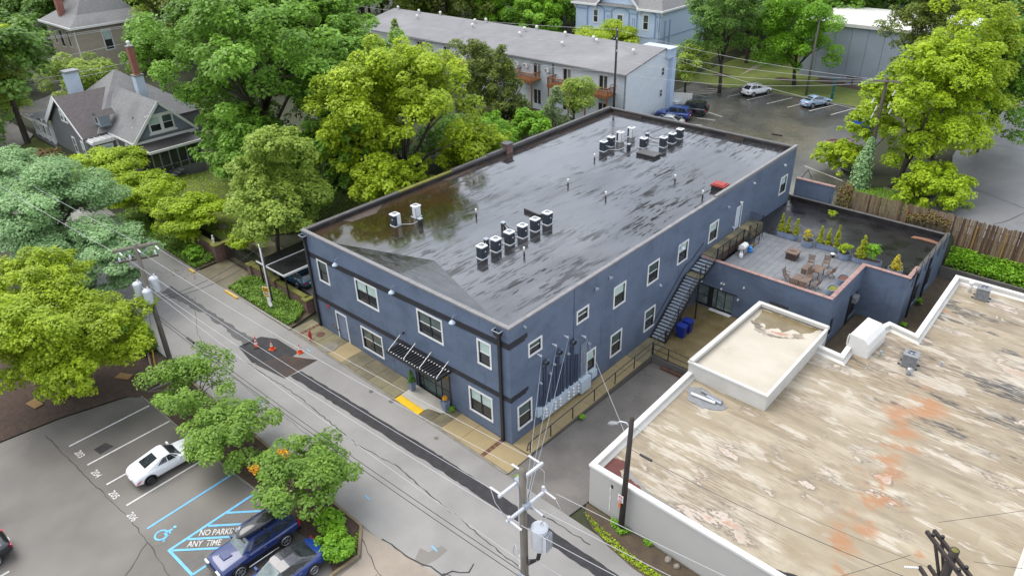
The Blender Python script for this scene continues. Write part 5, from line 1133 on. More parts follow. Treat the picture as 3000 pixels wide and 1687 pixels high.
chs = [(5.95, 21.75, PI/2, None), (6.45, 24.6, .35, 'wooden chair behind the table, nearest the fire pit'), (7.3, 25.15, .15, 'wooden chair facing the camera at the far end of the table'), (8.05, 24.0, -PI/2-.3, 'wooden chair at the right side of the farther table'), (7.15, 22.65, .1, 'wooden chair between the farther table and the pair of tables'),
       (6.75, 20.98, PI, 'wooden chair tucked against the coping under the tables'), (7.95, 21.75, -PI/2-.2, 'wooden chair right of the pair of tables by the coping'), (7.4, 20.95, PI, 'wooden chair by the coping at the right half of the tables')]
for i, (x, y, rz, lab) in enumerate(chs):
    if i == 0: ch0.location = (x, y, DZ); ch0.rotation_euler = (0, 0, rz)
    else: copy_thing(ch0, (x, y, DZ), rz, lab)
t = thing('bench', 'low wooden bench at the left side of the farther patio table', 'bench', (6.5, 23.75, DZ), PI/2)
for k in range(4): MB().box(-.5, -.2+k*.10, .36, .5, -.11+k*.10, .39).build('slat', 'teak', t)
for a in (-.45, .45): MB().box(a-.03, -.18, 0, a+.03, .18, .36).build('leg', 'teak', t)
t = thing('grill', 'grey gas grill with a closed lid beside the barred railing', 'grill', (1.9, 23.35, DZ), PI/2)
MB().box(-.30, -.20, .12, .30, .20, .58).build('cabinet', 'ac_grey', t); MB().extr([(-.24, 0), (.24, 0), (.22, .16), (.10, .27), (-.12, .27), (-.23, .14)], (-.32, 0, .60), (0, 1, 0), (0, 0, 1), (.64, 0, 0)).build('lid', 'vent_white', t)
for a in (-1, 1): MB().box(a*.45-.13, -.18, .57, a*.45+.13, .18, .60).build('side_shelf', 'ac_grey', t)
for a in (-.26, .26): MB().tube([(a, -.15, 0), (a, -.15, .12)], .03, 6).build('leg', 'plastic_black', t); MB().tube([(a, .15, 0), (a, .15, .12)], .03, 6).build('leg', 'plastic_black', t)
MB().tube([(-.2, -.27, .70), (.2, -.27, .70)], .015, 6).build('handle', 'steel', t)
t = thing('gas_cylinder', 'white gas cylinder standing on the deck by the grill', 'gas cylinder', (2.05, 22.75, DZ)); MB().lathe([(.11, 0), (.15, .05), (.155, .30), (.10, .40), (.06, .42)], (0, 0, 0), 14).build('tank', 'sign_white', t, True); MB().lathe([(.10, .42), (.10, .50), (.085, .50), (.085, .43)], (0, 0, 0), 12, False).build('collar', 'sign_white', t)
t = thing('tarp', 'bright blue tarp bundled at the right of the grill', 'tarp', (2.1, 24.05, DZ)); mb = MB(); mb.lathe([(.20, 0), (.24, .12), (.18, .30), (.20, .36), (.08, .46), (.0, .48)], (0, 0, 0), 9, False)
mb.v = [(x*random.uniform(.8, 1.2), y*random.uniform(.8, 1.2), z) for x, y, z in mb.v]; mb.build('bundle', 'tarp_blue', t)
# ------------------------------------------------------------------ low cream roofed building on the right
def inset(poly, w):
    n = len(poly); out = []
    for i in range(n):
        p0, p1, p2 = Vector(poly[i-1]), Vector(poly[i]), Vector(poly[(i+1) % n]); d1, d2 = (p1-p0).normalized(), (p2-p1).normalized()
        n1, n2 = Vector((-d1.y, d1.x)), Vector((-d2.y, d2.x)); m = (n1+n2); m = m/max(.2, m.dot(n1)); out.append((p1.x+m.x*w, p1.y+m.y*w))
    return out
def ring(mb, P, Q, z0, z1, zi=None):
    """upright band: outer polygon P, inner Q, from z0 to z1 (inner face down to zi)"""
    n = len(P); zi = z0 if zi is None else zi
    vs = [(x, y, z0) for x, y in P] + [(x, y, z1) for x, y in P] + [(x, y, z1) for x, y in Q] + [(x, y, zi) for x, y in Q]
    fs = []
    for i in range(n):
        j = (i+1) % n; fs += [(i, j, n+j, n+i), (n+i, n+j, 2*n+j, 2*n+i), (2*n+i, 2*n+j, 3*n+j, 3*n+i)]
    return mb.add(vs, fs)
CP = [(5.80, -.45), (23.6, -.75), (23.6, 31.9), (14.3, 31.8), (14.45, 22.1), (12.75, 22.5), (11.65, 19.1), (11.75, 16.95), (10.38, 17.1), (10.3, 18.2), (5.75, 18.3), (5.6, 9.5)]
crm = thing('low_building', 'low building with pale stucco walls and a weathered cream roof', 'building', (14, 15, 0))
def cl_(o): o.data.transform(Matrix.Translation((-14, -15, 0))); return o
n = len(CP); wb = MB(); wb.add([(x, y, -1) for x, y in CP] + [(x, y, 2.36) for x, y in CP], [(i, (i+1) % n, n+(i+1) % n, n+i) for i in range(n)]); cl_(wb.build('wall', 'stucco', crm))
CRZ = 2.1; q = inset(CP, .12); cl_(MB().add([(x, y, CRZ) for x, y in q], [tuple(range(n))]).build('roof', 'cream_roof', crm))
pw = MB(); o1, i1 = inset(CP, .015), inset(CP, .27); ring(pw, o1, i1, 1.9, 2.42, CRZ-.02); cl_(pw.build('parapet', 'membrane_wall', crm))
pc = MB(); o2, i2 = inset(CP, -.05), inset(CP, .25); ring(pc, o2, i2, 2.36, 2.5, 2.36); cl_(pc.build('coping', 'white_coping', crm))
ft = MB(); a, b = inset(CP, .27), inset(CP, .42); vs = [(x, y, CRZ+.13) for x, y in a] + [(x, y, CRZ+.004) for x, y in b]; ft.add(vs, [(i, (i+1) % n, n+(i+1) % n, n+i) for i in range(n)]); cl_(ft.build('cant_strip', 'membrane_wall', crm))
# raised part over the alley end
TP = [(5.53, 9.55), (10.42, 9.48), (10.34, 18.27), (5.69, 18.36)]
tw = MB(); tw.add([(x, y, 1.2) for x, y in TP] + [(x, y, 3.18) for x, y in TP], [(i, (i+1) % 4, 4+(i+1) % 4, 4+i) for i in range(4)]); cl_(tw.build('raised_wall', 'membrane_wall', crm))
cl_(MB().add([(x, y, 2.96) for x, y in inset(TP, .1)], [(0, 1, 2, 3)]).build('raised_roof', 'cream_plain', crm))
# its lip is low on the near sides and a proper parapet at the back and the alley side
lp = MB(); ring(lp, inset(TP, -.05), inset(TP, .10), 3.10, 3.21, 2.96); cl_(lp.build('lip', 'white_coping', crm))
lp = MB(); lp.beam((5.66, 9.55, 3.22), (5.82, 18.3, 3.22), .28, .22); lp.beam((5.8, 18.2, 3.215), (10.36, 18.12, 3.215), .28, .22); cl_(lp.build('parapet', 'membrane_wall', crm))
pts = dense([(6.2, 17.6), (6.3, 16.2), (6.9, 16.5), (7.3, 15.9), (7.8, 16.6), (8.3, 16.2), (8.6, 16.9), (9.3, 16.8), (9.7, 17.5), (9.9, 18.0), (6.1, 18.0)], .18, .07); cl_(MB().add([(x, y, 2.965) for x, y in pts], [tuple(range(len(pts)))]).build('stain', 'court', crm)); pts = dense([(6.1, 16.3), (6.8, 15.5), (7.6, 15.2), (8.7, 15.7), (9.6, 16.5), (9.3, 16.8), (8.3, 16.2), (7.3, 15.9), (6.5, 16.4)], .14, .10); cl_(MB().add([(x, y, 2.968) for x, y in pts], [tuple(range(len(pts)))]).build('flaking', 'cream_roof', crm)); 
# white hood
hd = MB(); prof = [(0, 0), (1.25, 0), (1.25, .55), (1.12, 1.0), (.85, 1.28), (0, 1.38)]
hd.extr(prof, (11.72, 18.05, 2.05), (1, 0, 0), (0, 0, 1), (.15, 2.55, 0)); cl_(hd.build('roof_hood', 'white_coping', crm)); 
cl_(MB().tube([(11.66, 18.2, 3.3), (11.6, 18.2, 3.0), (11.62, 18.2, 2.5)], .05, 8).build('hood_pipe', 'vent_white', crm))
# stains that stand in the corner by the street
for P, m in (([(6.05, .35), (6.2, 1.0), (6.7, 1.25), (7.15, .9), (7.0, .55), (7.3, .2), (6.8, -.05), (6.3, -.1)], 'stain_brown'), ([(7.35, -.02), (7.7, .35), (8.4, .2), (8.95, -.15), (8.6, -.35), (7.8, -.2)], 'stain_brown'), ([(7.15, .9), (7.9, .6), (9.0, .2), (10.8, .1), (10.9, -.35), (9.0, -.3), (8.95, -.15), (8.4, .22), (7.7, .37), (7.3, .2)], 'road'), ([(14.6, -.3), (16.4, .3), (18.6, -.1), (18.4, -.4), (16, -.42)], 'deck_roof')):
    pts = dense(P + [P[0]], .15, .035)[:-1]; cl_(MB().add([(x, y, CRZ+(.006 if m != 'road' else .004)) for x, y in pts], [tuple(range(len(pts)))]).build('stain', m, crm))
sc_ = MB().box(7.12, -.47, 1.75, 7.28, -.44, 2.05); cl_(sc_.build('scupper', 'white_coping', crm)); cl_(MB().box(7.14, -.486, 1.78, 7.26, -.475, 2.0).build('scupper_mouth', 'black_steel', crm))
st_ = MB(); [st_.box(7.08+random.uniform(-.02, .02), -.49, .15+k*.14, 7.14+random.uniform(-.01, .03), -.468, .15+k*.14+random.uniform(.05, .12)) for k in range(12)]; cl_(st_.build('paint_run', 'white_coping', crm))
cl_(MB().box(5.72, -.30, -.3, 5.79, .05, .9).build('corner_guard', 'rust', crm))
# torn patch with pipe offcuts, roof plant
t = thing('torn_felt', 'torn grey felt patch lying on the cream roof below the raised part', 'roofing scrap', (7.4, 8.35, CRZ))
pts = dense([(-1.3, .35), (-.7, -.75), (.3, -.85), (1.2, -.35), (1.3, .1), (.4, .55), (-.6, .75), (-1.3, .35)], .2, .06)[:-1]; MB().add([(x, y, .012+random.uniform(0, .03)) for x, y in pts], [tuple(range(len(pts)))]).build('felt', 'ac_grey', t)
for k, (a, b, m, lab) in enumerate((((6.6, 8.15), (8.05, 8.25), 'vent_white', 'white pipe offcut on the torn felt, nearer the street'), ((6.95, 8.75), (8.3, 8.6), 'ac_grey', 'grey pipe offcut on the torn felt, farther from the street'), ((7.4, 8.5), (8.35, 8.42), 'grey_metal', 'short grey pipe offcut lying between the longer two'))):
    tag(MB().tube([(a[0], a[1], CRZ+.11), (b[0], b[1], CRZ+.11)], .085, 10).build('pipe_offcut', m), lab, 'pipe', 'pipe offcuts on the cream roof')
acg = make_ac('air_conditioner', 'square grey condenser near the back parapet of the cream roof', 'grey condensers on the cream roof', 'ac_grey', 'ac_grey', .38, .82, True, .04); acg.location = (16.35, 30.2, CRZ+.05); acg.rotation_euler = (0, 0, .05)
acg2 = copy_thing(acg, (15.05, 19.05, CRZ+.05), 0.1, 'square grey condenser in the middle of the cream roof beside the turbine vent')
for x, y, lab in ((16.35, 30.2, 'under the condenser near the back parapet'), (15.05, 19.05, 'under the condenser in the middle of the roof')):
    tag(MB().box(x-.55, y-.32, CRZ+.005, x+.55, y-.2, CRZ+.05).box(x-.55, y+.2, CRZ+.005, x+.55, y+.32, CRZ+.05).build('skids', 'black_steel'), 'pair of black skids ' + lab, 'skids')
t = thing('turbine_vent', 'silver turbine vent on the cream roof', 'turbine vent', (15.35, 18.05, CRZ)); MB().lathe([(.14, 0), (.13, .18)], (0, 0, 0), 12).build('neck', 'ac_grey', t, True)
for k in range(14):
    a = 2*PI*k/14; MB().add([(.13*math.cos(a), .13*math.sin(a), .18), (.22*math.cos(a+.2), .22*math.sin(a+.2), .30), (.13*math.cos(a+.35), .13*math.sin(a+.35), .44), (.17*math.cos(a+.05), .17*math.sin(a+.05), .30)], [(0, 1, 2, 3)]).build('vane', 'grey_metal', t)
MB().lathe([(.15, .43), (.10, .48), (0, .49)], (0, 0, 0), 12, False).build('cap', 'steel', t, True)
t = thing('vent_pipe', 'tall white vent pipe at the back parapet of the cream roof', 'vent pipe', (15.5, 30.6, CRZ)); MB().lathe([(.11, 0), (.11, .75)], (0, 0, 0), 12).build('pipe', 'vent_white', t, True); MB().lathe([(.19, .70), (.19, .80), (.10, .90), (0, .91)], (0, 0, 0), 14, False).build('cap', 'vent_white', t, True)
for x, y, lab in ((16.56, 20.1, 'short grey pipe right of the turbine vent'), (13.44, 18.95, 'short dark pipe left of the condenser in the middle')): tag(MB().lathe([(.06, 0), (.06, .32), (.07, .34)], (x, y, CRZ), 10).build('vent_pipe', 'grey_metal'), lab + ' of the cream roof', 'vent pipe')

# ------------------------------------------------------------------ gabled grey house
def slope(mb, a, b, c, d, th=.10):
    """roof plane a-b (eave) c-d (ridge), with thickness"""
    n = (Vector(b)-Vector(a)).cross(Vector(d)-Vector(a)).normalized()
    if n.z < 0: n = -n
    P = [Vector(p) for p in (a, b, c, d)]; return mb.add([p - n*th for p in P] + P, [(3,2,1,0), (4,5,6,7), (0,1,5,4), (1,2,6,5), (2,3,7,6), (3,0,4,7)])
gh_ = thing('gabled_house', 'grey gabled house with white trim, brown shingle roof and screened back porch', 'house', (-62, 6, 1.5))
def hl(o): o.data.transform(Matrix.Translation((62, -6, -1.5))); return o
wx0, wx1, wy0, wy1, we, wr = -61.2, -55.0, 3.9, 10.2, 5.45, 8.85
GX = Frame((wx1, wy0, 0), (0, 1, 0), (1, 0, 0)); GY = Frame((-71.3, 1.4, 0), (1, 0, 0), (0, -1, 0)); WY = Frame((wx0, wy0, 0), (1, 0, 0), (0, -1, 0))
mb = MB(); GX.wall(mb, 0, wy1-wy0, 1.0, we); WY.wall(mb, 0, wx1-wx0, 1.0, we); mb.box(wx0, wy0+.01, 1.0, wx1-.01, wy1, we-.01)
GY.wall(mb, 0, 10.1, 1.0, 5.35); mb.add([(-71.3, 1.4, 5.35), (-61.2, 1.4, 5.35), (-66.25, 1.4, 8.5)], [(0, 1, 2)]); mb.box(-71.3, 1.41, 1.0, -61.21, 14, 5.34)
mb.box(-61.2, 1.45, 1.0, -59.7, 3.88, 4.75); hl(mb.build('wall', 'clapboard_grey', gh_))
mb = MB().add([(wx1, wy0, we), (wx1, wy1, we), (wx1, (wy0+wy1)/2, wr-.1)], [(0, 1, 2)]); hl(mb.build('gable', 'gable_shingle', gh_))
ym = (wy0+wy1)/2; rb = MB()
slope(rb, (wx1+.3, wy0-.3, we-.25), (-64.5, wy0-.3, we-.25), (-64.5, ym, wr), (wx1+.3, ym, wr)); slope(rb, (-64.5, wy1+.3, we-.25), (wx1+.3, wy1+.3, we-.25), (wx1+.3, ym, wr), (-64.5, ym, wr)); hl(rb.build('wing_roof', 'roof_grey', gh_))
rb = MB(); slope(rb, (-60.95, 1.05, 5.15), (-60.95, 8.5, 5.15), (-66.25, 8.5, 8.65), (-66.25, 1.05, 8.65)); slope(rb, (-71.6, 9.5, 5.15), (-71.6, 1.05, 5.15), (-66.25, 1.05, 8.65), (-66.25, 9.5, 8.65)); hl(rb.build('roof', 'roof_brown', gh_))
ap = (-67.0, 8.2, 10.1); rb = MB(); B4 = [(-73.2, 2.6, 5.3), (-61.0, 2.6, 5.3), (-61.0, 14.4, 5.3), (-73.2, 14.4, 5.3)]; rb.add(B4 + [ap], [(0, 1, 4), (1, 2, 4), (2, 3, 4), (3, 0, 4)]); hl(rb.build('hip_roof', 'roof_grey', gh_))
# white rakes, eaves and cornices
tr = MB()
for s in (-1, 1): tr.beam((wx1+.31, ym + s*(ym-wy0+.3), we-.33), (wx1+.31, ym, wr-.08), .06, .26)
tr.box(wx1, wy0-.05, we-.55, wx1+.22, wy1+.05, we-.22); tr.beam((wx0, wy0-.28, we-.3), (wx1+.3, wy0-.28, we-.3), .08, .2)
tr.beam((-61.0, 1.0, 5.07), (-66.25, 1.0, 8.57), .06, .24); tr.beam((-71.6, 1.0, 5.07), (-66.25, 1.0, 8.57), .10, .55); tr.box(-61.3, 1.3, 4.7, -59.5, 4.0, 4.98); tr.box(-59.72, 1.42, 1.2, -59.6, 1.6, 4.7); tr.box(-59.72, 3.7, 1.2, -59.6, 3.88, 4.7)
hl(tr.build('trim', 'white_trim', gh_))
pg = MB()
for k in range(6): pg.box(-61.0+.28*k, 1.4, 5.0, -60.94+.28*k, 4.0, 5.06)
for k in range(5): pg.box(-61.1, 1.5+.58*k, 5.06, -59.4, 1.56+.58*k, 5.12)
hl(pg.build('roof_lattice', 'white_trim', gh_))
for fr, a in ((GX, (1.75, 5.75, 3.1, 7.45)), (GX, (3.1, 5.75, 4.4, 7.45)), (WY, (3.4, 2.9, 4.3, 4.7)), (GY, (5.2, 5.9, 6.1, 7.3)), (GY, (4.2, 5.9, 5.1, 7.3)), (GY, (5.6, 2.6, 6.5, 4.5)), (GY, (8.0, 2.6, 8.9, 4.5))): 
    w = window(fr, gh_, *a, kind='single', trim=.13, blind=.5, sash='white_trim', rail='white_trim', d=.03)
BX = Frame((-59.7, 1.45, 0), (0, 1, 0), (1, 0, 0)); window(BX, gh_, .5, 2.6, 1.9, 4.5, 'single', trim=.15, blind=1, sash='white_trim', rail='white_trim', d=.03)
for o in list(gh_.children):
    if o.name.split('.')[0] == 'window':
        for d_ in [o] + list(o.children): hl(d_)
sx = MB(); GX.box(sx, 1.6, 5.58, 4.55, 5.76, 0, .10); GX.box(sx, 1.6, 7.45, 4.55, 7.6, 0, .08); hl(sx.build('window_sill', 'white_trim', gh_))
# dormer in the valley
dm = MB(); dm.box(-62.3, 3.05, 6.0, -60.6, 4.1, 7.1); dmo = hl(dm.build('dormer', 'siding_blue', gh_)); d2 = MB(); d2.extr([(-.72, 0), (.72, 0), (0, .5)], (-61.3, 2.9, 7.08), (1, 0, 0), (0, 0, 1), (0, 1.9, 0)); hl(d2.build('dormer_roof', 'roof_brown', dmo)); d3 = MB().box(-61.75, 3.0, 6.25, -60.95, 3.045, 7.0); hl(d3.build('dormer_window', 'white_trim', dmo)); hl(MB().box(-61.68, 2.985, 6.32, -61.02, 2.998, 6.93).build('dormer_pane', 'glass_dark', dmo))
# chimneys
c = hl(MB().box(-69.6, 3.6, 6.0, -68.4, 4.9, 10.3).build('chimney', 'pale_box', gh_)); hl(MB().box(-69.7, 3.5, 10.3, -68.3, 5.0, 10.5).build('chimney_cap', 'ac_grey', c))
c = hl(MB().box(-61.9, 7.9, 7.0, -61.0, 8.8, 10.2).build('chimney', 'pale_box', gh_)); hl(MB().box(-61.98, 7.82, 10.2, -60.92, 8.88, 10.34).build('chimney_cap', 'kerb', c)); hl(MB().box(-61.75, 8.05, 10.34, -61.15, 8.65, 13.2).build('chimney_stack', 'chimney_brick', c)); hl(MB().box(-61.8, 8.0, 13.2, -61.1, 8.7, 13.3).build('chimney_crown', 'ac_grey', c)); hl(MB().lathe([(.13, 0), (.13, .25), (.2, .27), (.2, .4), (.12, .5)], (-61.45, 8.35, 13.3), 10).build('chimney_pot', 'vent_white', c))
for x, y, z, m in ((-57.6, 5.3, 6.6, 'black_steel'), (-56.6, 4.6, 5.9, 'vent_white')): hl(MB().lathe([(.09, 0), (.07, .5)], (x, y, z), 8).build('roof_pipe', m, gh_))
# screened porch with stair
po = MB(); po.box(-54.98, 4.1, 1.2, -52.35, 9.3, 2.5); hl(po.build('porch_base', 'siding_grey', gh_))
po = MB(); po.add([(-55.0, 3.9, 5.05), (-55.0, 9.5, 5.05), (-52.0, 9.5, 4.88), (-52.0, 3.9, 4.88)], [(0, 1, 2, 3)]); hl(po.build('porch_roof', 'parapet_black', gh_))
po = MB(); po.box(-52.05, 3.85, 4.66, -51.92, 9.55, 4.90); po.box(-55.0, 3.80, 4.7, -52.05, 3.93, 4.92); hl(po.build('porch_eave', 'white_trim', gh_))
po = MB()
for y in (4.15, 4.95, 5.9, 6.8, 7.7, 9.25): po.box(-52.42, y-.06, 2.5, -52.32, y+.06, 4.7)
for x in (-54.6, -53.5): po.box(x-.05, 4.1, 2.5, x+.05, 4.2, 4.7)
po.box(-52.40, 4.15, 3.0, -52.33, 9.25, 3.08); hl(po.build('porch_frame', 'ac_grey', gh_))
po = MB(); po.add([(-52.37, 4.2, 2.5), (-52.37, 9.25, 2.5), (-52.37, 9.25, 4.66), (-52.37, 4.2, 4.66)], [(0, 1, 2, 3)]); po.add([(-54.98, 4.15, 2.5), (-52.4, 4.15, 2.5), (-52.4, 4.15, 4.66), (-54.98, 4.15, 4.66)], [(0, 1, 2, 3)]); hl(po.build('screen', 'glass_dark', gh_))
sr = MB(); sr.beam((-52.2, 6.5, 3.4), (-51.9, 4.2, 1.9), .06, .08); sr.beam((-51.6, 6.5, 3.4), (-51.4, 4.2, 1.9), .05, .06); hl(sr.build('stair_rail', 'black_steel', gh_))
for k in range(6): hl(MB().box(-52.3, 4.2+.4*k, 1.5+.18*k, -51.4, 4.6+.4*k, 1.6+.18*k).build('porch_step', 'ac_grey', gh_))
# white front porch at the far left
fp = MB(); fp.box(-78.0, 1.2, 1.0, -71.4, 6, 2.3); hl(fp.build('front_porch_floor', 'siding_grey', gh_)); fp = MB(); fp.add([(-71.3, .9, 5.3), (-71.3, 6.5, 5.3), (-78.4, 6.5, 4.6), (-78.4, .9, 4.6)], [(0, 1, 2, 3)]); hl(fp.build('front_porch_roof', 'roof_grey', gh_))
for x in (-77.6, -75.6, -73.6, -71.9): hl(MB().box(x-.16, 1.2, 2.3, x+.16, 1.5, 4.7).build('porch_column', 'white_trim', gh_))
fp = MB(); fp.box(-78.4, .88, 4.4, -71.5, 1.0, 4.75); fp.box(-77.8, 1.2, 3.0, -71.9, 1.28, 3.1); [fp.box(-77.5+.22*k, 1.22, 2.4, -77.43+.22*k, 1.27, 3.0) for k in range(26)]; hl(fp.build('porch_balustrade', 'white_trim', gh_))

# ------------------------------------------------------------------ tan house up the hill
th = thing('hipped_house', 'tan two storey house with a steep grey hipped roof and brick chimneys', 'house', (-105, 20, 2))
def tl_(o): o.data.transform(Matrix.Translation((105, -20, -2))); return o
mb = MB(); T1 = Frame((-111.2, 15.8, 0), (1, 0, 0), (0, -1, 0)); T2 = Frame((-99.9, 15.8, 0), (0, 1, 0), (1, 0, 0)); mb.box(-111.2, 15.8, 1.5, -99.9, 27, 9.9); tl_(mb.build('wall', 'clapboard_tan', th))
rb = MB(); B4 = [(-112, 15.1, 9.85), (-99.2, 15.1, 9.85), (-99.2, 27.7, 9.85), (-112, 27.7, 9.85)]; m4 = [(-109.6, 17.3, 11.2), (-101.5, 17.3, 11.2), (-101.5, 25.5, 11.2), (-109.6, 25.5, 11.2)]; ap = (-105.5, 21.4, 16.0)
rb.add(B4 + m4 + [ap], [(0, 1, 5, 4), (1, 2, 6, 5), (2, 3, 7, 6), (3, 0, 4, 7), (4, 5, 8), (5, 6, 8), (6, 7, 8), (7, 4, 8)]); tl_(rb.build('roof', 'roof_grey', th))
tr = MB(); tr.box(-112.05, 15.05, 9.6, -99.15, 15.2, 9.9); tr.box(-99.3, 15.2, 9.6, -99.15, 27.7, 9.9); tr.box(-100.1, 15.7, 2, -99.82, 15.79, 9.6); tl_(tr.build('trim', 'white_trim', th))
for fr, a in ((T1, (2.2, 6.6, 3.0, 9.0)), (T1, (4.6, 6.4, 6.0, 9.0)), (T1, (7.8, 6.7, 8.7, 9.1)), (T2, (3.6, 6.0, 5.0, 9.0)), (T2, (7.4, 6.0, 8.6, 9.0))): window(fr, th, *a, kind='single', trim=.16, blind=.6, tm='white_trim', d=.03)
for o in list(th.children):
    if o.name.split('.')[0] == 'window':
        for d_ in [o] + list(o.children): tl_(d_)
for x, y in ((-106.2, 16.9), (-109.0, 17.9)):
    c = tl_(MB().box(x-.45, y-.45, 10, x+.45, y+.45, 15.4).build('chimney', 'chimney_brick', th)); tl_(MB().box(x-.52, y-.52, 15.4, x+.52, y+.52, 15.6).build('chimney_cap', 'vent_white', c))
t = thing('grey_house', 'small grey house showing only a roof corner at the far left', 'house', (-128, 6, 2)); MB().box(-4, -4, -1, 4, 4, 5.5).build('wall', 'siding_grey', t); MB().add([(-4.6, -4.6, 5.4), (4.6, -4.6, 5.4), (4.6, 4.6, 5.4), (-4.6, 4.6, 5.4), (0, 0, 8.6)], [(0, 1, 4), (1, 2, 4), (2, 3, 4), (3, 0, 4)]).build('roof', 'roof_grey', t)

# ------------------------------------------------------------------ long white apartment block
apt = thing('apartment_block', 'long pale blue apartment block with a grey shingle roof and wooden balconies', 'building', (-45, 48, 3))
def ap_(o): o.data.transform(Matrix.Translation((45, -48, -3))); return o
ax0, ax1, ay0, ay1 = -69.5, -22.45, 43.55, 52.6
PF = Frame((ax0, ay0, 0), (1, 0, 0), (0, -1, 0)); PG = Frame((ax1, ay0, 0), (0, 1, 0), (1, 0, 0))
def px(x): return x - ax0
holes = []; fittings = []
for x in (-66.5, -61.2, -55.9, -50.6, -45.4, -40.2, -35.1, -30.6, -25.5):
    holes.append((px(x)-.55, 6.75, px(x)+.55, 8.35)); holes.append((px(x)-.55, 3.6, px(x)+.55, 5.3))
gw = [(6.95, 7.3, 7.65, 8.35), (6.85, 4.9, 7.55, 5.85)]
mb = MB(); PF.wall(mb, 0, ax1-ax0, 2.0, 9.05, holes); PG.wall(mb, 0, ay1-ay0, 2.0, 8.95, []); mb.add([(ax1, ay0, 8.95), (ax1, ay1, 8.95), (ax1, 51.0, 10.25)], [(0, 1, 2)]); mb.box(ax0, ay0+.3, 2, ax1-.01, ay1, 8.9); ap_(mb.build('wall', 'clapboard_white', apt))
rb = MB(); slope(rb, (ax0-.2, ay0-.4, 9.0), (ax1+.15, ay0-.4, 9.0), (ax1+.15, 51.0, 10.42), (ax0-.2, 51.0, 10.42), .14); slope(rb, (ax1+.15, ay1+.3, 9.0), (ax0-.2, ay1+.3, 9.0), (ax0-.2, 51.0, 10.42), (ax1+.15, 51.0, 10.42), .14); ap_(rb.build('roof', 'shingle_apt', apt))
gt = MB(); gt.box(ax0-.2, ay0-.52, 8.84, ax1+.15, ay0-.38, 8.98); gt.box(ax1-.16, ay0-.14, 3, ax1-.06, ay0-.04, 8.85); gt.box(-32.7, ay0-.14, 3, -32.58, ay0-.03, 8.8); ap_(gt.build('gutter', 'ac_grey', apt))
for a in gw: window(PG, apt, *a, kind='single', trim=.08, blind=0, tm='pale_box', sash='white_trim', rail='white_trim', d=.03)
for o in list(apt.children):
    if o.name.split('.')[0] == 'window':
        for d_ in [o] + list(o.children): ap_(d_)
for h in holes:
    fb = MB(); PF.box(fb, h[0]-.07, h[1], h[0], h[3]+.07, 0, .03); PF.box(fb, h[2], h[1], h[2]+.07, h[3]+.07, 0, .03); PF.box(fb, h[0], h[3], h[2], h[3]+.07, 0, .03); PF.box(fb, (h[0]+h[2])/2-.04, h[1], (h[0]+h[2])/2+.04, h[3], -.1, -.02)
    d_ = ap_(fb.build('patio_door', 'white_trim', apt)); 
    for a, b, gm in ((h[0], (h[0]+h[2])/2-.04, 'glass_dark'), ((h[0]+h[2])/2+.04, h[2], random.choice(['glass_green', 'glass_dark', 'ac_grey']))):
        q = MB(); q.add([PF.p(a, h[1], -.08), PF.p(b, h[1], -.08), PF.p(b, h[3], -.08), PF.p(a, h[3], -.08)], [(0, 1, 2, 3)]); ap_(q.build('pane', gm, d_))
for x, z in ((-38.1, 8.05), (-36.7, 8.0), (-33.4, 7.9), (-43.5, 8.0), (-48.9, 8.0)):
    q = MB(); PF.box(q, px(x)-.3, z-.25, px(x)+.3, z+.2, 0, .35); a_ = ap_(q.build('wall_air_conditioner', 'vent_white', apt)); q = MB(); PF.box(q, px(x)-.24, z-.18, px(x)+.05, z+.12, .35, .36); ap_(q.build('grille', 'ac_grey', a_))
for x in (-66.5, -61.2, -55.9, -50.6, -46.9, -41.7, -36.1, -30.6, -25.3):
    b = ap_(MB().box(x-1.6, ay0-1.7, 6.55, x+1.6, ay0-.02, 6.72).build('balcony', 'deck_wood', apt)); r = MB()
    for k in range(23): r.box(x-1.57+k*.141, ay0-1.68, 6.72, x-1.53+k*.141, ay0-1.64, 7.5)
    for k in range(11):
        for s in (-1.57, 1.53): r.box(x+s, ay0-1.6+k*.145, 6.72, x+s+.04, ay0-1.56+k*.145, 7.5)
    ap_(r.build('baluster', 'deck_wood', b, kind='stuff')); r = MB(); r.box(x-1.62, ay0-1.72, 7.5, x+1.62, ay0-1.62, 7.58); r.box(x-1.62, ay0-1.62, 7.5, x-1.52, ay0-.02, 7.58); r.box(x+1.52, ay0-1.62, 7.5, x+1.62, ay0-.02, 7.58); r.box(x-1.6, ay0-1.73, 6.4, x+1.6, ay0-1.62, 6.75); ap_(r.build('balcony_rail', 'deck_wood', b))
    for s in (-1.5, 1.42): ap_(MB().box(x+s, ay0-1.66, 2.6, x+s+.13, ay0-1.53, 6.5).build('balcony_post', 'deck_wood', b))
def roofz(y): return 9.0 + (y-(ay0-.4))*1.42/(51.0-ay0+.4)
for x, y in ((-41.9, 48.2), (-42.5, 49.8), (-41.2, 50.7), (-36.2, 50.2), (-34.4, 47.4), (-31.8, 50.1), (-30.9, 49.5), (-24.9, 48.3), (-68.3, 50.6), (-63.4, 50.4), (-61.8, 48.6), (-59.3, 50.8), (-50.6, 48.5), (-51.6, 50.0), (-50.2, 50.7)):
    v = MB(); v.lathe([(.09, -.1), (.09, .22)], (x, y, roofz(y)), 8); v.lathe([(.17, .20), (.20, .36), (.17, .52), (.08, .58)], (x, y, roofz(y)), 10); ap_(v.build('roof_vent', 'vent_white', apt, True))
ap_(MB().box(-25.6, 51.2, 9.2, -22.0, 52.75, 10.2).build('end_parapet', 'pale_blue', apt)); ap_(MB().box(-25.75, 51.1, 10.2, -21.85, 52.85, 10.32).build('parapet_cap', 'pale_box', apt)); ap_(MB().box(-22.44, 52.0, 2.5, -21.9, 52.72, 9.1).build('end_pier', 'pale_blue', apt))
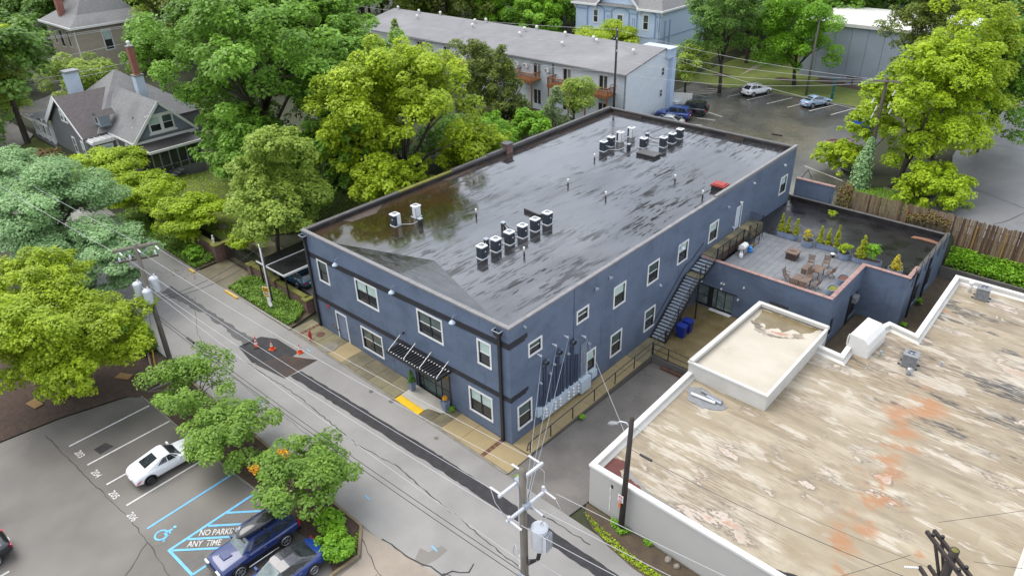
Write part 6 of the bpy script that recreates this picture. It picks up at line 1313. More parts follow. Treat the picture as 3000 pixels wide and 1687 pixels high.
t = thing('propane_box', 'white metal cabinet at the corner of the apartment block', 'cabinet', (-21.9, 53.4, 3.0)); MB().box(-.5, -.4, 0, .5, .4, .9).build('body', 'vent_white', t); MB().box(-.53, -.43, .9, .53, .43, .96).build('lid', 'pale_box', t)
t = thing('fence_panel', 'white slatted fence screen standing behind the parked blue car', 'fence', (-21.4, 53.8, 3.0), .45)
for k in range(9): MB().box(-1.2+k*.27, -.05, .25, -1.2+k*.27+.25, .0, 1.9).build('slat', 'vent_white', t)
for x in (-1.2, 1.2): MB().box(x-.06, .0, 0, x+.06, .1, 1.9).build('post', 'ac_grey', t)

# ------------------------------------------------------------------ pale blue brick villa behind it
vil = thing('blue_villa', 'tall pale blue painted brick villa with arched window bays and a grey slate roof', 'building', (-38, 68, 3))
def vl(o): o.data.transform(Matrix.Translation((38, -68, -3))); return o
vx0, vx1, vy0, vy1, vz = -45.2, -31.2, 64.0, 76.0, 11.7
VF = Frame((vx0, vy0, 0), (1, 0, 0), (0, -1, 0)); VR = Frame((vx1, vy0, 0), (0, 1, 0), (1, 0, 0))
wins = [(3.0, 9.15, 4.0, 11.05), (7.0, 8.7, 8.15, 10.75), (11.2, 9.0, 12.25, 11.1)]
mb = MB(); VF.wall(mb, 0, 14, 2, vz, [(a+.1, b+.1, c-.1, d-.1) for a, b, c, d in wins]); VR.wall(mb, 0, 12, 2, vz); mb.box(vx0, vy0+.3, 2, vx1-.01, vy1, vz-.01)
mb.add([(-41.2, vy0, vz), (-34.8, vy0, vz), (-38, vy0, vz+3.2)], [(0, 1, 2)]); vl(mb.build('wall', 'pale_brick', vil))
for a in wins + [(7.05, 12.6, 8.05, 13.9)]: window(VF, vil, *a, kind='single', trim=.14, blind=.4, sash='white_trim', rail='white_trim', d=.03)
for o in list(vil.children):
    if o.name.split('.')[0] == 'window':
        for d_ in [o] + list(o.children): vl(d_)
rb = MB(); B4 = [(vx0-.5, vy0-.5, vz), (vx1+.5, vy0-.5, vz), (vx1+.5, vy1+.5, vz), (vx0-.5, vy1+.5, vz)]; rb.add(B4 + [(-41, 70, 15.8), (-35.5, 70, 15.8)], [(0, 1, 5, 4), (1, 2, 5), (2, 3, 4, 5), (3, 0, 4)]); slope(rb, (-34.6, vy0-.4, vz+.1), (-34.6, 70, vz+.1), (-38, 70, vz+3.4), (-38, vy0-.4, vz+3.4)); slope(rb, (-41.4, 70, vz+.1), (-41.4, vy0-.4, vz+.1), (-38, vy0-.4, vz+3.4), (-38, 70, vz+3.4)); vl(rb.build('roof', 'roof_grey', vil))
tr = MB(); tr.box(vx0-.55, vy0-.56, vz-.18, -41.3, vy0-.35, vz+.06); tr.box(-34.7, vy0-.56, vz-.18, vx1+.56, vy0-.35, vz+.06); tr.box(vx1+.35, vy0-.35, vz-.18, vx1+.56, vy1+.5, vz+.06); tr.beam((-34.5, vy0-.43, vz), (-38, vy0-.43, vz+3.35), .08, .25); tr.beam((-41.5, vy0-.43, vz), (-38, vy0-.43, vz+3.35), .08, .25)
for x in (vx1+.1, vx0-.05, -34.4, -41.6): tr.extr([(0, 0), (.4, 0), (.4, -.14), (.12, -.6), (0, -.7)], (x, vy0, vz-.18), (0, -1, 0), (0, 0, 1), (.14, 0, 0))
vl(tr.build('eaves', 'white_trim', vil))
ar = MB()
for c in (3.5, 7.6, 11.75):
    pts = [VF.p(c-1.45, 8.3, .05)] + [VF.p(c + 1.45*math.cos(a), 10.95+.55*math.sin(a), .05) for a in np.linspace(PI, 0, 11)] + [VF.p(c+1.45, 8.3, .05)]
    for k in range(len(pts)-1): ar.beam(pts[k], pts[k+1], .14, .12, (0, -1, 0))
for u0, u1 in ((0, 2.0), (5.0, 6.1), (9.1, 10.3), (13.25, 14)): VF.box(ar, u0, 10.85, u1, 11.0, 0, .07)
for u in (5.4, 9.55, 13.5): VF.box(ar, u, 9.0, u+.07, 10.3, 0, .05); VF.box(ar, u+.35, 9.0, u+.42, 10.3, 0, .05); VF.box(ar, u, 10.3, u+.42, 10.37, 0, .05)
VF.box(ar, 0, 8.1, 14, 8.25, 0, .06); VR.box(ar, 0, 8.1, 12, 8.25, 0, .06); VR.box(ar, 1.0, 4, 1.25, 10.3, 0, .08); VR.box(ar, 2.2, 4, 2.45, 10.3, 0, .08); vl(ar.build('brick_band', 'pale_blue_dark', vil))
vl(MB().box(vx1-.3, vy0-.14, 3, vx1-.18, vy0-.02, vz-.2).build('downspout', 'pale_box', vil))

# ------------------------------------------------------------------ grey metal sided hall behind the trees
hall = thing('metal_hall', 'grey panelled hall with a white roof, half hidden behind trees', 'building', (-8, 82, 3))
for k in range(9): MB().box(-9.0+k*2.0, -5.0, -1, -9.0+(k+1)*2.0-.04, -4.9, 6.8).build('panel', 'tank_wall', hall)
for k in range(6): MB().box(8.9, -5.0+k*2, -1, 9.0, -5.0+(k+1)*2-.04, 6.8).build('panel', 'tank_wall', hall)
MB().box(-9, -4.88, -1, 8.88, 7, 6.78).build('core', 'tank_wall', hall); MB().box(-9.3, -5.3, 6.8, 9.3, 7.3, 7.2).build('roof', 'white_coping', hall)
for x, lab in ((-9.9, 'left of the pair'), (-8.9, 'right of the pair')):
    t = thing('condenser', 'grey condenser on the mulch at the foot of the grey hall, ' + lab, 'condenser', (x, 76.0, 3)); MB().box(-.38, -.38, 0, .38, .38, .95).build('body', 'ac_grey', t); MB().box(-.40, -.40, .95, .40, .40, 1.0).build('top', 'black_steel', t)
tag(drape([(-14, 74.6), (-4, 73.6), (-3, 77), (-14, 77)], .05, 2.0).build('mulch_bed', 'mulch'), kind='structure')
tag(drape([(-17.5+1.1*math.cos(a), 73.5+.9*math.sin(a)) for a in np.linspace(0, 2*PI, 14, False)], .05, 2.0).build('mulch_bed', 'mulch'), kind='structure'); tag(drape([(-26.0+1.3*math.cos(a), 72.5+1.0*math.sin(a)) for a in np.linspace(0, 2*PI, 14, False)], .05, 2.0).build('mulch_bed', 'mulch'), kind='structure')
# carport roof by the brick wall
cpt = thing('carport', 'flat dark carport roof with a white edge beside the navy building', 'carport', (-24.3, 1.6, 1.2))
MB().add([(-2.3, -1.45, 1.72), (1.45, -1.40, 1.72), (1.6, 2.8, 1.80), (-2.3, 2.8, 1.80)], [(0, 1, 2, 3)]).build('roof', 'deck_roof', cpt); mb = MB(); mb.beam((1.47, -1.45, 1.68), (1.62, 2.8, 1.76), .10, .16); mb.beam((-2.3, -1.48, 1.68), (1.42, -1.45, 1.68), .06, .12); mb.build('edge', 'white_trim', cpt); MB().beam((-.9, -1.4, 1.76), (-.8, 2.8, 1.84), .06, .05).build('seam', 'white_trim', cpt)
for x, y in ((1.35, -1.3), (-2.2, -1.3), (1.4, 2.6), (-2.2, 2.6)): MB().beam((x, y, -.6), (x, y, 1.7), .09, .09).build('post', 'black_steel', cpt)
# brick garden walls with piers
def brick_wall(pts, zt, lab, piers):
    t = thing('brick_wall', lab, 'wall', (pts[0][0], pts[0][1], 0)); O = Matrix.Translation((-pts[0][0], -pts[0][1], 0))
    for (ax, ay), (bx, by) in zip(pts, pts[1:]):
        k = max(1, int(math.hypot(bx-ax, by-ay)/3))
        for i in range(k):
            p = (ax+(bx-ax)*i/k, ay+(by-ay)*i/k); q = (ax+(bx-ax)*(i+1)/k, ay+(by-ay)*(i+1)/k); z = max(gz(p[0], min(p[1], .4)), 0)
            o = MB().beam((*p, (z+zt(p[0]))/2-.25), (*q, (z+zt(p[0]))/2-.25), .26, zt(p[0])-z+.5).build('panel', 'red_brick', t); o.data.transform(O)
            o = MB().beam((*p, zt(p[0])+.05), (*q, zt(p[0])+.05), .40, .12).build('coping', 'moss', t); o.data.transform(O)
    for x, y, w in piers:
        z = zt(x); o = MB().box(x-w/2, y-w/2, gz(x, min(y, .4))-.5, x+w/2, y+w/2, z+.02).build('pier', 'red_brick', t); o.data.transform(O); o2 = MB().box(x-w/2-.07, y-w/2-.07, z+.02, x+w/2+.07, y+w/2+.07, z+.14).build('pier_cap', 'moss', t); o2.data.transform(O)
brick_wall([(-28.5, .55), (-20.7, .55), (-20.55, 1.0), (-19.0, 1.9)], lambda x: 1.55 + max(0, -x-24)*.05, 'mossy red brick garden wall beside the parked teal car', [(-28.45, .5, .5), (-25.0, .5, .36), (-20.65, .45, .52)])
brick_wall([(-46, .1), (-32.9, .0), (-32.7, 3.0)], lambda x: 2.25 + max(0, -x-36)*.02, 'red brick garden wall with mossy coping along the left garden', [(-32.85, .0, .55), (-36.2, .02, .34), (-39.5, .05, .34), (-43, .05, .34)])
t = thing('garden_statue', 'small pale statue standing on the end of the garden wall', 'statue', (-33.3, .1, 2.34)); MB().lathe([(.12, 0), (.10, .06), (.06, .10), (.09, .22), (.12, .34), (.09, .46), (.04, .50), (.07, .56), (.075, .63), (.03, .70)], (0, 0, 0), 12).build('figure', 'vent_white', t, True)
t = thing('iron_gate', 'dark iron gate across the brick drive in the garden wall opening', 'gate', (-32.5, .5, .9))
for k in range(14): MB().box(.1+k*.27, -.02, 0, .14+k*.27, .02, 1.5).build('bar', 'black_steel', t)
MB().box(.05, -.03, .1, 3.8, .03, .16).box(.05, -.03, 1.35, 3.8, .03, 1.41).build('rail', 'black_steel', t)
for x, y, lab in ((-36.6, 2.6, 'larger'), (-35.2, 3.1, 'smaller')): tag(MB().lathe([(.42 if lab == 'larger' else .3, 0), (.36, .06), (0, .07)], (x, y, gz(x, y)+.03), 12, False).build('stepping_stone', 'water_stone'), lab + ' of the two round stepping stones behind the garden wall', 'stone')
# ------------------------------------------------------------------ vehicles
K = .885
def car(lab, paintm, loc_, heading, L=4.3, Wd=1.62, Ht=1.25, wb=2.4, kind='sedan', wheel_m='alloy', group=None, name=None, glass='glass_car', trim=None, roofm=None, rear_plate=True):
    """a parked car facing +x of its own axes: lofted body, cabin with panes, wheels, lamps, mirrors"""
    t = thing(name or {'sedan': 'parked_car', 'coupe': 'sports_car', 'suv': 'sport_utility_vehicle', 'hatch': 'crossover_car', 'wagon': 'sport_utility_vehicle', 'jeep': 'off_road_vehicle'}[kind], lab, 'car', loc_, heading, group)
    wr = {'suv': .36, 'jeep': .37, 'wagon': .34}.get(kind, .305); hl_ = L/2; w2 = Wd/2
    # side line: (x, deck height) from nose to tail, in shares of L and Ht
    P = {'sedan': dict(deck=[(-.5, .46), (-.49, .62), (-.44, .685), (-.28, .70), (-.12, .675), (.05, .66), (.22, .645), (.36, .60), (.455, .53), (.495, .43), (.5, .33)], cab=(-.40, -.20, .045, .225), rise=.985),
         'coupe': dict(deck=[(-.5, .42), (-.485, .62), (-.43, .73), (-.30, .735), (-.14, .70), (.02, .665), (.20, .64), (.36, .59), (.45, .52), (.495, .40), (.5, .30)], cab=(-.405, -.075, .055, .205), rise=1.0),
         'suv': dict(deck=[(-.5, .40), (-.495, .60), (-.48, .625), (-.3, .625), (-.12, .615), (.05, .61), (.22, .60), (.38, .585), (.455, .555), (.49, .46), (.5, .34)], cab=(-.475, -.425, .085, .205), rise=.97),
         'hatch': dict(deck=[(-.5, .42), (-.495, .58), (-.46, .63), (-.3, .64), (-.12, .62), (.05, .61), (.22, .60), (.37, .565), (.455, .51), (.495, .42), (.5, .32)], cab=(-.47, -.33, .05, .225), rise=1.0),
         'wagon': dict(deck=[(-.5, .42), (-.495, .60), (-.48, .625), (-.3, .625), (-.12, .615), (.05, .61), (.22, .60), (.38, .575), (.455, .53), (.49, .46), (.5, .34)], cab=(-.475, -.43, .08, .20), rise=.98),
         'jeep': dict(deck=[(-.5, .42), (-.495, .60), (-.48, .62), (-.3, .62), (-.12, .62), (.05, .62), (.22, .61), (.40, .60), (.47, .58), (.49, .50), (.5, .36)], cab=(-.475, -.455, .14, .19), rise=.98)}[kind]
    zb = .16*Ht if kind not in ('suv', 'jeep') else .24*Ht
    xs = [a for a, _ in P['deck']]
    def deck(x): return float(np.interp(x, xs, [b for _, b in P['deck']]))*Ht
    st = [-.5, -.492, -.46, -.40, -.33, -.24, -.15, -.05, .05, .15, .24, .32, .39, .445, .482, .5]; rings = []
    for x in st:
        e = abs(x)/.5; nar = 1 - (.16 if kind in ('sedan', 'coupe', 'hatch') else .08)*max(0, (e-.72)/.28)**2
        if e > .985: nar -= .06
        flare = (.025 if kind == 'coupe' else .012)*(math.exp(-((x*L - wb/2)/.33)**2) + math.exp(-((x*L + wb/2)/.33)**2))
        w = w2*nar*(1 - .0) + flare - .02; zt = deck(x); z0 = zb + (.05*Ht if e > .9 else 0)
        zs = z0 + (zt-z0)*.70
        rings.append([(x*L, s_*y, z) for s_, y, z in [(1, 0, z0), (1, w*.86, z0), (1, w*.97, z0+.07*Ht), (1, w, z0+(zt-z0)*.42), (1, w*.985, zs), (1, w*.925, zt-.035*Ht), (1, w*.80, zt), (1, w*.40, zt+.016*Ht), (1, 0, zt+.02*Ht)]])
    full = []
    for r in rings: full.append(r + [(x, -y, z) for x, y, z in r[-2:0:-1]])
    m = len(full[0]); vs = [p for r in full for p in r]; n = len(full)
    fs = [(k*m+i, (k+1)*m+i, (k+1)*m+(i+1) % m, k*m+(i+1) % m) for k in range(n-1) for i in range(m)] + [tuple(range(m)), tuple(range((n-1)*m, n*m))[::-1]]
    body = MB().add(vs, fs).build('body', paintm, t, True); sub = body.modifiers.new('smooth', 'SUBSURF'); sub.levels = 1; sub.render_levels = 1
    # cabin
    c0, c1, c2, c3 = [v*L for v in P['cab']]; zr = P['rise']*Ht
    def dk(x): return deck(x/L) - .02*Ht
    bw, tw_ = w2*.895, w2*(.69 if kind in ('sedan', 'coupe', 'hatch') else .76)
    bot = [(c0, bw*.86, dk(c0)), (c0+.33*(c1-c0) if False else c0+.12*(c3-c0), bw*.97, dk(c0+.12*(c3-c0))), ((c1+c2)/2, bw, dk((c1+c2)/2)), (c3-.12*(c3-c0), bw*.97, dk(c3-.12*(c3-c0))), (c3, bw*.80, dk(c3))]
    top = [(c1, tw_*.86, zr-.035*Ht), (c1+.10*(c2-c1), tw_*.97, zr-.012*Ht), ((c1+c2)/2, tw_, zr), (c2-.10*(c2-c1), tw_*.98, zr-.014*Ht), (c2, tw_*.88, zr-.045*Ht)]
    mb = MB(); k = 5; vs = []; 
    for s_ in (1, -1):
        vs += [(x, s_*y, z) for x, y, z in bot] + [(x, s_*y, z) for x, y, z in top] + [(x, 0, z+.018*Ht) for x, y, z in top]
    fs = []
    for o in (0, 15):
        for i in range(4): fs.append((o+i, o+i+1, o+5+i+1, o+5+i)); fs.append((o+5+i, o+5+i+1, o+10+i+1, o+10+i))
    fs += [(0, 5, 10, 25, 20, 15), (4, 9, 14, 29, 24, 19)]
    cab = mb.add(vs, fs).build('cabin', roofm or paintm, t, True)
    if hasattr(cab.data, 'set_sharp_from_angle'): cab.data.set_sharp_from_angle(angle=math.radians(34))
    def V(a): return Vector(a)
    def panel(nm, a, b, c, d, i0, i1, j0, j1, par, mt, off=.008):
        """pane inside the bilinear patch a-b (low edge), d-c (high edge)"""
        a, b, c, d = map(V, (a, b, c, d)); f = lambda u, v: a*(1-u)*(1-v) + b*u*(1-v) + c*u*v + d*(1-u)*v
        nn = (b-a).cross(d-a).normalized(); ctr = (a+b+c+d)/4
        if nn.dot(ctr - Vector((0, 0, Ht*.4))) < 0: nn = -nn
        q = [f(u, v) + nn*off for u, v in ((i0, j0), (i1, j0), (i1, j1), (i0, j1))]; return MB().add([tuple(p) for p in q], [(0, 1, 2, 3)]).build(nm, mt, par)
    R_ = lambda p: (p[0], -p[1], p[2])
    ws = panel('windscreen', bot[4], R_(bot[4]), R_(top[4]), top[4], .03, .97, .05, .97, t, 'glass_lit' if kind in ('suv', 'sedan') and Wd > 1.5 and 'blue' in lab else glass, .012)
    panel('rear_window', bot[0], R_(bot[0]), R_(top[0]), top[0], *((.15, .85, .30, .90) if kind == 'coupe' else (.07, .93, .10, .93)), t, glass, .012)
    for s_ in (1, -1):
        S_ = (lambda p: p) if s_ == 1 else R_
        sd = [(bot[0], bot[1], top[1], top[0], .55, .97), (bot[1], bot[2], top[2], top[1], .04, .96), (bot[2], bot[3], top[3], top[2], .04, .92), (bot[3], bot[4], top[4], top[3], .05, .70)]
        for q, (a, b, c, d, i0, i1) in enumerate(sd):
            if q == 0 and kind == 'coupe': continue
            if q == 1 and kind == 'coupe': i0 = .45
            if q == 3 and kind != 'sedan': i1 = .5
            panel('side_window', S_(a), S_(b), S_(c), S_(d), i0 if q else .35, i1, .18 if q in (1, 2) else .25, .90, t, glass, .010)
    if kind == 'sedan' and roofm: pass
    # wheels in dark arches
    for a in (1, -1):
        for s_ in (1, -1):
            x = a*wb/2; y = s_*(w2-.045)
            ar = MB(); pts = [(x + (wr+.055)*math.cos(q), wr + (wr+.055)*math.sin(q)) for q in np.linspace(-.25, PI+.25, 18)]
            ar.extr(pts, (0, s_*(w2-.30), 0), (1, 0, 0), (0, 0, 1), (0, s_*(.305 if kind == 'coupe' else .295), 0)); ar.build('wheel_arch', 'plastic_black', t)
            wh = MB(); wh.tube([(x, y-s_*.20, wr), (x, y-s_*.18, wr), (x, y+s_*.035, wr), (x, y+s_*.05, wr)], [wr*.9, wr, wr, wr*.92], 22); w_ = wh.build('wheel', 'rubber', t, False)
            MB().disc((x, y+s_*.045, wr), wr*.70, (0, s_, 0), 18, .012).build('rim_well', 'plastic_black', w_)
            rm = MB(); n_ = 5 if kind == 'coupe' else (6 if kind == 'suv' else 10)
            for q in range(n_):
                an = 2*PI*q/n_ + .3; rm.beam((x, y+s_*.062, wr), (x+wr*.68*math.cos(an), y+s_*.062, wr+wr*.68*math.sin(an)), .055 if n_ < 8 else .03, .016, (0, 1, 0))
            rm.tube([(x+wr*.68*math.cos(q), y+s_*.062, wr+wr*.68*math.sin(q)) for q in np.linspace(0, 2*PI, 19)], .018, 4, caps=False); rm.disc((x, y+s_*.055, wr), wr*.16, (0, s_, 0), 10, .02); rm.build('rim', wheel_m, w_)
    # lamps, bumpers, plates, mirrors, handles
    for s_ in (1, -1):
        zf = deck(.46)*.90; zt = deck(-.49)*.86
        yy = s_*w2*.62
        if kind in ('suv', 'wagon', 'jeep'):
            MB().box(hl_*.955, yy-.17, zf-.10, hl_*1.0, yy+.17, zf+.05).build('headlight', 'lamp_white', t); MB().box(-hl_*1.002, s_*w2*.80-.09, zt-.18, -hl_*.965, s_*w2*.80+.09, zt+.12).build('taillight', 'tail_red', t)
        elif kind == 'coupe':
            h = MB(); h.add([(hl_*.98, s_*w2*.55, zf-.06), (hl_*.93, s_*w2*.86, zf-.04), (hl_*.80, s_*w2*.90, zf+.055), (hl_*.84, s_*w2*.66, zf+.085)], [(0, 1, 2, 3)]); h.build('headlight', 'lamp_white', t)
            h = MB(); h.add([(-hl_*.985, s_*w2*.72, zt-.20), (-hl_*.93, s_*w2*.945, zt-.12), (-hl_*.78, s_*w2*.955, zt+.05), (-hl_*.90, s_*w2*.88, zt-.02)], [(0, 1, 2, 3)]); o = h.build('taillight', 'tail_red', t); o.location = (-.02, s_*.03, .02)
        else:
            MB().extr([(-.20, -.05), (.20, -.03), (.20, .04), (-.14, .06)], (hl_*.945, yy, zf-.05), (0, s_, 0), (0, 0, 1), (.05, 0, 0)).build('headlight', 'lamp_white', t)
            MB().extr([(-.20, -.08), (.16, -.08), (.18, .06), (-.14, .06)], (-hl_*.995, s_*w2*.68, zt-.03), (0, s_, 0), (0, 0, 1), (.08, 0, 0)).build('taillight', 'tail_red', t)
        mx_ = c3-.10*L*.5; mz = dk(mx_)+.07
        MB().obox((mx_, s_*(w2*.90+.06), mz-.05), .10, .22, .12, 0).build('mirror', paintm if kind != 'wagon' else 'plastic_black', t)
        for q in ((c1+c2)/2-.25, (c1+c2)/2+.55): MB().box(q-.08, s_*(w2-.012)-.01, Ht*.50, q+.08, s_*(w2-.012)+.012, Ht*.525).build('door_handle', 'chrome' if kind != 'coupe' else paintm, t)
    MB().box(hl_*.985, -w2*.50, zb+.06, hl_*1.003, w2*.50, zb+.06+.20*Ht).build('grille', 'plastic_black', t)
    MB().box(-hl_*1.012, -.17, Ht*.36, -hl_*.995, .17, Ht*.44).build('number_plate', 'sign_white', t)
    if kind in ('suv', 'wagon', 'jeep', 'hatch'):
        mb = MB()
        for s_ in (1, -1): mb.box(-wb/2+wr+.08, s_*(w2-.02)-.015, zb-.01, wb/2-wr-.08, s_*(w2-.02)+.02, zb+.10)
        mb.box(-hl_*1.005, -w2*.86, zb, -hl_*.93, w2*.86, zb+.14); mb.box(hl_*.93, -w2*.82, zb, hl_*1.006, w2*.82, zb+.12); mb.build('cladding', 'plastic_black', t)
        for s_ in (1, -1): MB().tube([(c1+.1, s_*tw_*.92, zr+.03), (c2-.15, s_*tw_*.92, zr+.03)], .02, 6).build('roof_rail', 'plastic_black' if kind != 'jeep' else paintm, t)
    return t, dict(zr=zr, c=(c0, c1, c2, c3), tw=tw_, w2=w2, hl=hl_, deck=deck, zb=zb, wr=wr, wb=wb)
def gl3(x, y, heading=0, off=.0): return (x, y, gz(x, y)+off)
cp, _ = car('white two door sports car with dark alloy wheels parked on stall 205', 'paint_white_car', gl3(-13.27, -14.0), PI/2, 3.82, 1.60, 1.16, 2.34, 'coupe', 'dark_alloy')
s4, q4 = car('dark blue sport utility vehicle with a black roof box beside the hatched bay', 'paint_blue_suv', gl3(-4.42, -13.78), -PI/2-.02, 4.28, 1.70, 1.56, 2.44, 'suv', 'steel')
# its roof box, hood scoop, step bars
bx = MB(); st = [(-.95, .10, .02), (-.9, .30, .16), (-.55, .36, .24), (.1, .36, .26), (.6, .31, .23), (.92, .18, .12), (1.0, .06, .04)]
vs = []; mm = 10
for x, w, h in st:
    for i in range(mm): 
        a = PI*i/(mm-1); vs.append((x, w*math.copysign(abs(math.cos(a))**.55, math.cos(a)), .03 + h*math.sin(a)**.6 if i not in (0, mm-1) else .03))
bx.add(vs, [(k*mm+i, k*mm+i+1, (k+1)*mm+i+1, (k+1)*mm+i) for k in range(len(st)-1) for i in range(mm-1)] + [(k*mm+mm-1, k*mm, (k+1)*mm, (k+1)*mm+mm-1) for k in range(len(st)-1)])
rbx = bx.build('roof_box', mat('box_black', (.02, .02, .022), (.03, .03, .033), .16, 9, 2, coat=.5), None, True); rbx.data.transform(Matrix.Translation((.05, 0, 0)))
rbx.location = gl3(-4.30, -13.45, 0, q4['zr']+.10); rbx.rotation_euler = (0, 0, -PI/2-.02); tag(rbx, 'long black roof box strapped on the dark blue sport utility vehicle', 'roof box')
MB().box(-.5, -.62, q4['zr']+.05, -.44, .62, q4['zr']+.11).box(.55, -.6, q4['zr']+.05, .61, .6, q4['zr']+.11).build('cross_bar', 'plastic_black', s4)
hz = q4['deck'](.33); MB().add([(1.15, -.26, hz+.02), (1.15, .26, hz+.02), (1.62, .22, hz+.00), (1.62, -.22, hz+.0), (1.17, -.24, hz+.085), (1.17, .24, hz+.085), (1.58, .20, hz+.075), (1.58, -.20, hz+.075)], [(4, 5, 6, 7), (0, 1, 5, 4), (1, 2, 6, 5), (2, 3, 7, 6), (3, 0, 4, 7)]).build('hood_scoop', 'paint_blue_suv', s4)
for s_ in (1, -1): MB().tube([(-.8, s_*.88, .30), (.8, s_*.88, .30)], .04, 8).build('step_bar', 'chrome', s4)
MB().box(2.08, -.55, .42, 2.15, .55, .50).build('bumper_insert', 'chrome', s4)
sd, qs = car('bright blue sedan with a black glass roof parked at the near edge of the lot', 'paint_blue_sedan', gl3(-1.98, -13.85), -PI/2-.02, 4.30, 1.62, 1.26, 2.48, 'sedan', 'alloy', roofm=mat('roof_black', (.035, .035, .04), (.05, .05, .055), .08, 8, 2, coat=.8))
car('black car with red tail lights cut by the left edge of the photo', 'paint_black_car', gl3(-13.68, -23.75), -PI/2, 4.2, 1.62, 1.30, 2.45, 'sedan', 'alloy')
car('teal blue car under the carport behind the brick garden wall', 'paint_teal_car', (-24.55, 2.0, gz(-24.5, 2.2)+.02), PI+.06, 4.0, 1.52, 1.24, 2.35, 'hatch', 'alloy')
rg = 'cars in the rear car park'
car('white crossover parked by the lawn in the rear car park', 'paint_white_car', (-17.15, 64.75, 3.0), math.radians(69), 3.95, 1.60, 1.42, 2.38, 'hatch', 'alloy', rg)
car('light blue sedan parked by the light pole in the rear car park', 'paint_sky_car', (-9.52, 64.45, 3.0), math.radians(67), 3.95, 1.52, 1.24, 2.32, 'sedan', 'alloy', rg)
car('medium blue estate car parked nose to the apartment block', 'paint_blue_wagon', (-20.15, 50.0, 3.0), PI+.24, 3.95, 1.58, 1.50, 2.40, 'wagon', 'alloy', rg)
jp, qj = car('black off road vehicle with a spare wheel, beyond the blue estate car', 'paint_black_car', (-19.4, 52.6, 3.0), PI+.24, 3.7, 1.60, 1.60, 2.25, 'jeep', 'dark_alloy', rg)
MB().tube([(-1.86, 0, .95), (-2.04, 0, .95)], .33, 16).build('spare_wheel', 'rubber', jp); MB().box(-2.06, -.06, 1.3, -2.0, .06, 1.42).build('brake_light', 'tail_red', jp)
car('silver car, mostly hidden behind the rear roof parapet', 'paint_silver_car', (-19.3, 47.2, 3.0), PI+.24, 3.95, 1.55, 1.25, 2.3, 'sedan', 'alloy', rg)
car('maroon car parked under the leaning yellow green tree', 'paint_maroon_car', (-1.1, 50.9, 3.0), math.radians(160), 4.0, 1.55, 1.26, 2.3, 'sedan', 'alloy', rg)
car('red car on the side street behind the gabled house', 'paint_red_car', (-101.8, 16.2, gz(-101.8, 16.2)), math.radians(135), 4.2, 1.6, 1.5, 2.4, 'wagon', 'alloy')
# dumpster
t = thing('dumpster', 'bright blue dumpster with a grey lid under the leaning tree', 'dumpster', (-2.2, 60.2, 3.0), -.3)
mb = MB(); mb.extr([(-.8, .15), (.8, .15), (.8, 1.15), (.3, 1.5), (-.8, 1.5)], (-1.0, 0, 0), (0, -1, 0), (0, 0, 1), (2.0, 0, 0)); mb.build('body', 'dumpster_blue', t); MB().add([(-1.02, .82, 1.53), (1.02, .82, 1.53), (1.02, -.32, 1.53), (-1.02, -.32, 1.53)], [(0, 1, 2, 3)]).build('lid', 'ac_grey', t); MB().box(-.7, -.815, .6, -.1, -.805, 1.1).build('opening', 'plastic_black', t)
for a in (-.8, .8): MB().box(a-.08, -.7, 0, a+.08, .7, .15).build('skid', 'black_steel', t)
for y, lab in ((14.85+.0, 'nearer the alley'), (15.65, 'nearer the glazed doors')):
    t = thing('wheeled_bin', 'dark blue wheeled bin under the outdoor stair, ' + lab, 'bin', (1.62, y+.9, .03), PI/2, 'wheeled bins under the stair')
    MB().add([(-.22, -.26, .06), (.22, -.26, .06), (.22, .26, .06), (-.22, .26, .06), (-.27, -.33, .92), (.27, -.33, .92), (.27, .33, .92), (-.27, .33, .92)], [(3,2,1,0), (4,5,6,7), (0,1,5,4), (1,2,6,5), (2,3,7,6), (3,0,4,7)]).build('body', 'bin_blue', t); MB().add([(-.29, -.36, .92), (.29, -.36, .92), (.29, .36, .95), (-.29, .36, .95), (-.25, -.30, .99), (.25, -.30, .99), (.25, .30, 1.02), (-.25, .30, 1.02)], [(3,2,1,0), (4,5,6,7), (0,1,5,4), (1,2,6,5), (2,3,7,6), (3,0,4,7)]).build('lid', 'bin_blue', t)
    for a in (-.24, .24): MB().tube([(a-.03, .26, .10), (a+.03, .26, .10)], .10, 10).build('wheel', 'rubber', t)
# ------------------------------------------------------------------ poles, wires, street furniture
def sag(a, b, s, n=14):
    a, b = Vector(a), Vector(b); return [a.lerp(b, t) - Vector((0, 0, s*4*t*(1-t))) for t in np.linspace(0, 1, n)]
def wire(pts_list, m, lab, r=.016, name='overhead_wire', group=None):
    for a, b, s in pts_list:
        o = MB().tube(sag(a, b, s), r*.82, 4).build(name, m); tag(o, lab, 'wire', group)
def wpole(name, lab, x, y, z0, z1, m='wood_pole', r0=.17, r1=.11, lean=(0, 0), group=None):
    t = thing(name, lab, 'utility pole', (x, y, z0), 0, group); h = z1-z0
    MB().tube([(0, 0, -.3), (lean[0]*.5, lean[1]*.5, h*.5), (lean[0], lean[1], h)], [r0, (r0+r1)/2, r1], 12).build('pole', m, t, True); return t
def insulator(par, p, h=.22, r=.06, m='insulator'):
    MB().lathe([(.02, 0), (r, .03), (r*.6, .07), (r, .10), (r*.6, .14), (r*.9, .17), (.02, h)], p, 9).build('insulator', m, par, True)
def string(par, a, b, r=.055):
    a, b = Vector(a), Vector(b); n = 7; pts = [a.lerp(b, k/(2*n)) for k in range(2*n+1)]; MB().tube(pts, [r if k % 2 else r*.45 for k in range(2*n+1)], 8).build('insulator', 'insulator', par, True)
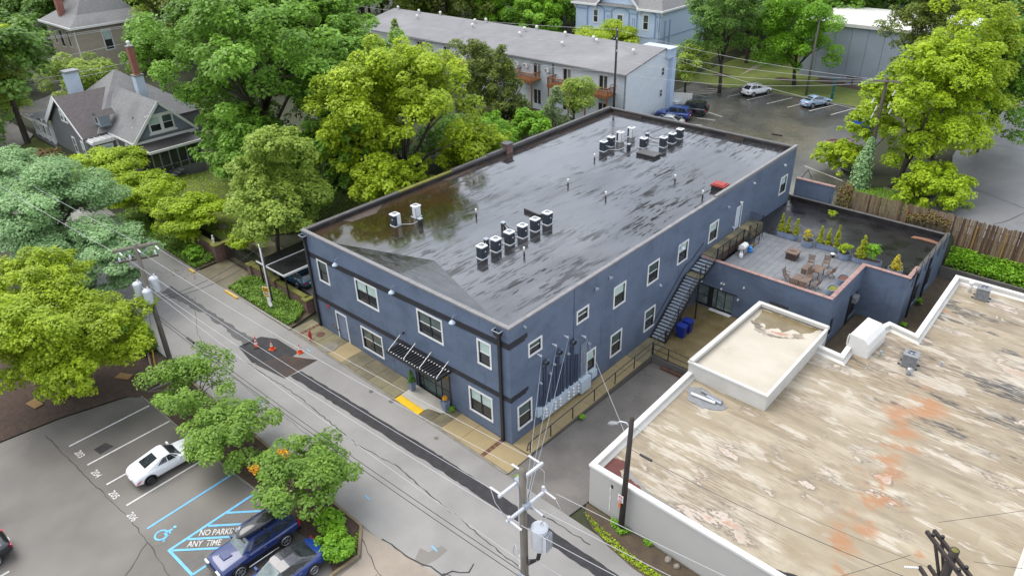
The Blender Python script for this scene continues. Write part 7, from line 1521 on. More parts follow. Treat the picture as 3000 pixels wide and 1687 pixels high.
def transformer(par, p, r=.26, h=.85, fins=False):
    o = MB().lathe([(r*.95, 0), (r, .04), (r, h-.10), (r*1.06, h-.09), (r*1.06, h-.04), (r*.8, h+.04), (.02, h+.07)], p, 18).build('transformer', 'fibreglass', par, True)
    if hasattr(o.data, 'set_sharp_from_angle'): o.data.set_sharp_from_angle(angle=math.radians(35))
    MB().lathe([(.05, h+.02), (.06, h+.10), (.03, h+.14), (.05, h+.20), (.02, h+.26)], (p[0]+.05, p[1]+.08, p[2]), 8).build('bushing', 'insulator', o, True)
    if fins:
        f = MB(); [f.beam((p[0]+r+.05, p[1]-.16+.09*k, p[2]+.06), (p[0]+r+.05, p[1]-.16+.09*k, p[2]+h-.2), .02, .16) for k in range(5)]; f.build('cooling_fin', 'fibreglass', o)
# left pole with three transformers
A = wpole('utility_pole', 'weathered wooden utility pole with three white transformers by the parking lot', -21.55, -9.6, .55, 9.7, 'wood_pole_grey', .18, .12, (.0, .1))
MB().beam((-.45, -1.0, 8.95), (.50, 1.25, 8.95), .10, .13).build('crossarm', 'wood_pole_grey', A); MB().beam((-.62, -1.0, 8.95), (.33, 1.25, 8.95), .10, .13).build('crossarm', 'wood_pole_grey', A); MB().beam((-.75, -.85, 8.05), (.12, 1.2, 8.05), .09, .11).build('crossarm', 'wood_pole', A)
mb = MB(); mb.beam((-.3, -.6, 8.9), (0, .08, 8.3), .03, .05); mb.beam((.3, .8, 8.9), (0, .1, 8.3), .03, .05); mb.build('brace', 'grey_metal', A)
for p in ((-.40, -.75, 8.85), (.05, .15, 8.85), (.5, 1.05, 8.85)): string(A, (p[0]+.05, p[1], p[2]), (p[0]+.5, p[1]-.02, p[2]-.06))
for p in ((-.72, -.75, 8.1), (-.5, -.2, 8.1), (.05, 1.1, 8.1)): insulator(A, p, .30, .09)
for p in ((-.55, -.30, 5.55), (-.05, .55, 5.75), (.42, -.18, 5.35)): transformer(A, p, .26, .92, False)
mb = MB(); mb.beam((-.35, -.2, 6.2), (.3, -.1, 6.2), .05, .08); mb.beam((0, 0, 6.0), (-.05, .4, 6.1), .05, .08); mb.build('bracket', 'grey_metal', A); MB().tube([(-.14, .06, 2.4), (-.12, .1, 9.0)], .035, 6).build('ground_wire_cover', 'fibreglass', A)
for k in range(5): MB().tube([(-.5+.2*k, -.2, 5.6), (-.3+.2*k, -.45, 5.1-.1*k), (.1+.1*k, -.2, 5.0-.1*k), (.2, .1, 5.3)], .018, 5).build('cable', 'wire_dark', A, True)
# guy wire with its yellow guard
t = thing('guy_guard', 'yellow plastic guard on the guy wire beside the left utility pole', 'guy guard', (-22.0, -10.5, .62)); MB().tube([(0, 0, 0), (-.15, .25, 1.55)], .045, 8).build('guard', 'paint_yellow', t)
wire([((-22.15, -10.25, 2.1), (-21.6, -9.6, 6.4), 0)], 'wire_dark', 'thin guy wire running up from the yellow guard to the left pole', .012, 'guy_wire')
# front pole with pale crossarms
B = wpole('utility_pole', 'wooden utility pole with two pale fibreglass crossarms in front of the alley', 8.45, -8.45, -.22, 9.75, 'wood_pole_grey', .18, .14)
zc_ = 9.3
for z, a, b, x in ((9.25, -1.05, 1.30, -.18), (8.2, -1.05, 1.10, .16)):
    MB().beam((x-.05, a, z), (x+.05, b, z), .095, .115).build('crossarm', 'fibreglass', B); MB().obox((x, 0, z-.05), .26, .26, .20).build('bracket', 'grey_metal', B)
for y, z, s_ in ((-.95, 9.3, -1), (.25, 9.55, -1), (1.2, 9.3, -1)): string(B, (-.2, y, z), (-.75, y, z+.02))
for y, z in ((-.95, 8.25), (1.0, 8.25), (.25, 8.0)): string(B, (.2, y, z), (.78, y-.02, z-.04)); insulator(B, (.16, y, z+.02), .2, .08)
transformer(B, (.55, .30, 6.0), .32, 1.15, True); MB().beam((0, 0, 6.9), (.5, .28, 6.9), .06, .10).build('bracket', 'grey_metal', B)
MB().tube([(-.14, -.10, .5), (-.12, -.10, 9.2)], .032, 6).build('conduit', 'fibreglass', B); MB().box(-.15, -.22, 3.6, .15, -.14, 4.4).build('cover', 'grey_metal', B)
for k in range(5): MB().tube([(.65, .12+.06*k, 6.1), (.6, .02+.05*k, 5.6-.05*k), (.25, -.05, 5.35-.08*k), (.1, .0, 5.5-.1*k)], .022, 5).build('cable', 'wire_dark', B, True)
for pts in ([(.75, 1.0, 8.2), (1.05, .95, 7.9), (.6, .6, 7.4), (.55, .4, 7.2)], [(-.75, -.95, 9.3), (-.5, -.97, 8.7), (.1, -.98, 8.3)], [(-.7, 1.2, 9.3), (.0, 1.25, 8.9), (.15, 1.05, 8.3)], [(.6, .25, 8.0), (.75, .3, 7.6), (.55, .35, 7.2)]): MB().tube(pts, .015, 5).build('jumper', 'wire_light', B, True)
MB().tube([(-.15, 0, 5.2), (-.5, 0, 5.6), (-.62, 0, 5.1), (-.4, 0, 4.8), (-.15, 0, 4.9)], .025, 6).build('cable_coil', 'wire_light', B, True)
for k in range(3): insulator(B, (-.18, -.05, 4.5+.3*k), .14, .07)
# street light pole against the pale wall
Lp = wpole('street_light', 'dark wooden pole with a grey street lamp arm against the pale wall', 8.05, -.78, -.2, 6.95, 'wood_pole_dark', .16, .11, (.12, .1)); Lp['category'] = 'street light'
MB().tube([(.1, .08, 6.55), (-.15, .08, 6.75), (-.45, .06, 6.68), (-.62, .05, 6.52)], .035, 8).build('lamp_arm', 'fibreglass', Lp, True)
lh = MB(); lh.lathe([(.02, -.30), (.11, -.22), (.15, -.05), (.14, .12), (.10, .26), (.05, .36)], (0, 0, 0), 12); o = lh.build('lamp_head', 'ac_grey', Lp, True); o.location = (-.86, .05, 6.33); o.rotation_euler = (0, math.radians(62), 0); o.scale = (.75, 1, 1)
mb = MB().box(-.16, -.21, 2.0, .14, -.195, 2.46); o = mb.build('no_parking_sign', 'sign_white', Lp); mb = MB().tube([(-.01 + .09*math.cos(a), -.215, 2.32+.09*math.sin(a)) for a in np.linspace(0, 2*PI, 18)], .014, 4, caps=False); mb.beam((-.07, -.215, 2.38), (.05, -.215, 2.26), .01, .025); mb.box(-.12, -.216, 2.05, .10, -.212, 2.10); mb.box(-.10, -.216, 2.13, .08, -.212, 2.16); mb.build('sign_print', 'sign_red', o)
MB().box(-.10, -.20, 1.62, .0, -.17, 1.90).build('marker_tag', 'flag_orange', Lp)
# dark double crossarm pole low right
D = wpole('utility_pole', 'black weathered pole with double crossarms at the lower right of the photo', 21.15, -2.0, -.6, 9.55, 'wood_pole_dark', .19, .14)
MB().beam((-.92, .48, 9.9), (1.05, -1.25, 9.9), .10, .13).build('crossarm', 'wood_pole_dark', D); MB().beam((-.75, .68, 9.9), (1.25, -1.05, 9.9), .10, .13).build('crossarm', 'wood_pole_dark', D); MB().beam((-.72, -.15, 8.9), (.5, -1.3, 8.9), .10, .13).build('crossarm', 'wood_pole_dark', D); MB().beam((-.5, .1, 8.9), (.7, -1.05, 8.9), .09, .12).build('crossarm', 'wood_pole_dark', D)
mb = MB(); mb.beam((-.55, .15, 9.85), (-.05, -.05, 8.6), .06, .09); mb.beam((-.4, .35, 9.85), (.05, .05, 8.6), .06, .09); mb.beam((.6, -.9, 9.85), (0, -.05, 8.6), .06, .09); mb.beam((.75, -.6, 9.85), (.05, .05, 8.6), .06, .09); mb.build('brace', 'wood_pole_dark', D)
for p in ((-.7, .35, 9.95), (-.45, .45, 9.95), (.3, -.6, 9.95), (.45, -.35, 9.95), (.75, -1.0, 9.95), (.9, -.8, 9.95)): MB().lathe([(.03, 0), (.06, .03), (.06, .11), (.02, .13)], p, 8).build('insulator', 'plastic_black', D)
for a, b in (((-.72, -.2, 8.9), (-1.1, -.42, 8.85)), ((-.2, -.65, 8.9), (-.6, -.9, 8.85))): string(D, a, b, .05)
MB().lathe([(.10, 0), (.11, .03), (.02, .07)], (0, 0, 10.12), 8).build('mossy_top', 'moss', D)
# leaning pole far right, pole behind the roof, lamp post in the rear car park
E2 = wpole('utility_pole', 'leaning wooden pole wrapped in ivy beside the yellow green tree', 3.75, 43.0, 2.8, 12.6, 'wood_pole', .20, .13, (-.15, 0))
MB().beam((-1.1, -.35, 9.55), (.9, .35, 9.55), .10, .12).build('crossarm', 'wood_pole_grey', E2); MB().beam((-1.0, -.5, 9.55), (.95, .2, 9.55), .10, .12).build('crossarm', 'wood_pole_grey', E2)
for p in ((-.85, -.2, 7.6), (-.5, -.2, 7.0), (-.62, -.3, 6.4), (.55, .1, 8.4), (.75, .2, 7.7), (.4, .1, 7.4), (.6, .1, 6.9)): MB().tube([p, (p[0]+.12, p[1], p[2]+.45)], .06, 6).build('cutout', 'insulator', E2)
G3 = wpole('utility_pole', 'slim dark pole standing between the black roof and the apartment block', -22.55, 41.5, 2.7, 14.1, 'wood_pole_dark', .15, .10)
MB().tube([(.12, 0, 3.5), (.12, 0, 10.8)], .03, 5).build('conduit', 'ac_grey', G3)
for z in (11.1, 10.2, 9.0): insulator(G3, (.1, -.1, z), .18, .07)
MB().tube([(-.15+.35*math.cos(a), -.16, 5.1+.5*math.sin(a)) for a in np.linspace(0, 2*PI, 18)], .035, 5, caps=False).build('cable_coil', 'wire_dark', G3)
t = thing('lamp_post', 'tall bare lamp post behind the light blue sedan in the rear car park', 'lamp post', (-12.07, 67.9, 3.0)); MB().tube([(0, 0, 0), (0, 0, 9.3)], [.15, .09], 10).build('pole', 'wood_pole_grey', t, True); MB().tube([(0, 0, 9.2), (-.3, -.2, 9.35), (-.6, -.4, 9.3)], .035, 6).build('arm', 'ac_grey', t); MB().lathe([(.06, .16), (.16, .06), (.20, -.08), (.15, -.16), (.02, -.2)], (-.68, -.46, 9.2), 10).build('lamp_head', 'vent_white', t, True)
t = thing('sign_post', 'tall teal painted post on the lawn behind the light blue sedan', 'sign post', (-8.96, 68.0, 3.0)); MB().box(-.14, -.10, 0, .14, .10, .75).build('base', 'teal_paint', t); MB().box(-.12, -.08, .9, .12, .08, 2.5).build('post', 'teal_paint', t)
t = thing('picnic_bench', 'dark wheel stop lying across the rear car park', 'wheel stop', (-8.3, 51.5, 3.0), .1); MB().box(-.55, -.08, 0, .55, .08, .12).build('stop', 'black_steel', t); t.name = 'wheel_stop'
t = thing('a_frame_sign', 'small dark folded barricade beside the low navy wall', 'barricade', (-1.0, 41.9, 3.0)); MB().beam((-.4, -.2, 0), (0, 0, .75), .06, .05).build('leg', 'black_steel', t); MB().beam((.35, .2, 0), (0, 0, .75), .06, .05).build('leg', 'black_steel', t); t.name = 'barricade'
# wires
ga = 'street power lines between the two front poles'
for k, (a, b) in enumerate((((-21.45, -10.35, 9.35), (7.7, -9.4, 9.05)), ((-21.0, -9.45, 9.35), (7.75, -8.2, 9.30)), ((-20.55, -8.55, 9.35), (7.75, -7.25, 9.05)))):
    wire([(a, b, .35)], 'wire_light', ('power line nearest the parking lot', 'power line in the middle of the three', 'power line nearest the navy building')[k] + ', running along the street', .013, group=ga)
wire([((-21.5, -9.5, 7.0), (8.4, -8.5, 6.9), .35), ((-21.5, -9.6, 6.9), (8.4, -8.6, 4.9), .3)], 'wire_light', 'pale neutral line strung below the three power lines along the street', .015, group='neutral lines along the street')
wire([((-21.5, -9.6, 4.9), (8.4, -8.6, 4.3), .35), ((-21.5, -9.6, 4.6), (8.4, -8.6, 3.9), .4)], 'wire_dark', 'dark telephone cable strung low along the street', .022, group='telephone cables along the street')
c_ = MB().tube(sag((-21.5, -9.6, 4.9), (8.4, -8.6, 4.3), .35, 40)[5:7], .07, 8).build('cable_splice', 'wire_dark'); tag(c_, 'black splice case on the telephone cable right of the left pole', 'cable splice')
wire([((-21.45, -9.5, 5.9), (-23.9, -1.1, 5.2), .5), ((-21.45, -9.5, 5.8), (-24.0, -1.1, 4.4), .5)], 'wire_dark', 'black service cable from the transformers to the sign pole', .022, group='service cables to the sign pole')
wire([((-22.0, -10.5, 9.4), (-60, -12.5, 10.5), .5), ((-21.6, -9.0, 9.4), (-60, -11.0, 10.5), .5)], 'wire_light', 'power line leaving the left pole into the blue green tree', .016, group='power lines into the left trees')
for (y, z), q in zip(((2.26, 5.17), (3.57, 5.17), (4.65, 5.17)), ('first', 'second', 'third')): wire([((.35, y, z), (8.35, -8.4, 6.9), .15)], 'grey_metal', 'twisted service drop to the %s wall bracket from the street' % q, .013, 'service_drop', 'service drops to the navy building')
wire([((.35, 6.35, 4.3), (8.15, -.7, 5.4), .05)], 'wire_light', 'single wire from the navy flank to the street light pole', .014)
wire([((8.15, -.75, 5.2), (21.1, -2.0, 7.6), .35)], 'wire_dark', 'black cable sagging over the cream roof to the black pole', .02); wire([((8.2, -.7, 6.5), (21.1, -2.0, 8.4), .4)], 'wire_dark', 'thin wire sagging over the cream roof above the black cable', .010)
c_ = MB().tube(sag((8.15, -.75, 5.2), (21.1, -2.0, 7.6), .35, 40)[2:5], .06, 8).build('cable_splice', 'wire_dark'); tag(c_, 'black splice case on the cable over the cream roof', 'cable splice')
wire([((9.2, -9.4, 8.2), (40, -4.2, 8.2), .6), ((9.2, -7.4, 8.2), (40, -2.0, 8.2), .6), ((9.1, -8.2, 7.95), (40, -3.0, 8.0), .6), ((8.6, -8.4, 5.2), (40, -5.0, 5.5), .5)], 'wire_light', 'pale power line leaving the front pole to the right edge of the photo', .016, group='power lines leaving the front pole')
for k, (a, b) in enumerate((((20.4, -1.6, 10.0), (8.0, 40, 11)), ((21.7, -2.6, 10.0), (40, 8, 11.5)), ((22.2, -3.0, 10.0), (42, 2, 11.5)), ((20.1, -2.4, 8.85), (11, -16, 9)))): wire([(a, b, .4)] if k else [((20.45, -1.65, 10.0), (34, 14, 11.5), .3)], 'wire_dark', 'thin dark wire running off from the black pole, number %d from the left' % (k+1) if False else ('thin dark wire from the left end of the black crossarms', 'thin dark wire from the middle of the black crossarms', 'thin dark wire from the right end of the black crossarms', 'thin dark wire leaving the lower crossarm of the black pole')[k], .010)
for k, z in enumerate((13.9, 12.4, 10.9, 9.6)):
    wire([((-22.5, 41.4, z), (3.6+.4*k-.8, 43.0, 12.35), .5+.1*k)], 'wire_light', 'pale line across the rear car park to the leaning pole, ' + ('topmost', 'second from top', 'third from top', 'lowest')[k], .014, group='lines across the rear car park'); wire([((-22.6, 41.4, z), (-78, 36, z+.3), .9)], 'wire_light', 'pale line running left past the apartment block, ' + ('topmost', 'second from top', 'third from top', 'lowest')[k], .016, group='lines past the apartment block')
wire([((-22.0, 52.5, 9.0), (3.7, 43, 9.6), .4)], 'wire_light', 'thin line sagging low over the rear car park', .016)
wire([((-96.0, -2, 10.0), (-92.6, 24, 10.0), .2), ((-96.4, -2, 10.15), (-93.0, 24, 10.15), .2), ((-85.5, 0, 9.0), (-87.2, 20, 9.0), .2), ((-81.3, -2, 8.0), (-79.3, 15.0, 8.0), .2), ((-78.7, -2, 8.0), (-76.6, 12.0, 8.0), .2)], 'wire_light', 'pale line strung through the trees behind the gabled house', .03, group='lines behind the gabled house')
# conduit pole with signs
SP = thing('sign_pole', 'short wooden pole with a pale conduit and a yellow sign by the garden wall', 'pole', (-23.2, -1.05, .75))
MB().tube([(-.35, .2, -.2), (-.75, .45, 4.55)], [.13, .09], 10).build('pole', 'wood_pole', SP, True); MB().tube([(.45, -.25, .1), (.0, .0, 2.0), (-.10, .08, 4.75)], .055, 8).build('conduit', 'fibreglass', SP, True); MB().tube([(-.1, .08, 4.7), (-.25, .12, 4.95), (-.45, .2, 4.9), (-.75, .4, 4.7)], .04, 6).build('weatherhead', 'fibreglass', SP, True)
for z in (1.9, 3.0, 4.3): MB().beam((-.55-.05*z*.3, .33, z), (0.0, .02, z), .03, .03).build('standoff', 'grey_metal', SP)
sg = thing('school_sign', 'yellow and white child crossing sign on the conduit by the garden wall', 'sign', (-23.1, -1.32, 1.72), .35)
MB().box(-.28, -.012, -.02, .28, .012, .82).build('plate', 'sign_white', sg); MB().box(-.26, -.018, .34, .26, -.013, .80).build('panel', 'sign_yellow', sg); MB().box(-.26, -.018, .0, .26, -.013, .14).build('panel', 'sign_yellow', sg)
kd = MB()
for k, hh in ((-.16, .30), (-.02, .24), (.13, .32)):
    kd.disc((k, -.022, .40+hh), .038, (0, -1, 0), 10, .004); kd.box(k-.035, -.026, .40+hh*.38, k+.035, -.021, .40+hh*.85); kd.beam((k-.02, -.024, .40), (k-.015, -.024, .40+hh*.4), .005, .03); kd.beam((k+.035, -.024, .40), (k+.012, -.024, .40+hh*.4), .005, .03); kd.beam((k-.08, -.024, .40+hh*.55), (k+.08, -.024, .40+hh*.8), .005, .025)
kd.build('print', 'plastic_black', sg); tp_ = MB(); [tp_.box(-.22+.09*k, -.022, .045, -.16+.09*k, -.019, .10) for k in range(5)]; [tp_.box(-.2+.08*k, -.022, .20, -.14+.08*k, -.015, .29) for k in range(5)]; tp_.build('print', 'plastic_black', sg)
s2 = thing('sign', 'small white notice below the yellow child crossing sign', 'sign', (-23.0, -1.30, 1.25), .35); MB().box(-.16, -.01, -.05, .16, .01, .42).build('plate', 'sign_white', s2)
s3 = thing('round_sign', 'round pale reflector disc at the foot of the sign pole', 'reflector', (-22.6, -1.45, .95)); MB().disc((0, 0, .35), .19, (.3, -1, .1), 18, .02).build('disc', 'sign_white', s3); MB().tube([(0, .04, 0), (0, .04, .4)], .05, 8).build('stub', 'black_steel', s3)
# traffic cones and hydrant
def cone(x, y, lab, big=False):
    t = thing('traffic_cone', lab, 'traffic cone', gl3(x, y, 0, .01), random.uniform(-.5, .5), 'traffic cones at the steel plate'); h = .62
    if big: h = .85
    MB().prism(rsq(.19 if not big else .23, .04), 0, .04).build('base', 'rubber' if big else 'orange_plastic', t)
    prof = lambda a, b: [(.15*(1-a)+.025*a, .04+h*a), (.15*(1-b)+.025*b, .04+h*b)]
    bands = [(0, .38, 'orange_plastic'), (.38, .56, 'sign_white'), (.56, .66, 'orange_plastic'), (.66, .80, 'sign_white'), (.80, 1, 'orange_plastic')] if not big else [(0, .28, 'orange_plastic'), (.28, .44, 'sign_white'), (.44, .56, 'orange_plastic'), (.56, .72, 'sign_white'), (.72, 1, 'orange_plastic')]
    for k, (a, b, m) in enumerate(bands): MB().lathe(prof(a, b), (0, 0, 0), 14, k == 4).build('band' if m == 'sign_white' else 'cone', m, t, True)
cone(-19.6, -4.55, 'tall orange and white traffic cone with a black base, leftmost of the three', True); cone(-18.55, -4.0, 'orange traffic cone at the edge of the dark patch, middle of the three'); cone(-16.8, -2.95, 'orange traffic cone nearest the pavement, rightmost of the three')
t = thing('fire_hydrant', 'slim red hydrant post on the pavement beside the brick band', 'hydrant', gl3(-17.45, -1.62, 0, .04)); MB().lathe([(.13, 0), (.13, .03), (.085, .05), (.085, .46), (.12, .48), (.12, .52), (.09, .54), (.085, .66), (.05, .72), (.03, .78)], (0, 0, 0), 12).build('barrel', 'hydrant_red', t, True)
mb = MB(); mb.tube([(-.16, 0, .50), (.16, 0, .50)], .05, 8); mb.tube([(0, -.15, .45), (0, 0, .45)], .06, 8); mb.build('nozzle', 'hydrant_red', t)
# picket fence on the bank, board by board, and posts on its near face
fn = thing('picket_fence', 'weathered brown wooden picket fence between the green bank and the grey lot', 'fence', (4.5, 37.5, 3)); P0 = 4.6; P1 = 30.0; x = P0; k = 0; fm = ['picket_a', 'picket_b', 'picket_c']
def fbase(x): return 2.1 if x > 13 else 2.2
base_me = {}
while x < P1 and k < 170:
    w = random.uniform(.125, .155); zt = (4.62 if x < 12 else 4.55) - .006*(x-8) + random.uniform(-.05, .05); z0 = fbase(x) - .25
    mt = random.choices(fm, [5, 4, 2] if x > 12.5 else [2, 6, 1])[0]
    key = (mt, k % 5)
    if key not in base_me:
        b = MB(); ww = .132+.004*(k % 5); b.add([(-ww/2, -.012, 0), (ww/2, -.012, 0), (ww/2, .012, 0), (-ww/2, .012, 0), (-ww/2, -.012, .965), (ww/2, -.012, .965), (ww/2, .012, .965), (-ww/2, .012, .965), (-ww/5, -.012, 1), (ww/5, -.012, 1), (ww/5, .012, 1), (-ww/5, .012, 1)], [(3,2,1,0), (0,1,5,4), (1,2,6,5), (2,3,7,6), (3,0,4,7), (4,5,9,8), (5,6,10,9), (6,7,11,10), (7,4,8,11), (8,9,10,11)])
        base_me[key] = b.build('picket', mt, fn); o = base_me[key]
    else: o = base_me[key].copy(); COL.objects.link(o)
    o.location = (x-4.5, random.uniform(-.02, .02), z0-3); o.rotation_euler = (random.uniform(-.02, .02), random.uniform(-.015, .015), random.uniform(-.06, .06)); o.scale = (1, 1, zt-z0)
    x += w + random.uniform(.0, .018); k += 1
for x in (8.9, 12.0, 13.9, 15.9, 17.9, 20.2, 22.5, 25): MB().box(x-4.5-.06, -.16, -1.0, x-4.5+.06, -.04, 1.1).build('post', 'fence_post', fn)
for z in (-.3, .9): MB().box(.1, .035, z, 25.4, .10, z+.09).build('rail', 'picket_a', fn)
# short fence by the hedge at the left
lf = thing('wooden_fence', 'short weathered plank fence below the clipped hedge by the mulch', 'fence', (-26.6, -10.7, .68))
for k in range(12): MB().box(-1.4+k*.19, -.02, 0, -1.4+k*.19+.17, .02, 1.1+random.uniform(-.03, .03)).build('plank', 'picket_b', lf)
for x in (-1.4, .85): MB().box(x-.05, .02, -.1, x+.05, .12, 1.15).build('post', 'picket_a', lf)
for x, y, r, lab in ((10.85, -.85, .20, 'larger tan boulder at the foot of the pale wall'), (11.35, -.9, .17, 'smaller tan boulder at the foot of the pale wall')):
    b = MB().lathe([(r*.8, 0), (r, r*.3), (r*.75, r*.8), (r*.2, r*1.1)], (0, 0, 0), 7); b.v = [(a*random.uniform(.75, 1.15), c*random.uniform(.75, 1.15), d) for a, c, d in b.v]; o = b.build('boulder', 'water_stone'); o.location = gl3(x, y, 0, .0); tag(o, lab, 'stone')
# ------------------------------------------------------------------ trees, shrubs, ground cover
def leaves_mesh(name, pos, nrm, size, tint, aspect=.62):
    """many leaf-sized diamonds as one mesh, tint stored per leaf"""
    n = len(pos); rng = RNG
    nrm = nrm/np.maximum(1e-6, np.linalg.norm(nrm, axis=1, keepdims=True))
    t = rng.normal(size=(n, 3)); t -= nrm*(t*nrm).sum(1, keepdims=True); t /= np.maximum(1e-6, np.linalg.norm(t, axis=1, keepdims=True)); b = np.cross(nrm, t)
    L = size[:, None]*.5; Wd = L*aspect
    fold = nrm*L*.25
    V = np.stack([pos - t*L, pos + b*Wd + fold*.6, pos + t*L - fold*.4, pos - b*Wd + fold*.6], 1).reshape(-1, 3)
    me = bpy.data.meshes.new(name); me.vertices.add(4*n); me.vertices.foreach_set('co', V.astype(np.float32).ravel())
    me.loops.add(4*n); me.loops.foreach_set('vertex_index', np.arange(4*n, dtype=np.int32)); me.polygons.add(n)
    me.polygons.foreach_set('loop_start', np.arange(0, 4*n, 4, dtype=np.int32)); me.polygons.foreach_set('loop_total', np.full(n, 4, dtype=np.int32))
    me.update(calc_edges=True); at = me.attributes.new('tint', 'FLOAT', 'FACE'); at.data.foreach_set('value', np.clip(tint, 0, 1).astype(np.float32)); return me
def crown_mesh(name, r, rz, leaf, density=1.0, style='round', clump=.23, seed=0, nmax=52000, flat=.75):
    """clumps of leaves spread over and through an uneven crown; centre at the origin"""
    rng = np.random.default_rng(seed); C = []; Rc = []
    rc0 = clump*r
    if nmax > 15000 and leaf > .2: leaf *= .76; nmax = int(nmax*1.5)
    n_c = int(4.6*(r*r + 2*r*rz)/3/(rc0*rc0)*1.0); sup = []
    for k in range(30):
        d = rng.normal(size=3); d /= np.linalg.norm(d); d[2] = abs(d[2]) if rng.random() < .45 else d[2]; f = rng.uniform(.52, .78); sup.append((d*np.array([r, r, rz])*f, rng.uniform(.32, .46)))
    lob = rng.normal(size=(7, 3)); lob /= np.linalg.norm(lob, axis=1, keepdims=True); la = rng.uniform(-.22, .20, 7)
    for i in range(n_c):
        d = rng.normal(size=3); d /= np.linalg.norm(d)
        if d[2] < -.35 and rng.random() < .6: d[2] = -d[2]
        wob = 1 + sum(a*max(0, float(d@l))**3 for a, l in zip(la, lob))
        f = rng.uniform(.62, .96)*wob if rng.random() < .8 else rng.uniform(.15, .6)
        if style == 'cone':
            h = rng.random()**1.35; a = rng.uniform(0, 2*PI); rr = (1-h)**.85*rng.uniform(.45, .95)+.02; p = np.array([math.cos(a)*rr*r, math.sin(a)*rr*r, (2*h-1)*rz*.96]); C.append(p); Rc.append(rc0*(.55+.6*(1-h))*rng.uniform(.7, 1.15)); continue
        if style == 'layered': 
            p = np.array([d[0]*r*f, d[1]*r*f, np.round(d[2]*f*2.6)/2.6*rz]); C.append(p); Rc.append(rc0*rng.uniform(.8, 1.3)); continue
        if rng.random() < .86:
            sc, sr = sup[rng.integers(0, 30)]; d[2] = abs(d[2])*.9 - .15 if rng.random() < .7 else d[2]; p = sc + d*np.array([r, r, rz])*sr*rng.uniform(.72, 1.02); C.append(p); Rc.append(rc0*rng.uniform(.45, 1.1)); continue
        C.append(np.array([d[0]*r*f, d[1]*r*f, d[2]*rz*f])); Rc.append(rc0*rng.uniform(.6, 1.25))
    C = np.array(C); Rc = np.array(Rc); la_ = leaf*leaf*.62*.5
    per = np.maximum(8, (4*PI*Rc**2*.58*density/la_)).astype(int)
    if per.sum() > nmax: per = np.maximum(6, (per*nmax/per.sum())).astype(int)
    idx = np.repeat(np.arange(len(C)), per); N = len(idx)
    d = rng.normal(size=(N, 3)); d[:, 2] += .45; d /= np.linalg.norm(d, axis=1, keepdims=True)
    ax = rng.normal(size=(len(C), 3))*.35; rad = rng.uniform(.55, 1.0, N)**.5*rng.uniform(.9, 1.12, N)
    st = np.ones(3); st[2] = flat if style != 'layered' else .38
    pos = C[idx] + d*(rad*Rc[idx])[:, None]*st + ax[idx]*(rad*Rc[idx])[:, None]*.25*rng.normal(size=(N, 1))
    out = pos/np.array([r, r, rz]); nrm = d*.40 + np.array([0, 0, .95]) + out*.30 + rng.normal(size=(N, 3))*.36
    ct = rng.uniform(.15, .85, len(C)); tint = ct[idx]*.55 + rng.random(N)*.45
    return leaves_mesh(name, pos, nrm, leaf*rng.uniform(.65, 1.3, N), tint)
def limbs(name, h0, c, r, rz, tr, m, par, seed=0, n=9):
    rng = np.random.default_rng(seed+5); mb = MB(); c = Vector(c); fork = Vector((c.x*.35, c.y*.35, max(.5, c.z-rz*.85)))
    mb.tube([(0, 0, -.3), (c.x*.1, c.y*.1, fork.z*.5), fork, (c.x*.7, c.y*.7, c.z)], [tr*1.25, tr, tr*.85, tr*.45], 9)
    for i in range(n):
        a = 2*PI*i/n + rng.uniform(-.3, .3); e = Vector((c.x + math.cos(a)*r*rng.uniform(.45, .8), c.y + math.sin(a)*r*rng.uniform(.45, .8), c.z + rz*rng.uniform(-.25, .55)))
        s = fork.lerp(c, rng.uniform(0, .6)); mid = s.lerp(e, .5) + Vector((0, 0, r*.10)); mb.tube([s, mid, e], [tr*.5, tr*.3, tr*.10], 6)
    return mb.build('trunk', m, par, True)
def tree(name, label, base, crown, r, rz, leafm, leaf=.32, style='round', density=1.0, clump=.23, seed=0, tr=None, bark='bark', cat='tree', group=None, nmax=52000, flat=.75, extra=()):
    bx, by = base; z = gz(bx, by); t = thing(name, label, cat, (bx, by, z), 0, group); c = (crown[0]-bx, crown[1]-by, crown[2]-z)
    me = crown_mesh('crown', r, rz, leaf, density, style, clump, seed, nmax, flat); o = link('crown', me, leafm, t); o.location = c
    limbs('trunk', 0, c, r, rz, tr or max(.08, .035*r+.05), bark, t, seed)
    for k, (dx, dy, dz, rr, rrz) in enumerate(extra):
        me = crown_mesh('crown', rr, rrz, leaf, density, style, clump, seed+31+k, int(nmax*.5), flat); o = link('crown', me, leafm, t); o.location = (c[0]+dx, c[1]+dy, c[2]+dz)
    return t
T_big = tree('maple_tree', 'huge green maple rising left of the black roof, tallest tree in view', (-43.5, 11.5), (-42.6, 12.6, 12.6), 10.8, 8.6, 'leaf_green', .50, seed=1, clump=.13, density=1.15, nmax=90000, extra=[(-4.5, 9, 3.5, 8.0, 6.5), (6, 6, -2.0, 6.5, 6.0), (-1.2, -2.6, -6.6, 4.4, 4.0), (5.2, -4.6, -6.6, 4.6, 4.2), (9.5, 1.0, -6.0, 4.6, 4.4)])
tree('locust_tree', 'large rounded yellow green tree overhanging the left parapet of the black roof', (-28.2, 15.9), (-27.4, 17.0, 9.2), 7.5, 7.2, 'leaf_yellow', .40, seed=2, clump=.14, density=1.15, nmax=80000, extra=[(3.0, -5.0, -3.6, 3.4, 3.0), (4.0, 4.5, -3.2, 3.2, 3.0), (-4.5, -3.5, -2.5, 3.6, 3.0)])
tree('dogwood_tree', 'two tiered mid green tree beside the carport and the garden wall', (-28.8, 3.2), (-28.2, 3.8, 6.0), 4.3, 2.9, 'leaf_mid', .34, seed=3, clump=.2, nmax=42000, extra=[(.2, .4, 3.6, 3.0, 2.6)], tr=.16)
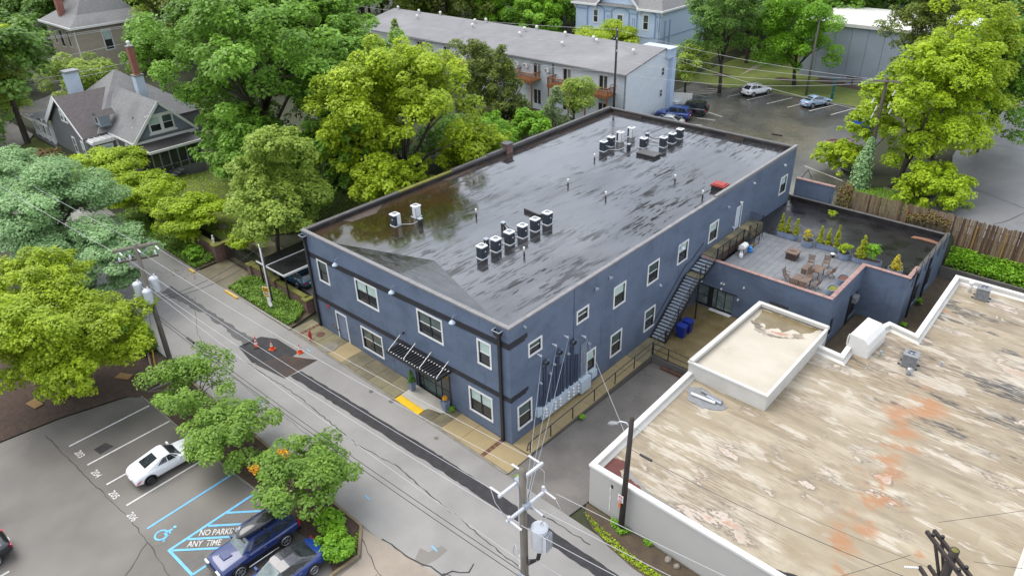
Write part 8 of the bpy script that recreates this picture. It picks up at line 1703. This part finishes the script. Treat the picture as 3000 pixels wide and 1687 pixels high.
tree('japanese_maple', 'lime coloured low maple in front of the gabled house, leftmost of its row', (-53.5, 0.4), (-53.8, 0.6, 4.2), 3.6, 1.7, 'leaf_lime', .34, 'layered', seed=4, clump=.22, nmax=24000)
tree('japanese_maple', 'lime coloured low maple in front of the screened porch, middle of its row', (-45.0, -.4), (-45.2, -.2, 4.0), 3.7, 1.6, 'leaf_lime', .34, 'layered', seed=5, clump=.22, nmax=26000)
tree('japanese_maple', 'yellowish low maple hanging over the end of the brick garden wall', (-38.0, .6), (-37.4, .6, 3.6), 3.1, 1.6, 'leaf_lime', .32, 'layered', seed=6, clump=.22, nmax=22000)
tree('locust_tree', 'broad blue green feathery tree on the left, behind the pole with transformers', (-38.9, -9.6), (-38.4, -8.8, 7.4), 4.7, 3.0, 'leaf_blue', .30, 'layered', seed=7, clump=.26, nmax=60000, extra=[(6.3, 1.2, -2.4, 3.1, 2.2), (-5.6, -.6, .3, 3.6, 2.8), (2.5, -1.5, -3.2, 3.4, 2.2)], tr=.22)
tree('maple_tree', 'bright yellow green tree at the left edge above the parking lot', (-24.3, -15.6), (-23.2, -14.9, 4.8), 4.2, 3.7, 'leaf_yellow', .26, seed=8, clump=.19, density=1.15, nmax=60000, extra=[(-2.2, -2.2, .6, 2.8, 2.6), (-3.4, .8, 1.9, 3.0, 2.6), (1.3, 2.6, -.3, 2.8, 2.6), (2.3, -.6, -1.0, 2.3, 2.2)])
tree('street_tree', 'small airy street tree in the planting bed, nearest the left utility pole', (-15.6, -10.6), (-15.6, -10.7, 2.8), 2.8, 1.7, 'leaf_street', .24, 'open', seed=9, clump=.22, density=.62, tr=.08, bark='bark_pale', nmax=16000, group='street trees in the planting bed')
tree('street_tree', 'small airy street tree in the middle of the planting bed, by the white car', (-10.9, -10.6), (-10.9, -10.8, 2.1), 2.6, 1.6, 'leaf_street', .24, 'open', seed=10, clump=.22, density=.7, tr=.08, bark='bark_pale', nmax=16000, group='street trees in the planting bed')
st3 = tree('street_tree', 'street tree with orange flower tufts above the dark blue utility vehicle', (-5.2, -10.5), (-5.0, -10.5, 2.3), 2.75, 1.65, 'leaf_street', .24, 'open', seed=11, clump=.21, density=.85, tr=.09, bark='bark_pale', nmax=20000, group='street trees in the planting bed')
for k, (dx, dy, dz) in enumerate(((-.45, -.25, 3.55), (-1.2, -1.55, 2.9))):
    n = 60; p = RNG.normal(size=(n, 3))*np.array([.13, .13, .12]) + np.array([dx, dy, dz]); link('flower_tuft', leaves_mesh('tuft', p, RNG.normal(size=(n, 3))+np.array([0, 0, 1]), np.full(n, .16), RNG.random(n)), 'leaf_orange', st3)
tree('magnolia_tree', 'dark olive magnolia in front of the apartment roof, left of the two', (-35.7, 33.0), (-35.8, 33.0, 8.4), 3.7, 4.6, 'leaf_olive', .34, seed=12, clump=.2, nmax=42000)
tree('magnolia_tree', 'dark olive magnolia in front of the apartment block, right of the two', (-31.0, 33.2), (-31.0, 33.2, 8.2), 3.3, 4.7, 'leaf_olive', .34, 'cone', seed=13, clump=.26, nmax=42000)
tree('young_tree', 'bright green bushy tree between the yellow green tree and the black parapet', (-26.9, 27.0), (-27.0, 27.0, 5.4), 2.9, 2.5, 'leaf_bright', .3, seed=14, clump=.22, nmax=26000, extra=[(1.6, 4.0, .2, 2.2, 2.2)])
tree('cedar_tree', 'grey green cedar in front of the apartment block behind the left rear parapet', (-24.3, 33.7), (-24.3, 33.7, 6.0), 2.6, 3.6, 'leaf_cedar', .26, 'cone', seed=15, clump=.25, nmax=30000)
tree('young_tree', 'feathery green tree in front of the balcony beside the slim pole', (-25.0, 37.6), (-24.8, 37.6, 7.4), 2.3, 2.2, 'leaf_mid', .26, seed=16, clump=.24, density=.8, nmax=24000)
tree('bald_cypress', 'small pale conical tree in front of the far end of the apartment roof', (-57.0, 40.5), (-57.0, 40.5, 7.6), 2.4, 4.2, 'leaf_mid', .32, 'cone', seed=17, clump=.25, density=.8, nmax=16000)
tree('shade_tree', 'leafy green tree behind the apartment roof, left of the pale blue villa', (-60.5, 66.0), (-60.5, 66.0, 8.0), 5.2, 4.8, 'leaf_bright', .42, seed=18, nmax=26000)
tree('shade_tree', 'bright green tree touching the left corner of the pale blue villa', (-49.5, 62.0), (-49.8, 62.0, 9.4), 4.2, 4.4, 'leaf_bright', .40, seed=19, nmax=26000)
tree('shade_tree', 'yellowish tree behind the far end of the apartment roof', (-78.0, 64.0), (-78.0, 64.0, 7.0), 5.6, 4.0, 'leaf_mid', .45, seed=20, nmax=20000)
tree('ornamental_tree', 'yellow green spreading tree against the front wall of the pale blue villa', (-36.3, 58.3), (-36.3, 58.3, 8.6), 4.6, 2.2, 'leaf_yellow', .34, 'layered', seed=21, density=.7, nmax=16000)
tree('shade_tree', 'dense dark green tree right of the pale blue villa', (-21.5, 63.5), (-22.0, 63.8, 11.0), 4.7, 6.4, 'leaf_deep', .36, seed=22, clump=.19, nmax=44000)
tree('shade_tree', 'small light green tree below the dense dark tree, by the white screen', (-24.5, 60.0), (-24.5, 60.0, 6.6), 3.0, 2.6, 'leaf_mid', .32, seed=23, nmax=18000)
tree('shade_tree', 'broad bright green tree on the lawn between the path and the lamp post', (-15.2, 71.5), (-15.6, 71.0, 9.4), 5.7, 5.9, 'leaf_bright', .38, seed=24, clump=.2, nmax=46000)
tree('shade_tree', 'tall dark olive tree right of the grey hall', (-.5, 69.5), (-1.2, 69.0, 11.6), 4.2, 7.2, 'leaf_olive', .38, seed=25, clump=.19, nmax=42000)
T_yel = tree('maple_tree', 'tall light green tree with low branches beside the leaning ivy pole', (5.6, 44.5), (6.6, 46.6, 9.4), 5.1, 7.0, 'leaf_lime', .34, 'round', seed=26, clump=.15, density=1.15, nmax=56000, tr=.30, extra=[(-6.2, -1.2, -5.2, 2.6, 1.4), (2.6, -3.5, -5.4, 3.2, 2.2), (-4.6, .5, -2.2, 2.4, 1.7), (-3.9, -1.0, 1.0, 1.8, 1.6)])
tree('maple_tree', 'yellow tree behind the leaning ivy pole, above the grey lot', (6.2, 54.0), (6.6, 54.0, 10.8), 4.8, 7.2, 'leaf_yellow', .36, seed=27, clump=.2, nmax=46000)
tree('catalpa_tree', 'dark green tree with pale yellow flowers at the upper right edge', (8.0, 66.0), (9.4, 64.5, 10.2), 5.2, 6.8, 'leaf_deep', .42, seed=28, clump=.19, nmax=40000)
tree('shade_tree', 'dark green tree leaning over the grey lot behind the yellow tree', (9.0, 58.5), (9.8, 58.5, 9.6), 4.4, 6.2, 'leaf_green', .42, seed=40, clump=.19, nmax=26000)
n = 700; d_ = RNG.normal(size=(n, 3)); d_ /= np.linalg.norm(d_, axis=1, keepdims=True); o = link('blossom', leaves_mesh('blossom', np.abs(d_*np.array([1, 1, 0])+d_*np.array([0, 0, 1]))*np.sign(d_)*np.array([4.5, 4.5, 5.8])*np.where(d_[:, 2:] < 0, .8, 1) + np.array([9.4, 64.5, 10.6]), d_+np.array([0, 0, .6]), np.full(n, .36), RNG.random(n)), 'leaf_gold', None); t = [x for x in bpy.data.objects if x.name.startswith('catalpa_tree')][0]; o.parent = t; o.matrix_parent_inverse = Matrix.Translation(-Vector(t.location))
tree('street_tree', 'yellow green tree at the top left edge in front of the dark trees', (-97.0, 3.0), (-97, 4.5, 9.2), 3.6, 3.6, 'leaf_lime', .45, seed=29, nmax=14000)
tree('street_tree', 'mid green tree at the left edge by the side street', (-80.5, -3.0), (-80.2, -1.5, 7.6), 4.4, 3.8, 'leaf_mid', .40, seed=30, nmax=24000)
tree('street_tree', 'wide light green tree between the tan house and the gabled house', (-86.8, 10.6), (-86.2, 10.0, 5.9), 5.2, 2.5, 'leaf_mid', .42, seed=31, nmax=26000)
tree('street_tree', 'rounded green tree right of the tan house', (-84.0, 20.0), (-84.0, 20.0, 7.6), 4.6, 4.2, 'leaf_green', .42, seed=32, nmax=24000)
tree('shade_tree', 'yellowish tree hanging in front of the tan house roof', (-98.5, 29.0), (-97.5, 27.5, 12.5), 4.6, 4.0, 'leaf_mid', .46, seed=33, nmax=16000)
tree('street_tree', 'dark green tree cut by the left edge above the side street', (-74.5, -5.2), (-74.5, -5.0, 4.6), 2.4, 2.6, 'leaf_deep', .34, seed=34, nmax=14000)
tree('shrub', 'reddish green flowering shrub beside the white front porch', (-64.0, -2.0), (-64, -2, 2.9), 2.3, 1.4, 'leaf_rust', .3, seed=35, nmax=8000, cat='shrub')
tree('young_tree', 'small green tree at the left edge below the gabled house', (-58.5, -6.5), (-58.5, -6.3, 4.4), 2.8, 2.2, 'leaf_blue', .32, seed=36, nmax=18000)
# woods behind everything: repeats of a few trees, placed one by one
protos = [(crown_mesh('wood_crown', 5.0, 5.4, .5, 1.0, 'round', .2, 100+k, 15000), m) for k, m in enumerate(('leaf_deep', 'leaf_green', 'leaf_mid', 'leaf_deep', 'leaf_olive'))]
blk = [(-76, -50, 0, 17), (-72, -20, 42, 59), (-48, -28, 58, 80), (-30, 9, 37, 80), (-115, -97, 12, 30), (-20, 8, 72, 92), (7, 60, 36, 150), (-60, -20, -3, 34), (-104, -78, -6, 22), (-134, -120, 0, 12)]
tk = MB().tube([(0, 0, -.3), (0, 0, 3), (0, 0, 6)], [.3, .25, .15], 8); tme = None; cnt = 0
cells = [(x, y) for x in np.arange(-160, 12, 9.0) for y in np.arange(-34, 150, 9.0)]
for x, y in cells:
    x += random.uniform(-2.5, 2.5); y += random.uniform(-2.5, 2.5)
    if any(a < x < b and c < y < d for a, b, c, d in blk): continue
    dx, dy = x-21.6, y+22.9; dep = -.68*dx+.733*dy; lat = .733*dx+.68*dy
    if dep < 62 or dep > 165 or abs(lat) > dep*.78+6 or (x > -55 and y < 36) or (x > -74 and y < 60): continue
    me, m = protos[random.choices(range(5), [5, 4, 2, 4, 2])[0]]; s = random.uniform(.85, 1.35); z = gz(x, y)
    t = thing('woodland_tree', '%s tree in the woods %s' % ({'leaf_deep': 'dark green', 'leaf_green': 'mid green', 'leaf_mid': 'pale green', 'leaf_olive': 'olive green'}[m], 'round the tan house at the upper left' if lat < -45 else 'behind the long apartment roof' if lat < -5 else 'behind the pale blue villa' if lat < 28 else 'behind the grey hall and the grey lot'), 'tree', (x, y, z), random.uniform(0, 6.28), 'trees of the woods beyond the houses'); t.scale = (s, s, s*random.uniform(.9, 1.15))
    o = link('crown', me, m, t); o.location = (0, 0, 6.2)
    if tme is None: ob = tk.build('trunk', 'bark', t); tme = ob.data
    else: link('trunk', tme, None, t)
    cnt += 1
print('woodland trees', cnt)
# understorey in the left garden and behind the yellow green tree
for k, (x, y, r, m, lab) in enumerate(((-22.4, 24.0, 2.3, 'leaf_green', 'green bush pressed against the left wall of the navy building'), (-23.5, 9.5, 2.2, 'leaf_deep', 'dark bush in the shade between the carport and the navy wall'), (-33.0, 9.0, 3.4, 'leaf_deep', 'dark bush under the huge maple'), (-36.5, 20.0, 4.2, 'leaf_deep', 'large dark understorey tree between the huge maple and the yellow green tree'), (-31.5, 25.5, 3.6, 'leaf_green', 'understorey tree behind the yellow green tree'), (-48.0, 10.0, 1.6, 'leaf_bright', 'low green bush by the screened porch stair'), (-23.2, 29.5, 2.0, 'leaf_lime', 'lime bush behind the left rear parapet'), (-22.2, 16.0, 2.4, 'leaf_green', 'green bush below the left parapet beside the yellow green tree'),
                                            (-31.2, 1.6, 1.2, 'leaf_lime', 'low lime bush hanging over the brick drive'), (-34.6, -1.2, .9, 'leaf_bright', 'low bright bush at the end of the brick garden wall'), (-26.5, -11.6, .8, 'leaf_deep', 'small dark bush under the left yellow green tree'))):
    tree('shrub', lab, (x, y), (x, y, gz(x, y)+r*.65), r, r*.8, m, .28, seed=60+k, clump=.28, cat='shrub', nmax=9000, tr=.06)
# corner bed: feathery shrubs
for k, (x, y, r, m, lab) in enumerate(((-2.95, -10.35, .75, 'leaf_bright', 'feathery green shrub in the corner bed, nearest the dark blue utility vehicle'), (-2.0, -10.85, .72, 'leaf_bright', 'feathery green shrub in the middle of the corner bed'), (-1.35, -11.3, .95, 'leaf_bright', 'largest feathery green shrub at the tip of the corner bed'), (-8.3, -10.7, .62, 'leaf_bright', 'low green shrub under the middle street tree'), (-13.3, -11.3, .55, 'leaf_street', 'low green shrub in the planting bed behind the white car'))):
    tree('shrub', lab, (x, y), (x, y, gz(x, y)+r*.5), r, r*.62, m, .15, seed=80+k, clump=.30, cat='shrub', nmax=6000, tr=.03)
# conifers and shrubs in the deck planters
def potted(name, lab, x, y, z, r, h, m, style, leaf=.10, seed=0, n=2600, lean=0, cat='conifer', grp='conifers in the metal troughs'):
    t = thing(name, lab, cat, (x, y, z), 0, grp); me = crown_mesh('foliage', r, h/2, leaf, 1.3, style, .30, seed, n); o = link('foliage', me, m, t); o.location = (lean, 0, h/2+.02); MB().tube([(0, 0, -.1), (0, 0, h*.5)], .03, 6).build('trunk', 'bark', t)
zt = DZ+.42
for x, y, h, r, lab in ((2.68, 28.0, 1.45, .26, 'left conifer in the trough nearest the upper walk'), (3.15, 28.05, 1.25, .22, 'middle conifer in the trough nearest the upper walk'), (3.78, 28.12, 1.3, .24, 'right conifer in the trough nearest the upper walk'), (5.72, 27.9, 1.35, .25, 'left conifer in the middle trough'), (6.28, 27.95, 1.3, .25, 'middle conifer in the middle trough'), (6.88, 28.0, 1.7, .25, 'right conifer in the middle trough, yellowest of its three')): potted('conifer', lab, x, y, zt, r, h, 'leaf_arbor', 'cone', .11, int(x*10), 2600)
potted('conifer', 'stout cone shaped conifer in the right trough', 8.85, 27.5, zt, .40, 1.65, 'leaf_arbor', 'cone', .12, 5, 4200); potted('round_shrub', 'round bright green shrub in the right trough', 9.55, 27.52, zt, .46, 1.25, 'leaf_bright', 'round', .12, 6, 4200, cat='shrub', grp=None)
potted('potted_shrub', 'peach coloured two pronged shrub in round tub', 4.9, 27.6, zt, .34, .9, 'leaf_gold', 'round', .12, 7, 500, cat='shrub', grp=None); potted('potted_shrub', 'bushy yellow shrub in the second round tub', 7.75, 27.3, zt, .45, .75, 'leaf_yellow', 'round', .12, 8, 1500, cat='shrub', grp=None); potted('potted_shrub', 'orange yellow shrub in the round tub on the felt roof', 11.2, 27.6, 3.72, .40, 1.1, 'leaf_gold', 'cone', .12, 9, 900, cat='shrub', grp=None)
potted('potted_shrub', 'dark clipped shrub in the left entrance planter', -8.0, -.55, gz(-8, -.5)+.70, .24, .9, 'leaf_deep', 'cone', .09, 10, 1200, cat='shrub', grp=None); potted('potted_flowers', 'orange blooms in the right entrance planter', -5.0, -.5, gz(-5, -.5)+.75, .16, .4, 'leaf_orange', 'round', .09, 11, 250, cat='flowers', grp=None)
potted('weed', 'bright green weed clump growing through the felt roof near the back parapet', 4.05, 34.8, 3.14, .35, .4, 'leaf_lime', 'round', .16, 12, 500, cat='plant', grp=None)
for x, y, z, r, lab in ((12.35+.4, 30.6, .0, .35, 'green weed at the foot of the annex flank, nearer the back'), (12.85, 26.8, 0, .25, 'green weed at the foot of the annex flank, nearer the street'), (1.95, -1.75, -.04, .16, 'small green weed at the end of the tan walk'), (1.5, 4.6, -.18, .18, 'small green weed at the foot of the walk railing'), (-4.7, -.25, .14, .2, 'low green weed at the wall under the street window'), (8.75, 20.85, 3.5, .18, 'pale weed in the corner of the deck')): potted('weed', lab, x, y, z, r, r*1.4, 'leaf_bright', 'round', .12, int(abs(x*7+y)), 260, cat='plant', grp=None)
# hedge
t = thing('hedge', 'clipped dark green hedge behind the short plank fence at the left', 'hedge', (-26.3, -9.75, .68)); n = 7000
f = RNG.integers(0, 3, n); u = RNG.uniform(-1, 1, (n, 3)); P = u*np.array([1.9, .55, .65]); sg_ = np.sign(u); P[f == 0, 0] = (sg_*1.9)[f == 0, 0]; P[f == 1, 1] = (sg_*.55)[f == 1, 1]; P[f == 2, 2] = .65; P += RNG.normal(size=P.shape)*.05; P[:, 2] += .75
link('foliage', leaves_mesh('foliage', P, u+np.array([0, 0, .5])+RNG.normal(size=(n, 3))*.4, np.full(n, .13), RNG.random(n)), 'leaf_hedge', t); MB().box(-1.8, -.48, 0, 1.8, .48, 1.33).build('branches', 'earth', t)
# ivy on the leaning pole and dead vines on the fence
def ivy(name, lab, pts, r, n, m, leaf=.2, cat='vine'):
    t = thing(name, lab, cat, pts[0]); pts = np.array(pts, float) - np.array(pts[0]); k = RNG.uniform(0, len(pts)-1, n); i = np.minimum(k.astype(int), len(pts)-2); c = pts[i] + (pts[i+1]-pts[i])*(k-i)[:, None]; d = RNG.normal(size=(n, 3)); d /= np.linalg.norm(d, axis=1, keepdims=True)
    rr = np.interp(k, range(len(r)), r); link('foliage', leaves_mesh('foliage', c + d*(rr*RNG.uniform(.6, 1.1, n))[:, None], d+np.array([0, 0, .5])+RNG.normal(size=(n, 3))*.3, leaf*RNG.uniform(.7, 1.3, n), RNG.random(n)), m, t); return t
ivy('ivy', 'green ivy climbing the foot of the leaning pole', [(3.5, 42.6, 2.8), (3.4, 42.7, 5.0), (3.6, 42.9, 7.4)], [1.0, .8, .25], 3200, 'leaf_blue', .24); ivy('dead_vine', 'rust brown dead vine on the left end of the wooden fence', [(4.0, 37.7, 2.6), (3.9, 37.8, 4.6)], [.85, .6], 1500, 'leaf_rust', .22)
ivy('dead_vine', 'brown and green vine draped over the middle of the wooden fence', [(9.2, 37.2, 3.6), (10.8, 37.2, 4.0), (12.0, 37.2, 3.8)], [.35, .5, .3], 800, 'leaf_rust', .2)
# ground cover nobody could count
def cover(name, poly, n, h, leaf, m, zf=None, off=.08):
    xs = [p[0] for p in poly]; ys = [p[1] for p in poly]; P = np.stack([RNG.uniform(min(xs), max(xs), 3*n), RNG.uniform(min(ys), max(ys), 3*n)], 1)
    ins = np.zeros(len(P), bool)
    for i in range(len(poly)):
        (ax, ay), (bx, by) = poly[i-1], poly[i]; c = ((ay > P[:, 1]) != (by > P[:, 1])) & (P[:, 0] < (bx-ax)*(P[:, 1]-ay)/(by-ay+1e-12)+ax); ins ^= c
    P = P[ins][:n]; k = len(P); lump = np.sin(P[:, 0]*2.3+1)*np.sin(P[:, 1]*3.1+.4)*.5+.5
    z = (zf or g)(P[:, 0], P[:, 1]) + off + h*RNG.random(k)*(.4+.8*lump); pos = np.stack([P[:, 0], P[:, 1], z], 1)
    return tag(link(name, leaves_mesh(name, pos, np.tile([0, 0, 1.], (k, 1))+RNG.normal(size=(k, 3))*.45, leaf*RNG.uniform(.6, 1.3, k), RNG.random(k)*.6+lump*.35), m), kind='stuff')
cover('ground_ivy', [(-48, -2.2), (-33.0, -2.1), (-33.1, -.1), (-48, -.1)], 9000, .40, .20, 'leaf_street'); cover('ground_ivy', [(-28.1, -1.85), (-20.2, -1.75), (-20.0, -1.0), (-21, .35), (-28.4, .45)], 8500, .38, .20, 'leaf_street')
cover('bank_weeds', [(12.7, 36.1), (30, 35.9), (30, 37.2), (12.7, 37.3)], 11000, .45, .22, 'leaf_bright'); cover('lawn_grass', [(3.9, 38.0), (8.0, 38.0), (8.5, 41.7), (9.0, 42.6), (8.9, 43.0), (5.2, 43.5), (3.4, 42.6)], 3000, .06, .14, 'leaf_bright', off=.05)
cover('verge_grass', [(6.0, -1.2), (7.2, -1.75), (9.0, -2.2), (12.5, -2.3), (12.5, -1.95), (9.0, -1.75), (7.4, -1.45)], 900, .16, .11, 'leaf_lime', off=.03); cover('verge_grass', [(7.3, -.62), (8.6, -.62), (8.3, -1.2), (7.6, -1.0)], 420, .25, .12, 'leaf_bright', off=.03); cover('verge_grass', [(9.2, -.62), (9.9, -.62), (9.6, -.9)], 90, .2, .12, 'leaf_bright', off=.03)
cover('bed_weeds', [(-1.7, -9.6), (-.6, -10.7), (-.7, -11.4), (-1.3, -10.6)], 300, .08, .10, 'leaf_bright', off=.06); cover('fallen_leaves', [(-40, -9.3), (-34, -2.6), (-31, -2.6), (-33, -4)], 160, .02, .12, 'leaf_rust', off=.02)
cover('lawn_grass', [(-52, 1.4), (-34, 1.4), (-33, 3), (-30, 10), (-33, 24), (-52, 24)], 14000, .07, .16, 'leaf_lime', off=.04)
